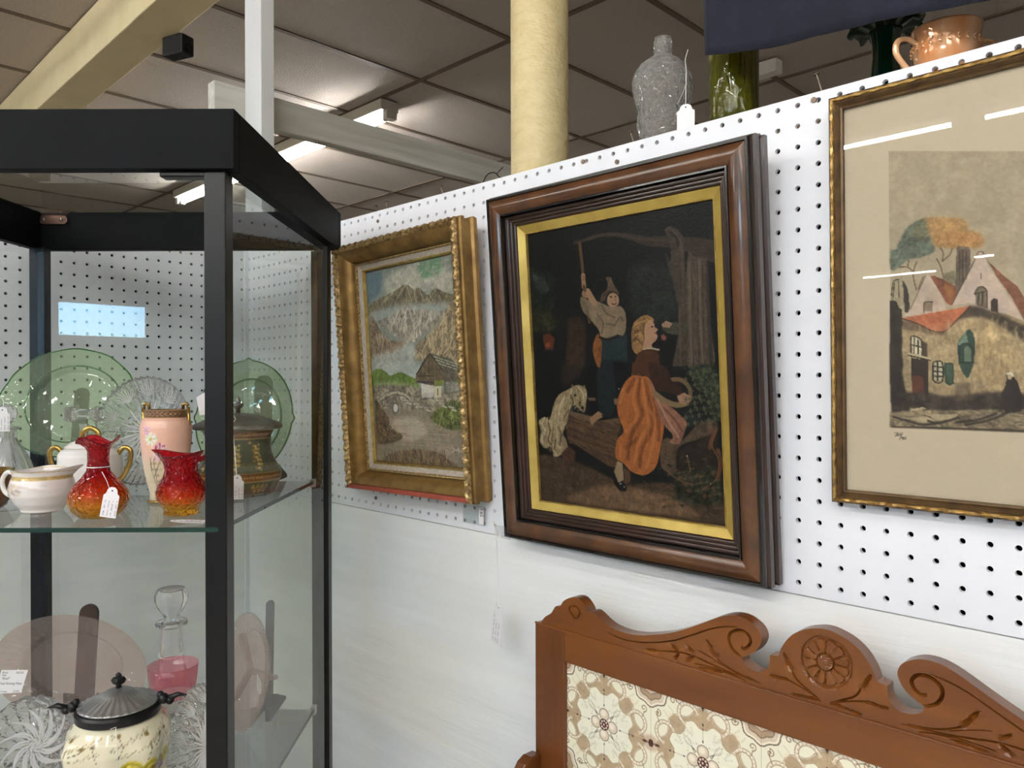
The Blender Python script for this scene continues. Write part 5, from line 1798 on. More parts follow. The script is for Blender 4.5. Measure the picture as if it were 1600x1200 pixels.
    rx, rz = vv[:, 0] - RC[0], vv[:, 1] - RC[1]
    rr = np.hypot(rx, rz); an = np.arctan2(rz, rx)
    inr = rr < 27.8
    pet = np.abs(np.sin(an * 6 + pi / 2 * 0))           # 12 petals
    tip = 24.6 - 2.6 * (1 - pet) ** 2.0
    h_ = np.where(rr < 8.6, .6 + 1.2 * np.sqrt(np.clip(1 - (rr / 9.2) ** 2, 0, 1)) * 1 - .55 * (np.cos(rx * 2 * pi / 3.0) > .45) - .55 * (np.cos(rz * 2 * pi / 3.0) > .45), 0)
    h_ = np.where((rr >= 8.6) & (rr < 9.8), -2.2, h_)
    petal = -.2 - 2.6 * np.clip(1 - pet * 3.2, 0, 1) + .5 * pet - 1.2 * ((rr - 15) / 12) ** 2
    h_ = np.where((rr >= 9.8) & (rr < tip), petal, h_)
    h_ = np.where((rr >= tip) & inr, -3.2, h_)
    h_ = np.where((rr > 26.9) & inr, -1.2, h_)
    dep_ = np.where(inr, -h_, dep_)
    n = len(vv)
    T = .0185
    V = [(x / 1000, .002 + d / 1000, ZR + z / 1000) for (x, z), d in zip(vv, dep_)] + [(x / 1000, .002 + T, ZR + z / 1000) for x, z in vv]
    F_ = [tuple(q) for q in ff]
    cnt = set()
    for q in ff:
        for a, b_ in zip(q, list(q[1:]) + [q[0]]):
            cnt.add((a, b_))
    back = [tuple(i + n for i in q)[::-1] for q in ff]
    side = [(b_, a, a + n, b_ + n) for (a, b_) in cnt if (b_, a) not in cnt]
    return mesh('carved_crest', V, F_ + back + side, m_oak, ws, auto=38)
build_crest()

# printed tiles
TS = 0.1520
def tile_art():
    N = 190
    P = Paint(N, N, (226, 222, 200), 31)
    def pol(r, a):
        return (500 + 500 * r * sin(radians(a)), 500 - 500 * r * cos(radians(a)))
    tan_, tanl, br, dk, gy = (172, 150, 120), (200, 184, 158), (120, 92, 66), (58, 26, 18), (168, 166, 146)
    # tan ground ring with eight lobes round a cream field
    ring = [pol(.80 + .07 * cos(radians(8 * a)) + .02 * cos(radians(4 * a)), a) for a in range(0, 360, 5)]
    P.poly(ring, tan_, .6, .18)
    P.line(ring + [ring[0]], (236, 230, 210), 2.2)
    P.line(ring + [ring[0]], br, .9)
    field = [pol(.60 + .07 * cos(radians(8 * a + 180)) + .012 * cos(radians(24 * a)), a) for a in range(0, 361, 3)]
    P.poly(field, (228, 226, 206), .8, .03)
    P.line(field, (140, 116, 88), .9)
    for k in range(4):
        for s in (-1, 1):
            A = 90 * k
            # C scrolls either side of each axis
            c0 = pol(.76, A + s * 21)
            for rad, colr, wd in ((88, tanl, 7), (98, (240, 234, 214), 2), (101, (96, 72, 52), .9), (72, (110, 86, 62), .8)):
                pts = [(c0[0] + rad * cos(radians(q)), c0[1] + rad * sin(radians(q)) ) for q in range(0, 360, 10)]
                sel = []
                for q in range(-115, 116, 8):
                    ang = radians(A - 90 + s * 40 + q)
                    sel.append((c0[0] + rad * cos(ang), c0[1] + rad * sin(ang)))
                P.line(sel, colr, wd)
            for q in range(-90, 91, 22):
                ang = radians(A - 90 + s * 40 + q)
                x_, y_ = c0[0] + 86 * cos(ang), c0[1] + 86 * sin(ang)
                P.poly([(x_ + 9 * cos(v), y_ + 9 * sin(v)) for v in np.linspace(0, 6.28, 8)], (232, 226, 206), .5)
            # curling tendrils toward the corners
            tc = pol(1.02, A + s * 33)
            sp = [(tc[0] + (34 - q * 1.6) * cos(radians(q * 26 * s + A)), tc[1] + (34 - q * 1.6) * sin(radians(q * 26 * s + A))) for q in range(18)]
            P.line(sp, (130, 104, 76), 1.5)
            P.line([pol(.92, A + s * 26), pol(1.0, A + s * 30), (sp[0][0], sp[0][1])], (120, 94, 68), 1.3)
            P.line([pol(.86, A + s * 40), pol(.98, A + s * 41)], (212, 200, 172), 2)
            # inner sprays of small flowers
            for q in range(16):
                a_ = A + s * (22 + (q * 37) % 46) ; r_ = .30 + ((q * 53) % 30) / 100
                x_, y_ = pol(r_, a_)
                P.poly([(x_ + 9 * cos(v), y_ + 7 * sin(v)) for v in np.linspace(0, 6.28, 7)], gy if q % 3 else (150, 134, 112), .8, 0, .55)
            P.line([pol(.26, A + s * 45), pol(.40, A + s * 38), pol(.52, A + s * 47)], (150, 146, 124), .9, a=.7)
            # small blossoms on the tan ground
            for rr_, aa in ((.86, 44), (.80, 36)):
                x_, y_ = pol(rr_, A + s * aa)
                for v in range(5):
                    P.poly([(x_ + 10 * cos(v * 1.257) + 6 * cos(u_), y_ + 10 * sin(v * 1.257) + 6 * sin(u_)) for u_ in np.linspace(0, 6.28, 6)], (222, 208, 178), .4)
        # axis ornaments
        A = 90 * k
        def dia(r, hl, hw, c=dk):
            P.poly([pol(r + hl, A), (pol(r, A)[0] + hw * cos(radians(A)) * 500, pol(r, A)[1] + hw * sin(radians(A)) * 500), pol(r - hl, A), (pol(r, A)[0] - hw * cos(radians(A)) * 500, pol(r, A)[1] - hw * sin(radians(A)) * 500)], c, .4)
        P.line([pol(.34, A), pol(.86, A)], (150, 124, 98), .8)
        dia(.90, .07, .028)
        dia(.62, .035, .018, (40, 34, 30)); dia(.54, .022, .014, (70, 60, 52)); dia(.345, .03, .016, (40, 30, 26))
        if k in (1, 3):
            P.poly([pol(.88, A - 7), pol(1.1, A - 9), pol(1.1, A + 9), pol(.88, A + 7)], (176, 140, 112), 2, .1, .6)
            P.poly([pol(.97, A - 3.6), pol(1.06, A - 3.6), pol(1.06, A + 3.6), pol(.97, A + 3.6), pol(.94, A)], dk, .4)
            dia(.86, .055, .026)
        # petals and pointed leaves round the boss
        x_, y_ = pol(.185, A)
        E = [(x_ + 52 * cos(v), y_ + 52 * sin(v)) for v in np.linspace(0, 6.283, 20)]
        P.poly(E, (210, 194, 172), .5); P.line(E, (84, 56, 42), 1.1)
        P.poly([(x_ + 30 * cos(v) - 8, y_ + 28 * sin(v) - 8) for v in np.linspace(0, 6.283, 14)], (232, 222, 204), .8)
        L_ = [pol(.31, A + 45), pol(.19, A + 36), pol(.19, A + 54)]
        P.poly(L_, (44, 24, 20), .4)
        P.poly([pol(.26, A + 45), pol(.20, A + 40), pol(.20, A + 50)], (216, 204, 182), .4)
        # corner medallions
        cx_, cy_ = pol(1.414, A + 45)
        for rad, c, w_ in ((185, (206, 190, 166), 0), (184, (60, 46, 38), 1.6), (168, (232, 224, 204), 2.2), (128, (164, 138, 112), 0), (126, (84, 64, 50), 1.2), (78, (214, 198, 176), 0), (78, (96, 72, 58), 1.0), (42, (130, 102, 82), 0)):
            E = [(cx_ + rad * (1 + .06 * cos(8 * v)) * cos(v), cy_ + rad * (1 + .06 * cos(8 * v)) * sin(v)) for v in np.linspace(0, 6.283, 40)]
            if w_ == 0: P.poly(E, c, .5, .1)
            else: P.line(E + [E[0]], c, w_)
        for s in (-1, 1):
            q0 = pol(1.0, A + s * 10.5)
    # boss
    P.poly([(500 + 56 * cos(v), 500 + 56 * sin(v)) for v in np.linspace(0, 6.283, 24)], (70, 30, 22), .5)
    P.line([(500 + 56 * cos(v), 500 + 56 * sin(v)) for v in np.linspace(0, 6.283, 24)], (226, 214, 190), 1)
    for k in range(9):
        r_ = 0 if k == 8 else 34
        x_, y_ = 500 + r_ * cos(k * pi / 4), 500 + r_ * sin(k * pi / 4)
        P.poly([(x_ + 9 * cos(v), y_ + 9 * sin(v)) for v in np.linspace(0, 6.283, 8)], (228, 214, 196), .4)
    return P
P = tile_art()
m_glz = vcol_mat('glazed printed tile', .14, .3, spec=.5)
proto = None
for r_ in range(2):
    for c_i in range(-2, 3):
        x_, z_ = c_i * .1524, 1.156 - .0762 - r_ * .1524
        if proto is None:
            proto = P.sheet('tile', TS, TS, m_glz, ws)
            proto.data.transform(Matrix.Translation((0, .0065, 0)))
            o = proto
        else:
            o = proto.copy(); COL.objects.link(o); o.parent = ws
        o.location = (x_, 0, z_)
G().box(-.371, .371, .0072, .019, .79, 1.1505).obj('grout_bed', mat('grey grout', (120, 112, 98), .9), ws)
# lower body (below the picture)
bevel(G().box(-.46, .46, -.40, .03, .765, .789).obj('marble_top', mat('white marble', (222, 220, 214), .2, rgb2=(190, 188, 184), nscale=8), ws), .004)
bevel(G().box(-.43, .43, -.38, .02, .20, .7645).obj('cupboard', m_oakv, ws), .003)
for s in (-1, 1):
    bevel(G().box(s * .215 - .195, s * .215 + .195, -.395, -.3805, .24, .73).obj('door', m_oak, ws), .003)
    for yy in (-.36, -.01):
        G().lathe([(.022, 0), (.016, .03), (.026, .09), (.024, .1995)], 16, cx=s * .40, cy=yy).obj('leg', m_oakv, ws, auto=40)
    # curved side arms
    pr = [(-.0005, .80), (-.0005, 1.005), (-.02, 1.006), (-.034, 1.0), (-.046, .985), (-.054, .962), (-.06, .93), (-.075, .90), (-.11, .875), (-.17, .86), (-.25, .85), (-.30, .835), (-.31, .80)]
    g = G().prism(pr, s * .424 - .009, s * .424 + .009)
    g.v = [(y, x, z) for x, y, z in g.v]
    bevel(g.obj('side_arm', m_oakv, ws), .0025)
ty = price_tag('white tag tied at the lower left corner of the washstand tiles', (1.136, -.0915, .986), .014, .035, (radians(4), 0, 0), 3, 9, m_inkb)

# navy cloth hanging over the back of the board
def cloth():
    bot = [(1.3200, 1.976), (1.364, 1.9655), (1.411, 1.957), (1.468, 1.9535), (1.503, 1.9475), (1.568, 1.9415), (1.657, 1.9305), (1.72, 1.925), (1.80, 1.918)]
    nx, nz = 90, 40
    V = []; F_ = []
    for i in range(nx + 1):
        x = 1.320 + .48 * i / nx
        zb = np.interp(x, [b_[0] for b_ in bot], [b_[1] for b_ in bot])
        for j in range(nz + 1):
            t = j / nz
            z = zb + (2.46 - zb) * t
            y = -.0285 + .0022 * sin(x * 40 + t * 2.2) * (1 - .3 * t) + .0006 * sin(x * 150 - t * 5) + .004 * sin(t * 9 + x * 15)
            xx = x - (.002 * sin(t * 14)) * (1 if i < 3 else 0)
            V.append((xx, y, z))
    for i in range(nx):
        for j in range(nz):
            a = i * (nz + 1) + j
            F_.append((a, a + nz + 1, a + nz + 2, a + 1))
    o = mesh('hanging_cloth', V, F_, mat('navy woven cloth', (24, 27, 44), .95, rgb2=(18, 20, 34), nscale=35, bump=.0004, bscale=900, sheen=.05, stretch=(1, 1, .6)), smooth=True)
    s_ = o.modifiers.new('solid', 'SOLIDIFY'); s_.thickness = .0012
    tag(o, 'navy blue cloth hanging down at the top right above the pegboard', 'cloth')
    return o
cl = cloth()
rod = G().tube([(1.24, -.028, 2.464), (1.88, -.028, 2.464)], .006, 12).obj('hanging_rod', m_black)
G().tube([(1.26, -.028, 2.4705), (1.26, -.028, 2.992)], .0015, 6).tube([(1.86, -.028, 2.4705), (1.86, -.028, 2.992)], .0015, 6).obj('cord', m_string, rod)
tag(rod, 'thin rod holding the navy cloth above the picture wall', 'rod')

# ================================================================== BLACK DISPLAY CABINET
CAX, CAY, CAR = 0.7196, -0.6878, radians(44.43)
def cab(u, v, z):
    """cabinet coordinates: u to its right, v from its front to its back"""
    return (CAX + u * cos(CAR) - v * sin(CAR), CAY + u * sin(CAR) + v * cos(CAR), z)
m_blk = mat('satin black laminate', (13, 15, 18), .6, spec=.1, rgb2=(9, 11, 14), nscale=14, bump=.0002, bscale=200)
m_blkm = mat('black anodised metal', (6, 7, 8), .35, spec=.35)
m_pane = pane_mat('cabinet side glass', (.955, .975, .965), 1.52)
m_shelf = pane_mat('cabinet shelf glass', (.95, .97, .96), 1.52)
m_edge = mat('green shelf glass edge', (26, 52, 44), .15, spec=.6)
dc = thing('display_cabinet', 'black framed glass display cabinet standing across the wall corner', 'display cabinet', cab(0, 0, 0), CAR)
ZF0, ZF1 = 1.8125, 1.8865
def fascia(u0, u1, v0, v1):
    return bevel(G().box(u0, u1, v0, v1, ZF0, ZF1).obj('top_rail', m_blk, dc), .0012)
fascia(-.301, .301, -.008, .010)
fascia(-.301, .301, .554, .572)
fascia(-.301, -.283, .0105, .5535)
fascia(.283, .301, .0105, .5535)
for (u, v) in ((.2735, .0125), (-.2735, .0125), (.2735, .533), (-.2735, .533)):
    w = .0135
    g = G().box(u - w, u + w, v - w + .001, v + w, .12, ZF0 - .0005)
    o = bevel(g.obj('post', m_blkm, dc), .0015)
for s, v0_ in ((-1, .5185), (1, .5185)):
    G().box(s * .262 - .006, s * .262 + .006, v0_ - .002, v0_ - .0002, .13, ZF0 - .01).obj('shelf_standard', mat('slotted black track', (20, 20, 22), .25, metal=.4), dc)
bevel(G().box(-.301, .301, -.008, .571, 0, .1195).obj('plinth', m_blk, dc), .002)
G().box(-.2825, .2825, .0105, .5535, ZF1 - .008, ZF1 - .003).obj('top_glass', m_pane, dc)
G().box(-.2595, .2595, .540, .5445, .12, ZF0 + .001).obj('back_glass', m_pane, dc)
for s in (-1, 1):
    G().box(s * .2805 - .0015, s * .2805 + .0015, .0275, .518, .12, ZF0 + .001).obj('side_glass', m_pane, dc)
for z in (1.372, .957, .54):
    v1 = .44
    sh = G().box(-.2775, .2775, .0, v1, z - .006, z).obj('shelf', m_shelf, dc)
    G().box(-.2775, .2775, -.0012, -.0002, z - .006, z - .0002).box(.2777, .2787, .0, v1, z - .006, z - .0002).obj('edge', m_edge, sh)
    for s in (-1, 1):
        G().box(s * .2760 - .004, s * .2760 + .004, .4425, .456, z - .012, z + .002).obj('shelf_clip', mat('clear plastic clip', (150, 152, 150), .3), dc)
# corner bracket and lock
bk = G().box(-.262, -.230, .558, .5735, 1.876, 1.882)
m_brz = mat('brown bronze plate', (92, 66, 56), .4, metal=.5)
br = G()
br.prism([(-.277 + .0085 * cos(q), 1.871 + .0085 * sin(q)) for q in np.linspace(pi / 2, 3 * pi / 2, 8)] + [(-.238 + .0085 * cos(q), 1.871 + .0085 * sin(q)) for q in np.linspace(-pi / 2, pi / 2, 8)], .549, .5525)
br = br.obj('corner_bracket', m_brz, dc)
G().ball((-.275, .5475, 1.871), .0035, 10, 6).ball((-.2405, .5475, 1.871), .0035, 10, 6).obj('bolt', mat('bright screw', (200, 200, 200), .25, metal=.9), br)
bevel(G().box(.205, .262, .0, .018, ZF0 - .0075, ZF0 - .0005).obj('hinge_plate', m_blkm, dc), .002)

# ------------------------------------------------------------------ glass and china
def crystal(name, scale, dist, white=.14, rough=.02, rgb=(1, 1, 1), ior=1.52):
    m, t, out = newmat(name)
    gl = t.nodes.new('ShaderNodeBsdfGlass')
    gl.inputs['Color'].default_value = (*rgb, 1)
    gl.inputs['Roughness'].default_value = rough
    gl.inputs['IOR'].default_value = ior
    df = t.nodes.new('ShaderNodeBsdfTranslucent')
    d2 = t.nodes.new('ShaderNodeBsdfDiffuse')
    ad = t.nodes.new('ShaderNodeMixShader')
    ad.inputs[0].default_value = .5
    t.links.new(df.outputs[0], ad.inputs[1]); t.links.new(d2.outputs[0], ad.inputs[2])
    for q in (df, d2): q.inputs[0].default_value = (*rgb, 1)
    mx = t.nodes.new('ShaderNodeMixShader')
    mx.inputs[0].default_value = white
    t.links.new(gl.outputs[0], mx.inputs[1]); t.links.new(ad.outputs[0], mx.inputs[2])
    t.links.new(mx.outputs[0], out.inputs[0])
    tc = t.nodes.new('ShaderNodeTexCoord')
    vo = t.nodes.new('ShaderNodeTexVoronoi')
    vo.feature = 'DISTANCE_TO_EDGE'
    vo.inputs['Scale'].default_value = scale
    t.links.new(tc.outputs['Object'], vo.inputs['Vector'])
    bp = t.nodes.new('ShaderNodeBump')
    bp.inputs['Distance'].default_value = dist
    t.links.new(vo.outputs[0], bp.inputs['Height'])
    for q in (gl, d2): t.links.new(bp.outputs[0], q.inputs['Normal'])
    MATS[name] = m
    return m
m_crys = crystal('lead crystal', 60, .0006, .10)
m_cut = crystal('brilliant cut crystal', 55, .004, .12, rough=.0)
m_sparkle = crystal('white cut sparkle', 60, .002, .62, rough=.1)  # whitened glass: the glint of the cuts is put into its colour
m_clear = crystal('embossed clear glass', 85, .006, .15, ior=1.45)
m_porc = mat('white porcelain', (232, 228, 224), .12, coat=.3)
m_goldt = mat('porcelain gilding', (186, 152, 84), .22, metal=.75, rgb2=(150, 116, 56), nscale=40)
m_silv = mat('tarnished silver plate', (150, 148, 146), .38, metal=.85, rgb2=(70, 68, 68), nscale=26, bump=.0006, bscale=90)
m_pewt = mat('dark pewter', (46, 46, 48), .32, metal=.6, rgb2=(30, 30, 32), nscale=20)
m_easel = mat('dark walnut stand', (62, 44, 36), .45, rgb2=(44, 30, 25), nscale=30)
m_easelb = mat('black plate stand', (16, 16, 16), .3)

def easel(label, u, v, z, h, w=.03, m=None, rz=0, lean=.10, ledge=.02):
    t = thing('plate_stand', label, 'plate stand', cab(u, v, z), CAR + rz, 'plate stands behind the upright plates')
    g = G()
    pts = [(-w / 2, 0), (-w / 2, h - w / 2)] + [(-w / 2 * cos(q), h - w / 2 + w / 2 * sin(q)) for q in np.linspace(.2, pi - .2, 9)] + [(w / 2, h - w / 2), (w / 2, 0)]
    g.prism(pts, -.003, .003)
    g.v = [(x, y + (z_) * lean, z_) for x, y, z_ in g.v]
    g.obj('back_board', m or m_easel, t)
    for s in (-1, 1):
        f = G().prism([(-.045, 0), (-.045, ledge + .012), (-.036, ledge + .010), (-.032, ledge), (-.004, ledge), (-.004, ledge + .02), (.05, .006), (.05, 0)], -.004, .004)
        f.v = [(y + s * w * .9, x, z_) for x, y, z_ in f.v]
        f.obj('foot', m or m_easel, t)
    G().box(-w * 1.05, w * 1.05, .006, .014, .002, .012).obj('cross_bar', m or m_easel, t)
    return t

def plate_mesh(rx, rz_, prof, n=96, mod=None, rimmod=None):
    """upright dish facing -y; prof = [(fraction of radius, depth y)] front then back"""
    g = G()
    v = []; f = []
    for k, (fr, y) in enumerate(prof):
        for i in range(n):
            a = 2 * pi * i / n
            m_ = mod(a, fr, k) if mod else (1, 0)
            v.append((rx * fr * m_[0] * cos(a), y + m_[1], rz_ * fr * m_[0] * sin(a)))
    K = len(prof)
    for k in range(K - 1):
        for i in range(n):
            j = (i + 1) % n
            f.append((k * n + i, k * n + j, (k + 1) * n + j, (k + 1) * n + i))
    f.append(tuple(range(n)))
    f.append(tuple((K - 1) * n + i for i in range(n)))
    g.add(v, f)
    return g

def upright(name, label, cat, u, v, zc, rx, rz_, prof, m, rz=0, lean=10, n=96, mod=None, roll_=0, group=None):
    M = Matrix.Rotation(CAR + rz, 4, 'Z') @ Matrix.Rotation(-radians(lean), 4, 'X') @ Matrix.Rotation(radians(roll_), 4, 'Y')
    t = thing(name, label, cat, cab(u, v, zc), group=group, rot=M.to_euler())
    plate_mesh(rx, rz_, prof, n, mod).obj('dish', m, t, auto=30)
    return t

def star_cut(t, rx, rz_, n, r0, r1, twist=0.0, w=.0016, y=-.005, fans=0, seed=1):
    """radiating cuts on a crystal dish, their sparkle painted as white rays, with fans round the rim"""
    rr_ = random.Random(seed)
    g = G()
    for i in range(n):
        a = 2 * pi * i / n
        L = r1 * (1 if i % 2 else .72)
        P = []
        for q in range(7):
            f = q / 6
            r = r0 + (L - r0) * f
            P.append((rx * r * cos(a + twist * f), y - .012 * max(0, r - .6), rz_ * r * sin(a + twist * f)))
        g.tube(P, [w * (.25 + 1.0 * sin(pi * (.12 + .8 * q / 6))) for q in range(7)], 5)
    for i in range(fans):
        a = 2 * pi * (i + .5) / fans
        cx_, cz_ = rx * .66 * cos(a), rz_ * .66 * sin(a)
        for k in range(-4, 5):
            b_ = a + k * .28
            l = rx * .27 * (1 - abs(k) * .05)
            g.tube([(cx_, y - .003, cz_), (cx_ + l * .6 * cos(b_), y - .007, cz_ + l * .6 * sin(b_)), (cx_ + l * cos(b_), y - .012, cz_ + l * sin(b_))], [w * .25, w * .6, w * .3], 4)
    g.obj('star_cut', m_sparkle, t)

# ---- top shelf, z = 1.372
Z1, Z2 = 1.3722, .9572
easel('black plate stand holding up the large green oval platter', -.165, .462, Z1, .17, .026, m_easel, lean=.14, ledge=.038)
easel('dark wooden plate stand behind the green plate at the right of the top shelf', .182, .446, Z1, .192, .032, m_easel, lean=.10, ledge=.012)
easel('dark wooden plate stand behind the pink oval platter', -.140, .440, Z2, .186, .034, m_easel, lean=.12, ledge=.012)
easel('grey metal plate stand behind the pink divided dish', .198, .435, Z2, .196, .014, mat('grey steel stand', (104, 104, 106), .4), lean=.06, ledge=.012)
m_gglass = tint_mat('pale green pressed glass', (.83, .925, .765), bump=.0016, bscale=70, white=.09)
m_gdeep = tint_mat('thick green glass edge', (.36, .62, .34), white=.05)
def gmod(a, fr, k):
    c = abs(cos(a))
    lob = 1 + (.045 * max(0, (c - .93) / .07) if fr > .8 else 0) + (.006 * cos(12 * a) if fr > .8 else 0)
    rib = .0006 * sin(72 * a) if .55 < fr < .85 else 0
    return (lob, rib)
PPROF = [(0.02, .004), (.55, .004), (.60, .0035), (.66, -.006), (.70, -.008), (.92, -.016), (.985, -.019), (1.0, -.0175), (.985, -.0155), (.72, -.0035), (.66, .0), (.62, .008), (.02, .008)]
t = upright('green_glass_platter', 'large pale green glass oval platter upright on the top shelf at far left', 'platter', -.1490, .430, 1.513, .122, .0993, PPROF, m_gglass, lean=13, mod=gmod, n=144)
G().tube([(.1220 * .985 * gmod(q, .99, 0)[0] * cos(q), -.0185, .0993 * .985 * gmod(q, .99, 0)[0] * sin(q)) for q in np.linspace(0, 2 * pi, 120)[:-1]], .0012, 6, closed=True).obj('rim', m_gdeep, t, smooth=True)
G().tube([(.0865 * cos(q), -.003, .0700 * sin(q)) for q in np.linspace(0, 2 * pi, 100)[:-1]], .0016, 6, closed=True).obj('well_ring', m_gdeep, t, smooth=True)
def gmod2(a, fr, k):
    c = abs(((a / (pi / 2)) + .5) % 1 - .5) * 2
    return (1 + (.05 * max(0, 1 - c * 9) if fr > .9 else 0), .0006 * sin(60 * a) if .7 < fr < .95 else 0)
t = upright('green_glass_plate', 'round green glass plate with pointed lugs behind the lidded green jar', 'plate', .175, .405, 1.4865, .094, .103, PPROF, m_gglass, rz=radians(-12), lean=10, mod=gmod2, n=144)
G().tube([(.094 * .985 * gmod2(q, .99, 0)[0] * cos(q), -.0185, .103 * .985 * gmod2(q, .99, 0)[0] * sin(q)) for q in np.linspace(0, 2 * pi, 120)[:-1]], .0012, 6, closed=True).obj('rim', m_gdeep, t, smooth=True)
G().tube([(.064 * cos(q), -.004, .071 * sin(q)) for q in np.linspace(0, 2 * pi, 100)[:-1]], .0018, 6, closed=True).obj('well_ring', m_gdeep, t, smooth=True)

def cutmod(N, amp):
    def f(a, fr, k):
        s = abs(((a * N / (2 * pi)) % 1) - .5) * 2
        if fr < .1: return (1, 0)
        star = abs(((a * 16 / (2 * pi)) % 1) - .5) * 2
        y = -amp * (s - .5) * (1 if fr > .7 else 0) + (-amp * 1.2 * (star - .5) if fr <= .7 and k < 12 else 0)
        return (1 + (.025 * (s - .5) if fr > .93 else 0), y)
    return f
def cut_prof(dep_=.02):
    return [(.02, 0), (.12, .002), (.22, -.001), (.32, .002), (.42, -.001), (.52, .001), (.60, -.002), (.68, -.004), (.76, -.008), (.84, -.010), (.92, -.015), (1.0, -dep_), (.97, -dep_ + .006), (.80, -.003), (.62, .006), (.4, .008), (.02, .008)]
t = upright('cut_crystal_plate', 'sawtooth edged cut crystal plate behind the floral vase on the top shelf', 'plate', .015, .365, 1.467, .082, .093, cut_prof(), m_cut, lean=12, mod=cutmod(48, .004), n=192, group=None)
star_cut(t, .082, .093, 24, .06, .56, 0, .0014, fans=10)

def vessel(name, label, cat, u, v, z, rz=0, group=None):
    return thing(name, label, cat, cab(u, v, z), CAR + rz, group)

def handle(pts, r, k=8, flat=1.0, n=10):
    return G().tube(smooth_line(pts, k), r, n, flat)

# amberina crackle glass: the colour of the glass itself changes from ruby to amber
def amber_mat(name, z0, z1, hi=(.62, .012, .03), mid=(.95, .12, .01), lo=(1.0, .55, .04)):
    m, t, out = newmat(name)
    b = t.nodes.new('ShaderNodeBsdfPrincipled')
    b.inputs['Transmission Weight'].default_value = .88
    b.inputs['Roughness'].default_value = .03
    b.inputs['IOR'].default_value = 1.4
    tc = t.nodes.new('ShaderNodeTexCoord')
    sp = t.nodes.new('ShaderNodeSeparateXYZ')
    t.links.new(tc.outputs['Object'], sp.inputs[0])
    r = t.nodes.new('ShaderNodeMapRange')
    r.inputs[1].default_value = z0; r.inputs[2].default_value = z1
    t.links.new(sp.outputs[2], r.inputs[0])
    cr = t.nodes.new('ShaderNodeValToRGB')
    cr.color_ramp.elements[0].color = (*lo, 1)
    cr.color_ramp.elements[1].color = (*hi, 1)
    e = cr.color_ramp.elements.new(.45); e.color = (*mid, 1)
    t.links.new(r.outputs[0], cr.inputs[0])
    t.links.new(cr.outputs[0], b.inputs['Base Color'])
    vo = t.nodes.new('ShaderNodeTexVoronoi')
    vo.feature = 'DISTANCE_TO_EDGE'
    vo.inputs['Scale'].default_value = 120
    t.links.new(tc.outputs['Object'], vo.inputs['Vector'])
    bp = t.nodes.new('ShaderNodeBump')
    bp.inputs['Distance'].default_value = .003
    t.links.new(vo.outputs[0], bp.inputs['Height'])
    t.links.new(bp.outputs[0], b.inputs['Normal'])
    t.links.new(b.outputs[0], out.inputs[0])
    return m
t = vessel('ruffled_glass_vase', 'red to amber crackled glass vase with ruffled rim and price tag', 'vase', .088, .075, Z1)
pr = [(.0205, 0), (.024, .001), (.033, .010), (.0378, .022), (.0365, .032), (.030, .043), (.0205, .053), (.0145, .062), (.0132, .075), (.0135, .088), (.016, .094), (.022, .100), (.027, .103), (.0258, .1036), (.0205, .1005), (.0145, .094), (.012, .086), (.0115, .064), (.018, .052), (.028, .042), (.034, .030), (.033, .014), (.02, .004)]
g = G().lathe(pr, 96)
g.v = [(x, y, z + ((.0055 * sin(3 * atan2(y, x) + .8)) * max(0, (sqrt(x * x + y * y) - .013) / .014) if z > .092 else 0)) for x, y, z in g.v]
g.obj('body', amber_mat('amberina glass low', .018, .056), t, smooth=True)
vloc = cab(.088, .075, Z1)
pt = price_tag('white handwritten price tag tied to the ruffled red glass vase', cab(.125, .040, Z1 + .0395), .020, .038, (radians(-6), radians(8), CAR + radians(4)), 4, 12)
G().tube([(-.004, .002, .0), (-.012, .008, .010), (-.024, .016, .021)], .0004, 6).obj('string', m_string, pt)
scr = G().tube([(0.014 * cos(a), 0.014 * sin(a), .067) for a in np.linspace(0, 6.28, 24)[:-1]], .0006, 6, closed=True).obj('string', m_string, t)

t = vessel('glass_creamer', 'orange red crackled glass pitcher beside the front post', 'pitcher', .190, .095, Z1)
pr = [(.021, 0), (.0235, .001), (.022, .006), (.024, .010), (.031, .020), (.0325, .030), (.030, .040), (.0235, .052), (.021, .060), (.022, .070), (.026, .079), (.029, .083), (.0282, .0836), (.024, .078), (.0195, .068), (.019, .060), (.022, .050), (.028, .040), (.030, .030), (.0285, .020), (.02, .008)]
g = G().lathe(pr, 80)
def spout(x, y, z):
    if z > .066:
        a = atan2(y, x); k = (z - .066) / .017
        d = max(0, 1 - abs(((a - pi + pi) % (2 * pi)) - pi) / .7)
        x -= .012 * k * d
        z += .004 * k * d + .003 * k * cos(2 * a) * (1 - d)
    return x, y, z
g.v = [spout(*p) for p in g.v]
g.obj('body', amber_mat('amberina glass tall', .012, .046), t, smooth=True)
handle([(.024, 0, .073), (.036, 0, .078), (.046, 0, .066), (.043, 0, .045), (.031, 0, .033)], .0032).obj('handle', MATS.setdefault('hnd', amber_mat('amberina handle', -.5, -.4)), t, smooth=True)
pt = price_tag('white price tag lying flat before the orange pitcher', cab(.188, .026, Z1 + .0012), .020, .040, (radians(90 + 3), radians(0), CAR + radians(-72)), 3, 21)
pt.rotation_euler = (radians(-86), 0, CAR + radians(100))
pt.location = cab(.212, .024, Z1 + .0035)

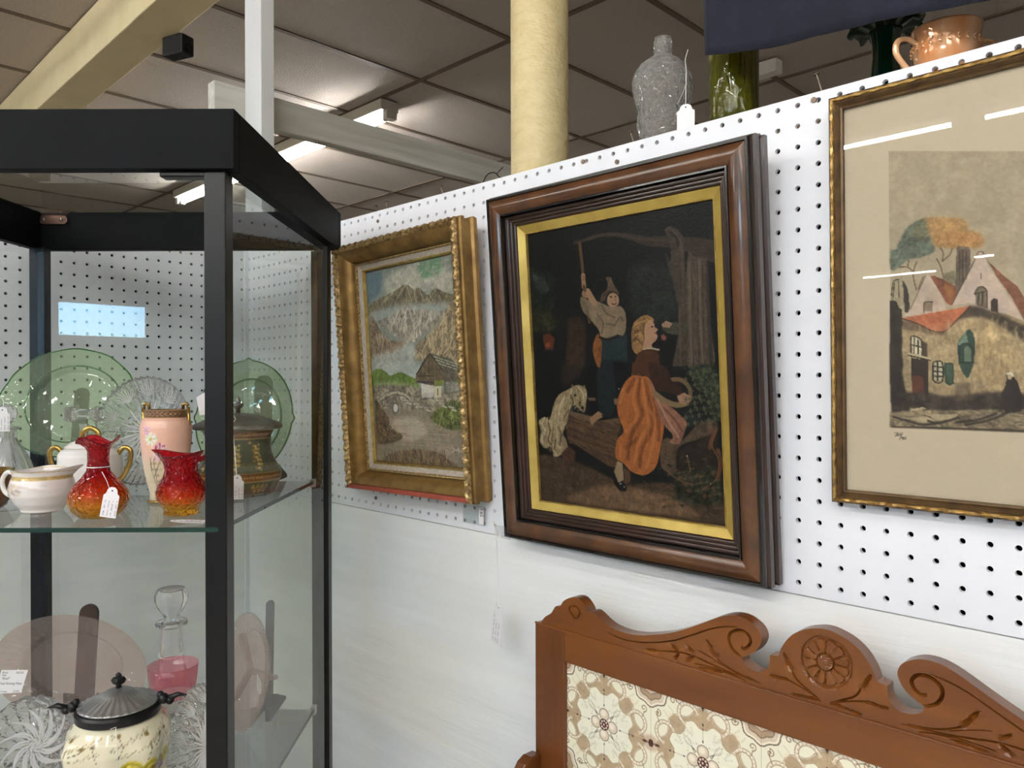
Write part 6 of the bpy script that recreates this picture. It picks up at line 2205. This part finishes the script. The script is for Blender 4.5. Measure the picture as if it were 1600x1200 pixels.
# satin vase with chrysanthemums
t = vessel('floral_satin_vase', 'tall peach satin vase painted with chrysanthemums and square gilt handles', 'vase', .118, .208, Z1)
pr = [(.0245, 0), (.026, .002), (.0225, .006), (.0225, .014), (.027, .030), (.0325, .060), (.0355, .092), (.0365, .112), (.034, .122), (.0295, .1265)]
def chrys(P, cx, cy, r, c, c2, n=22):
    for k in range(n):
        a = 2 * pi * k / n
        x, y = cx + r * cos(a), cy + r * sin(a) * 1.7
        P.line([(cx + r * .2 * cos(a), cy + r * .2 * sin(a) * 1.7), (x, y)], c if k % 3 else c2, 2.6)
    P.poly([(cx + r * .25 * cos(v), cy + r * .25 * sin(v) * 1.7) for v in np.linspace(0, 6.28, 10)], (196, 168, 90), .5)
Pv = Paint(380, 220, (226, 196, 176), 5)
Pv.poly([(0, 0), (1000, 0), (1000, 420), (0, 420)], (232, 186, 164), 14, .05)
Pv.poly([(0, 560), (1000, 560), (1000, 1000), (0, 1000)], (214, 200, 172), 16, .08)
def vase_art(Pv, ox):
    for pts in ([(ox, 900), (ox + 5, 700), (ox - 6, 520), (ox + 20, 360)], [(ox - 5, 760), (ox - 30, 600), (ox - 28, 480)], [(ox + 2, 640), (ox + 40, 500), (ox + 52, 420)]):
        Pv.line(pts, (92, 92, 66), 2)
    for i in range(26):
        x = ox - 46 + (i * 37) % 96; y = 470 + (i * 67) % 470
        Pv.poly([(x, y), (x + 12, y - 16), (x + 26, y - 12), (x + 14, y + 8)], [(122, 124, 88), (92, 90, 70), (196, 190, 120), (170, 164, 120)][i % 4], .8, .2, .85)
    chrys(Pv, ox - 18, 250, 46, (238, 238, 226), (206, 212, 180))
    chrys(Pv, ox - 50, 150, 30, (214, 150, 176), (238, 220, 226))
    chrys(Pv, ox + 42, 360, 34, (170, 70, 110), (230, 200, 214))
    chrys(Pv, ox + 24, 440, 26, (214, 176, 196), (238, 230, 232))
for ox in (735, 250): vase_art(Pv, ox)
g = G().lathe(pr, 128)
g2 = G()
# subdivide the profile so the painting has vertices to live on
pr2 = []
for i in range(len(pr) - 1):
    for j in range(10):
        q = j / 10
        pr2.append((pr[i][0] * (1 - q) + pr[i + 1][0] * q, pr[i][1] * (1 - q) + pr[i + 1][1] * q))
pr2.append(pr[-1])
o = G().lathe(pr2, 220).obj('body', vcol_mat('painted satin china', .3, .1), t, smooth=True)
paint_verts(o, lambda co: Pv.col_at((np.arctan2(co[:, 1], co[:, 0]) / (2 * pi)) % 1, 1 - co[:, 2] / .128))
Pr = Paint(300, 30, (96, 66, 50), 8)
for i in range(26):
    x = i * 1000 / 26
    Pr.line([(x, 500), (x + 19, 250), (x + 38, 500), (x + 19, 750), (x, 500)], (190, 156, 110), 1.2)
Pr.line([(0, 60), (1000, 60)], (170, 136, 80), 2); Pr.line([(0, 940), (1000, 940)], (170, 136, 80), 2)
rr = [(.0292, .1262)] + [(.0300, .127 + .0012 * i) for i in range(10)] + [(.029, .1385), (.026, .1385), (.0255, .127)]
o = G().lathe(rr, 200).obj('neck_band', vcol_mat('enamel band', .3), t, auto=40)
paint_verts(o, lambda co: Pr.col_at((np.arctan2(co[:, 1], co[:, 0]) / (2 * pi)) % 1, np.clip(1 - (co[:, 2] - .127) / .0115, 0, 1)))
for s in (-1, 1):
    x = s * .0318
    g = G().tube([(x, 0, .106), (x * 1.08, 0, .118), (x * 1.06, 0, .142)], .0026, 8)
    g.tube([(x * 1.06, 0, .143), (x * .98, 0, .1475), (x * .82, 0, .1465), (x * .80, 0, .139)], .0026, 8)
    g.obj('handle', m_goldt, t, smooth=True)
G().lathe([(.0247, .0001), (.0266, .0012), (.0268, .003), (.0243, .0045)], 48).obj('foot_ring', m_goldt, t, smooth=True)

# white creamer with roses, front left
t = vessel('porcelain_creamer', 'low white porcelain creamer with gilt wavy rim and pink roses at the shelf front', 'creamer', -.018, .125, Z1)
pr = [(.024, 0), (.026, .001), (.027, .004), (.034, .012), (.0405, .024), (.0410, .034), (.0385, .044), (.0360, .049), (.0368, .054), (.0385, .058), (.0375, .0582), (.0350, .052), (.0365, .044), (.0385, .030), (.030, .012), (.01, .008)]
pr2 = []
for i in range(len(pr) - 1):
    for j in range(6):
        q = j / 6
        pr2.append((pr[i][0] * (1 - q) + pr[i + 1][0] * q, pr[i][1] * (1 - q) + pr[i + 1][1] * q))
g = G().lathe(pr2, 160)
def crsp(x, y, z):
    if z > .046:
        a = atan2(y, x); k = (z - .046) / .012
        d = max(0, cos(a)) ** 6
        x += .018 * k * d
        z += k * (.0055 * d + .0018 * cos(3 * a + 1))
    return x, y, z
g.v = [crsp(*p) for p in g.v]
Pc = Paint(360, 160, (230, 224, 222), 6)
for i in range(40):
    x = 610 + (i * 61) % 110; y = 300 + (i * 47) % 260
    Pc.poly([(x + 14 * cos(v), y + 30 * sin(v)) for v in np.linspace(0, 6.28, 9)], [(214, 176, 184), (150, 160, 140), (228, 206, 206), (196, 186, 150)][i % 4], 1.5, .2, .7)
for i in range(16):
    x = 720 + (i * 41) % 140; y = 330 + (i * 37) % 120
    Pc.poly([(x + 8 * cos(v), y + 18 * sin(v)) for v in np.linspace(0, 6.28, 9)], (206, 188, 172), 1.5, .2, .6)
Pc.poly([(0, 130), (1000, 130), (1000, 215), (0, 215)], (190, 164, 104), 2.0, .35)
Pc.line([(0, 20), (1000, 20)], (196, 168, 110), 3)
o = g.obj('body', vcol_mat('painted porcelain', .12, .3), t, smooth=True)
paint_verts(o, lambda co: Pc.col_at((np.arctan2(co[:, 1], co[:, 0]) / (2 * pi)) % 1, np.clip(1 - co[:, 2] / .0585, 0, 1)))
handle([(-.034, 0, .050), (-.048, 0, .054), (-.056, 0, .042), (-.052, 0, .026), (-.038, 0, .018)], .0032).obj('handle', m_porc, t, smooth=True)

# brown cup at the far left edge
t = vessel('brown_gilt_cup', 'brown cup with cream gilt rim at the left edge of the top shelf', 'cup', -.118, .150, Z1)
G().lathe([(.024, 0), (.028, .004), (.036, .020), (.038, .040), (.036, .048), (.034, .048), (.034, .02), (.02, .006)], 48).obj('body', mat('brown glaze', (120, 74, 40), .2, rgb2=(84, 48, 26), nscale=30), t, smooth=True)
G().lathe([(.0362, .0482), (.0385, .050), (.0380, .055), (.0345, .055), (.0342, .0482)], 48).obj('rim', m_goldt, t, smooth=True)

# white and gold covered sugar
t = vessel('porcelain_sugar_bowl', 'white porcelain covered sugar bowl with tall gilt handles behind the red vase', 'sugar bowl', -.031, .270, Z1)
pr = [(.034, 0), (.037, .002), (.038, .006), (.044, .022), (.0465, .045), (.0460, .066), (.041, .073), (.036, .0755), (.034, .076)]
pr2 = []
for i in range(len(pr) - 1):
    for j in range(8):
        q = j / 8
        pr2.append((pr[i][0] * (1 - q) + pr[i + 1][0] * q, pr[i][1] * (1 - q) + pr[i + 1][1] * q))
Ps = Paint(360, 130, (234, 232, 230), 7)
for ox in (560, 700, 840, 120, 300):
    for i in range(9):
        x = ox - 40 + i * 11; y = 640 + 60 * sin(i)
        Ps.poly([(x + 14 * cos(v), y + 45 * sin(v)) for v in np.linspace(0, 6.28, 9)], [(206, 150, 150), (222, 190, 186), (150, 120, 110)][i % 3], 1.2, .2, .75)
    Ps.line([(ox - 40, 780), (ox, 700), (ox + 40, 800)], (150, 110, 100), 1)
Ps.poly([(0, 830), (1000, 830), (1000, 1100), (0, 1100)], (206, 190, 120), 2, .4)
o = G().lathe(pr2, 140).obj('body', vcol_mat('painted porcelain'), t, smooth=True)
paint_verts(o, lambda co: Ps.col_at((np.arctan2(co[:, 1], co[:, 0]) / (2 * pi)) % 1, np.clip(1 - co[:, 2] / .076, 0, 1)))
lid = G().lathe([(.0375, .0762), (.036, .079), (.028, .085), (.014, .0895), (.005, .091)], 64).obj('lid', m_porc, t, smooth=True)
handle([(-.013, 0, .0895), (-.012, 0, .1), (0, 0, .107), (.012, 0, .1), (.013, 0, .0895)], .0028, flat=1.5).obj('knob', m_goldt, lid, smooth=True)
for s in (-1, 1):
    handle([(s * .043, 0, .066), (s * .054, 0, .076), (s * .064, 0, .070), (s * .062, 0, .050), (s * .052, 0, .030), (s * .0445, 0, .024)], .0028, flat=1.4).obj('handle', m_goldt, t, smooth=True)

# crystal decanter with ball stopper, far left
def cutlathe(prof, n=96, facets=12, amp=.04):
    return G().lathe(prof, n, mod=lambda a, z: 1 - amp * abs(((a * facets / (2 * pi)) % 1) - .5))
t = vessel('crystal_decanter', 'short cut crystal decanter with round ball stopper behind the white creamer', 'decanter', -.185, .300, Z1)
cutlathe([(.034, 0), (.040, .003), (.042, .02), (.040, .034), (.034, .052), (.026, .070), (.018, .083), (.0145, .090), (.0150, .096), (.0145, .102), (.019, .105), (.019, .108), (.010, .1085), (.009, .09), (.02, .06), (.034, .03), (.03, .008)], 96, 16, .07).obj('body', m_crys, t, auto=25)
s_ = G().tube([(0, 0, .1095), (0, 0, .1135)], .007, 16).ball((0, 0, .1285), .0165, 12, 8).obj('stopper', m_crys, t)
pt = price_tag('white price tag hanging from the ball stoppered decanter before the green platter', cab(-.172, .272, Z1 + .136), .022, .038, (0, 0, CAR + radians(4)), 4, 33)
G().tube([(0, 0, .001), (.001, .002, .012), (-.004, .004, .022), (-.016, .008, .020), (-.022, .012, .010), (-.02, .02, -.01)], .0004, 6).obj('string', m_string, pt)

t = vessel('crystal_cruet', 'small crystal cruet with sideways barrel stopper before the green platter', 'cruet', -.0775, .335, Z1)
cutlathe([(.015, 0), (.019, .004), (.020, .02), (.017, .05), (.009, .078), (.0065, .10), (.008, .110), (.005, .1105), (.004, .09), (.012, .05), (.02, .01)], 64, 10, .06).obj('body', m_crys, t, auto=25)
sb = G().lathe([(.004, -.031), (.0125, -.029), (.0135, -.020), (.009, -.013), (.0085, .013), (.0135, .020), (.0125, .029), (.004, .031)], 12)
sb.v = [(z, y, .1265 + x) for x, y, z in sb.v]
sb.obj('stopper', m_crys, t)

# green and gilt biscuit barrel with silver lid
t = vessel('lidded_biscuit_jar', 'dark green gilt lidded jar with tarnished silver cover on the top shelf', 'jar', .199, .285, Z1)
K = 1.245 / 1186.0
pr = [(.053, 0), (.056, .002), (.059, .010), (.065, .022), (.0670, .033), (.065, .040), (.058, .052), (.0515, .066), (.0495, .080), (.0505, .092), (.054, .100), (.054, .104)]
pr2 = []
for i in range(len(pr) - 1):
    for j in range(8):
        q = j / 8
        pr2.append((pr[i][0] * (1 - q) + pr[i + 1][0] * q, pr[i][1] * (1 - q) + pr[i + 1][1] * q))
Pb = Paint(520, 170, (70, 74, 56), 4)
Pb.poly([(0, 640), (1000, 640), (1000, 750), (0, 750)], (112, 66, 36), .6, .3)
for y in (632, 758): Pb.line([(0, y), (1000, y)], (176, 144, 80), 2)
Pb.poly([(0, 20), (1000, 20), (1000, 120), (0, 120)], (104, 58, 34), .6, .3)
for y in (14, 128): Pb.line([(0, y), (1000, y)], (170, 138, 76), 1.6)
for i in range(110):
    x = i * 1000 / 110
    Pb.poly([(x, 70), (x + 4, 40), (x + 8, 70), (x + 4, 100)], (158, 116, 60), .4)
    Pb.poly([(x, 695), (x + 4, 668), (x + 8, 695), (x + 4, 722)], (168, 126, 66), .4)
for ox in (640, 780, 880, 120, 330):
    for i in range(20):
        x = ox + ((i * 29) % 44) - 22 + i * .6; y = 190 + (i * 53) % 380
        Pb.poly([(x + 7 * cos(v), y + 22 * sin(v)) for v in np.linspace(0, 6.28, 8)], [(186, 150, 84), (206, 178, 110), (148, 112, 56)][i % 3], .6, .2, .95)
    Pb.line([(ox, 180), (ox + 6, 400), (ox + 14, 600)], (176, 140, 74), 1.4)
    for i in range(7):
        x = ox - 30 + i * 10; y = 840 + 60 * ((i * 3) % 2)
        Pb.poly([(x, y), (x + 8, y - 50), (x + 16, y), (x + 8, y + 40)], (166, 132, 66), .6, .2)
Pb.poly([(0, 960), (1000, 960), (1000, 1010), (0, 1010)], (120, 92, 44), .8)
o = G().lathe(pr2, 200).obj('body', vcol_mat('dark glazed gilt china', .1, .5), t, smooth=True)
paint_verts(o, lambda co: Pb.col_at((np.arctan2(co[:, 1], co[:, 0]) / (2 * pi)) % 1, np.clip(1 - co[:, 2] / .104, 0, 1)))
lid = G().lathe([(.066, .1045), (.0675, .107), (.067, .112), (.060, .1155), (.050, .119), (.036, .125), (.020, .129), (.008, .130)], 120, mod=lambda a, z: 1 + .02 * sin(9 * a) * (1 if z < .118 else 0) + .02 * sin(24 * a) * (1 if .118 < z < .128 else 0)).obj('lid', m_silv, t, smooth=True)
G().lathe([(.004, .1302), (.0035, .136), (.0075, .140), (.009, .1425), (.0075, .145), (.003, .146), (.004, .150), (.002, .154), (.0008, .156)], 24).obj('finial', m_silv, lid, smooth=True)
pt = price_tag('handwritten price tag hanging in front of the dark green jar', cab(.226, .205, Z1 + .035), .0195, .036, (0, radians(2), CAR + radians(18)), 5, 41, m_inkb)
G().tube([(-.0004, 0, .001), (-.006, .004, .05), (-.010, .006, .084), (-.012, .008, .090), (-.008, .010, .093), (-.005, .010, .088), (-.008, .012, .084)], .0006, 6).obj('string', m_string, pt)
st2 = G().prism([(-.012, -.014), (.010, -.018), (.014, .012), (.004, .018), (-.008, .014)], -.0002, .0002).obj('price_tag', m_card, loc=cab(.168, .228, Z1 + .145), rot=(radians(8), radians(-16), CAR + radians(10)))
tag(st2, 'white card tag leaning on the lid finial of the dark green jar', 'price tag')

# ---- lower shelf, z = .957
m_pglass = tint_mat('dusky pink pressed glass', (.89, .80, .77), bump=.0004, bscale=60, white=.09)
def pmod(a, fr, k):
    return (1, .0008 * sin(40 * a) if .62 < fr < .9 else 0)
t = upright('pink_glass_platter', 'large dusky pink glass oval platter upright on the lower shelf', 'platter', -.1300, .395, 1.055, .136, .088, PPROF, m_pglass, lean=8, mod=pmod, n=144, roll_=6)
lb = thing('paper_label', 'square handwritten paper label stuck on the pink oval platter', 'label', cab(-.187, .310, 1.060), CAR, None, (radians(-14), 0, CAR))
g = G().prism([(-.022, -.019), (.021, -.017), (.027, .018), (-.017, .018)], -.0002, .0002)
g.obj('paper', m_card, lb)
for s_, z_, sz, x_ in (('Rose', .0125, .0048, -.010), ('P2270', .012, .0048, .014), ('Pink', .0085, .0042, -.011), ('"Shell"', .003, .0055, -.008), ('Oval Serving Plate', -.0045, .0052, .001), ('2 chips', -.0165, .004, -.008), ('27.00', -.0165, .0046, .012)):
    text_obj('handwriting', s_, sz, m_inkb, lb, (x_, -.0004, z_), shear=.25)
def amod(a, fr, k):
    s = abs(((a * 60 / (2 * pi)) % 1) - .5) * 2
    r_ = abs(((a * 44 / (2 * pi)) % 1) - .5) * 2
    if fr > .74:
        chk = (1 if k % 2 else -1)
        return (1 + .02 * (s - .5) * (1 if fr > .95 else 0), -.0022 * (s - .5) * chk)
    return (1, -.0022 * (r_ - .5) if .15 < fr < .68 else 0)
aprof = [(.02, 0), (.15, 0), (.30, 0), (.45, 0), (.66, 0), (.69, -.004), (.72, -.010), (.77, -.012), (.82, -.013), (.87, -.0145), (.92, -.016), (.96, -.018), (1.0, -.020), (.98, -.0155), (.74, -.006), (.68, .003), (.02, .004)]
t = upright('pink_divided_dish', 'pale pink round divided glass dish with beaded rim beside the front post', 'dish', .1927, .370, 1.056, .060, .098, aprof, tint_mat('pale pink pressed glass', (.92, .82, .78), bump=.003, bscale=110, white=.16), rz=radians(-33), lean=8, n=240, mod=amod)
for a in (90, 210, 330):
    q = G().box(-.003, .003, -.012, .0, .002, .064)
    q.xf(Matrix.Rotation(radians(a), 4, 'Y'))
    q.obj('divider', MATS['pale pink pressed glass'], t)
pt = price_tag('oval card price tag on the pink divided dish', cab(.212, .340, 1.030), .020, .034, (radians(-8), radians(205), CAR + radians(-50)), 4, 55, m_inkb)

t = vessel('glass_decanter', 'tall clear glass decanter with big hollow stopper on the lower shelf', 'decanter', .077, .315, Z2)
G().lathe([(.042, 0), (.046, .003), (.047, .03), (.044, .055), (.034, .085), (.024, .112), (.0185, .14), (.0165, .165), (.0165, .190), (.024, .1935), (.0255, .197), (.024, .2), (.0125, .2005), (.0125, .165), (.018, .12), (.03, .085), (.04, .05), (.04, .01)], 48, mod=lambda a, z: 1 - (.05 * abs(((a * 8 / (2 * pi)) % 1) - .5) if z < .18 else 0)).obj('body', m_crys, t, auto=30)
G().lathe([(.010, .2015), (.0115, .206), (.014, .212), (.022, .224), (.0262, .236), (.0262, .244), (.0225, .253), (.0215, .254), (.019, .2515), (.006, .248)], 40, mod=lambda a, z: 1 - .05 * abs(((a * 8 / (2 * pi)) % 1) - .5)).obj('stopper', m_crys, t, auto=30)
G().tube([(.0195 * cos(a), .0195 * sin(a), .148 + .004 * sin(a)) for a in np.linspace(0, 6.28, 24)[:-1]], .0006, 6, closed=True).obj('string', m_string, t)

t = vessel('cranberry_goblet', 'goblet with cranberry pink rim beside the floral biscuit jar', 'goblet', .124, .215, Z2)
G().lathe([(.030, 0), (.031, .002), (.018, .006), (.006, .012), (.0045, .03), (.0045, .06), (.007, .078), (.018, .092), (.0265, .106), (.030, .120), (.0288, .120), (.025, .107), (.016, .095), (.005, .085)], 56).obj('stem', m_crys, t, auto=30)
G().lathe([(.0302, .1202), (.0325, .132), (.0350, .150), (.0362, .166), (.0352, .1662), (.0338, .150), (.0314, .132), (.0291, .1202)], 64, cap=False).obj('bowl', tint_mat('cranberry glass', (.96, .66, .71), white=.08), t, smooth=True)

# floral biscuit jar
t = vessel('floral_biscuit_jar', 'cream china biscuit jar with yellow and mauve roses and dark pewter lid', 'jar', .107, .088, Z2, radians(14))
def sq(a, z):
    c = (abs(cos(a)) ** 4 + abs(sin(a)) ** 4) ** (-.25)
    k = min(1, max(0, (.148 - z) / .03))
    return 1 + (c - 1) * .75 * k + .03 * cos(8 * a) * k
pr = [(.046, 0), (.050, .003), (.056, .02), (.060, .05), (.058, .07), (.0605, .095), (.0635, .115), (.061, .130), (.053, .141), (.048, .146), (.046, .150)]
pr2 = []
for i in range(len(pr) - 1):
    for j in range(8):
        q = j / 8
        q2 = q * q * (3 - 2 * q) if False else q
        pr2.append((pr[i][0] * (1 - q2) + pr[i + 1][0] * q2, pr[i][1] * (1 - q2) + pr[i + 1][1] * q2))
Pj = Paint(640, 260, (228, 222, 194), 17)
def rose(P, cx, cy, r, cols):
    for k, (f_, c) in enumerate(zip((1, .78, .58, .38, .2), cols)):
        P.poly([(cx + r * f_ * (1 + .12 * sin(5 * v + k)) * cos(v) + k * 1.2, cy + 2.3 * r * f_ * (1 + .12 * cos(4 * v + k)) * sin(v)) for v in np.linspace(0, 6.28, 16)], c, .7, .25)
YL = [(206, 190, 60), (150, 136, 30), (226, 214, 96), (168, 150, 40), (96, 80, 30)]
MV = [(150, 118, 126), (190, 164, 170), (128, 92, 104), (176, 146, 156), (90, 60, 70)]
WH = [(224, 220, 206), (196, 188, 176), (236, 232, 222), (206, 196, 180), (150, 140, 120)]
for ox in (620, 120, 370, 870):
    for i in range(70):
        x = ox - 110 + (i * 61) % 221; y = 70 + (i * 43) % 190
        P_ = [(x, y), (x + 3, y - 10), (x + 6, y), (x + 3, y + 9)]
        Pj.poly(P_, [(106, 106, 74), (80, 74, 56), (140, 112, 50), (150, 140, 100)][i % 4], .6, .3, .8)
    for pts in ([(ox - 6, 310), (ox + 4, 210), (ox + 2, 120)], [(ox + 4, 220), (ox + 40, 190), (ox + 56, 160)], [(ox - 90, 260), (ox - 70, 170), (ox - 84, 90)], [(ox + 100, 270), (ox + 84, 150)]):
        Pj.line(pts, (92, 74, 56), 1.3)
    for x, y in ((ox + 2, 105), (ox + 52, 155), (ox - 84, 80), (ox + 86, 140)):
        Pj.poly([(x + 8 * cos(v), y + 17 * sin(v)) for v in np.linspace(0, 6.28, 10)], (128, 104, 62), .7, .4)
    rose(Pj, ox - 50, 380, 38, YL); rose(Pj, ox + 8, 390, 32, YL); rose(Pj, ox + 52, 430, 36, MV); rose(Pj, ox - 12, 530, 42, WH); rose(Pj, ox + 92, 380, 26, YL)
    rose(Pj, ox + 60, 570, 36, YL); rose(Pj, ox - 70, 550, 36, MV)
o = G().lathe(pr2, 240, mod=sq).obj('body', vcol_mat('ivory glazed china', .1, .5), t, smooth=True)
paint_verts(o, lambda co: Pj.col_at((np.arctan2(co[:, 1], co[:, 0]) / (2 * pi)) % 1, np.clip(1 - co[:, 2] / .150, 0, 1)))
G().lathe([(.0475, .1455), (.0525, .147), (.0530, .156), (.0505, .159), (.044, .160)], 96).obj('collar', m_pewt, t, auto=40)
def flute(a, z):
    return 1 + (.035 * cos(28 * a) if .162 < z < .172 else 0)
lprof = [(.0495, .1605), (.0485, .1625), (.045, .1632), (.041, .165), (.036, .1675), (.030, .1700), (.024, .1715), (.0205, .1745), (.017, .1775), (.010, .1795), (.004, .181)]
lid = G().lathe(lprof, 224, mod=flute).obj('lid', mat('polished pewter', (205, 205, 205), .34, metal=.85, rgb2=(130, 130, 132), nscale=18), t, smooth=True)
G().lathe([(.0035, .1815), (.003, .185), (.007, .188), (.0085, .192), (.0065, .1955), (.003, .1965), (.0035, .199), (.001, .202)], 16, mod=lambda a, z: 1 + .15 * cos(4 * a)).obj('finial', m_pewt, lid, auto=40)
for s in (-1, 1):
    g = G().ball((s * .056, 0, .161), .0075, 12, 8).ball((s * .064, 0, .158), .006, 10, 6).ball((s * .052, 0, .167), .005, 10, 6)
    g.tube([(s * .062, 0, .160), (s * .075, 0, .165), (s * .086, 0, .163)], [.005, .0035, .001], 8)
    g.obj('lug', m_pewt, t, smooth=True)
pt = price_tag('price tag on a long string hanging down the floral biscuit jar', cab(.150, .006, Z2 + .070), .020, .038, (0, 0, CAR + radians(10)), 4, 61, m_inkb)
G().tube([(0, 0, .001), (-.002, .001, .040), (-.004, .003, .078), (-.007, .010, .091), (-.014, .012, .088)], .0005, 6).obj('string', m_string, pt)

def pin(a, fr, k):
    s = ((a * 20 / (2 * pi) + fr * 1.6) % 1)
    return (1 + (.03 * (abs(s - .5) * 2 - .5) if fr > .9 else 0), -.006 * (s - .5) if .12 < fr < .9 and k < 12 else 0)
t = upright('pinwheel_crystal_bowl', 'cut crystal bowl with a pinwheel star at the lower left corner', 'bowl', -.048, .160, 1.027, .068, .068, cut_prof(.024), m_cut, lean=20, mod=pin, n=240, roll_=10)
star_cut(t, .068, .068, 22, .16, .80, .75, .0018, fans=0)
star_cut(t, .068, .068, 12, .02, .2, 1.2, .0012)
t = upright('star_cut_crystal_plate', 'round star cut crystal plate turned sideways behind the front post', 'plate', .2185, .118, 1.045, .060, .086, cut_prof(.022), m_cut, rz=radians(-28), lean=12, mod=cutmod(40, .005), n=200)
star_cut(t, .060, .086, 28, .05, .60, 0, .0013, fans=9)

# ================================================================== BOTTLES ON TOP OF THE WALL
ZL = 1.8863
t = thing('figural_glass_bottle', 'clear embossed figural glass bottle on top of the wall', 'bottle', (1.206, .052, ZL), radians(40))
pr = [(.026, 0), (.032, .002), (.034, .010), (.033, .022), (.036, .034), (.0395, .045), (.0375, .056), (.036, .066), (.041, .080), (.0445, .094), (.0445, .108), (.041, .122), (.033, .134), (.022, .142), (.0145, .146), (.0125, .150), (.013, .152), (.0145, .153), (.0135, .155), (.0125, .157), (.0138, .159), (.0125, .161), (.0138, .163), (.0125, .165), (.0138, .167), (.012, .171), (.012, .174), (.0095, .174), (.0095, .150), (.03, .134), (.040, .110), (.0395, .094), (.032, .068), (.035, .045), (.029, .02), (.02, .006)]
def bmod(a, z):
    r = 1.0
    if .05 < z < .13: r += .018 * sin(34 * a) * abs(sin(a * .5))
    if .012 < z < .13: r += .03 * math.exp(-((z - .062) / .02) ** 2) * sin(5 * a + 1) + .012 * sin(9 * a + z * 160)
    if .04 < z < .066: r += .012 * sin(z * 700)
    return r
G().lathe(pr, 160, sx=1.0, sy=.72, mod=bmod).obj('body', m_clear, t, smooth=True)

t = thing('olive_glass_bottle', 'tall olive green rippled glass bottle half hidden by the navy cloth', 'bottle', (1.322, .048, ZL), 0)
m_ol = mat('olive rippled glass', (120, 120, 34), .03, trans=.7, ior=1.45, bump=.012, bscale=40, stretch=(1, 1, .25))
G().lathe([(.030, 0), (.0325, .002), (.033, .03), (.033, .16), (.030, .18), (.018, .20), (.012, .215), (.012, .25), (.009, .25), (.009, .215), (.028, .175), (.030, .03), (.02, .006)], 64, mod=lambda a, z: 1 + .012 * sin(18 * a)).obj('body', m_ol, t, smooth=True)
pt = price_tag('blank cream price tag hanging at the foot of the olive bottle', (1.274, .004, 1.9275), .024, .034, (0, 0, radians(24)), 0, 3)
G().tube([(0, 0, .001), (.0005, 0, .05), (.0, -.004, .064), (.004, -.008, .075)], .0005, 6).tube([(0, 0, .03), (-.006, .010, .022), (-.014, .018, .012)], .0004, 6).obj('string', m_string, pt)

t = thing('green_ruffled_vase', 'dark green glass vase with ruffled top partly behind the navy cloth', 'vase', (1.505, .090, ZL), 0)
m_dg = mat('dark green glass', (8, 52, 34), .03, trans=.35, ior=1.5, coat=.4)
G().lathe([(.030, 0), (.031, .003), (.026, .008), (.021, .016), (.0175, .030), (.0155, .046), (.0158, .056), (.0185, .066), (.0195, .070)], 48, mod=lambda a, z: 1 + .03 * cos(8 * a)).obj('body', m_dg, t, smooth=True)
v = []; F_ = []
n = 96
for k, (r, z, am) in enumerate(((.0196, .0702, 0), (.026, .074, .002), (.036, .076, .005), (.0425, .074, .008), (.0415, .0725, .008), (.034, .074, .004), (.018, .0688, 0))):
    for i in range(n):
        a = 2 * pi * i / n
        v.append((r * (1 + .05 * cos(24 * a) * (am > .003)) * cos(a), r * (1 + .05 * cos(24 * a) * (am > .003)) * sin(a), z + am * sin(9 * a) * .5))
for k in range(6):
    for i in range(n):
        F_.append((k * n + i, k * n + (i + 1) % n, (k + 1) * n + (i + 1) % n, (k + 1) * n + i))
mesh('ruffled_rim', v, F_, m_dg, t, smooth=True)

t.scale = (1, 1, 1.42)

t = thing('lustre_sugar_bowl', 'peach lustre two handled glass sugar bowl with laurel band on the wall top', 'sugar bowl', (1.585, .042, ZL), radians(48))
m_lus = mat('peach lustre glass', (216, 138, 78), .12, rgb2=(232, 190, 150), nscale=40, stretch=(1, 1, .2), coat=.8, metal=.15)
G().lathe([(.020, 0), (.024, .002), (.026, .006), (.031, .020), (.0335, .038), (.0345, .056), (.0360, .072), (.0365, .0745), (.0350, .0745), (.033, .056), (.030, .02), (.02, .006)], 72).obj('body', m_lus, t, smooth=True)
m_lusp = mat('pale lustre relief', (236, 186, 140), .15, coat=.7, metal=.2)
g = G()
for i in range(24):
    a = 2 * pi * i / 24
    for s in (-1, 1):
        P_ = [Vector(((.0338 + .0009) * cos(a + q * .10), (.0338 + .0009) * sin(a + q * .10), .048 + s * q * .006)) for q in (0, .5, 1)]
        g.tube(P_, [.0006, .0020, .0004], 6)
g.obj('laurel_band', m_lusp, t, smooth=True)
for s in (-1, 1):
    handle([(s * .034, 0, .052), (s * .045, 0, .060), (s * .056, 0, .056), (s * .058, 0, .040), (s * .050, 0, .024), (s * .040, 0, .012), (s * .0295, 0, .016)], .0028, flat=1.3).obj('handle', m_lusp, t, smooth=True)
t.scale = (1, 1, .78)
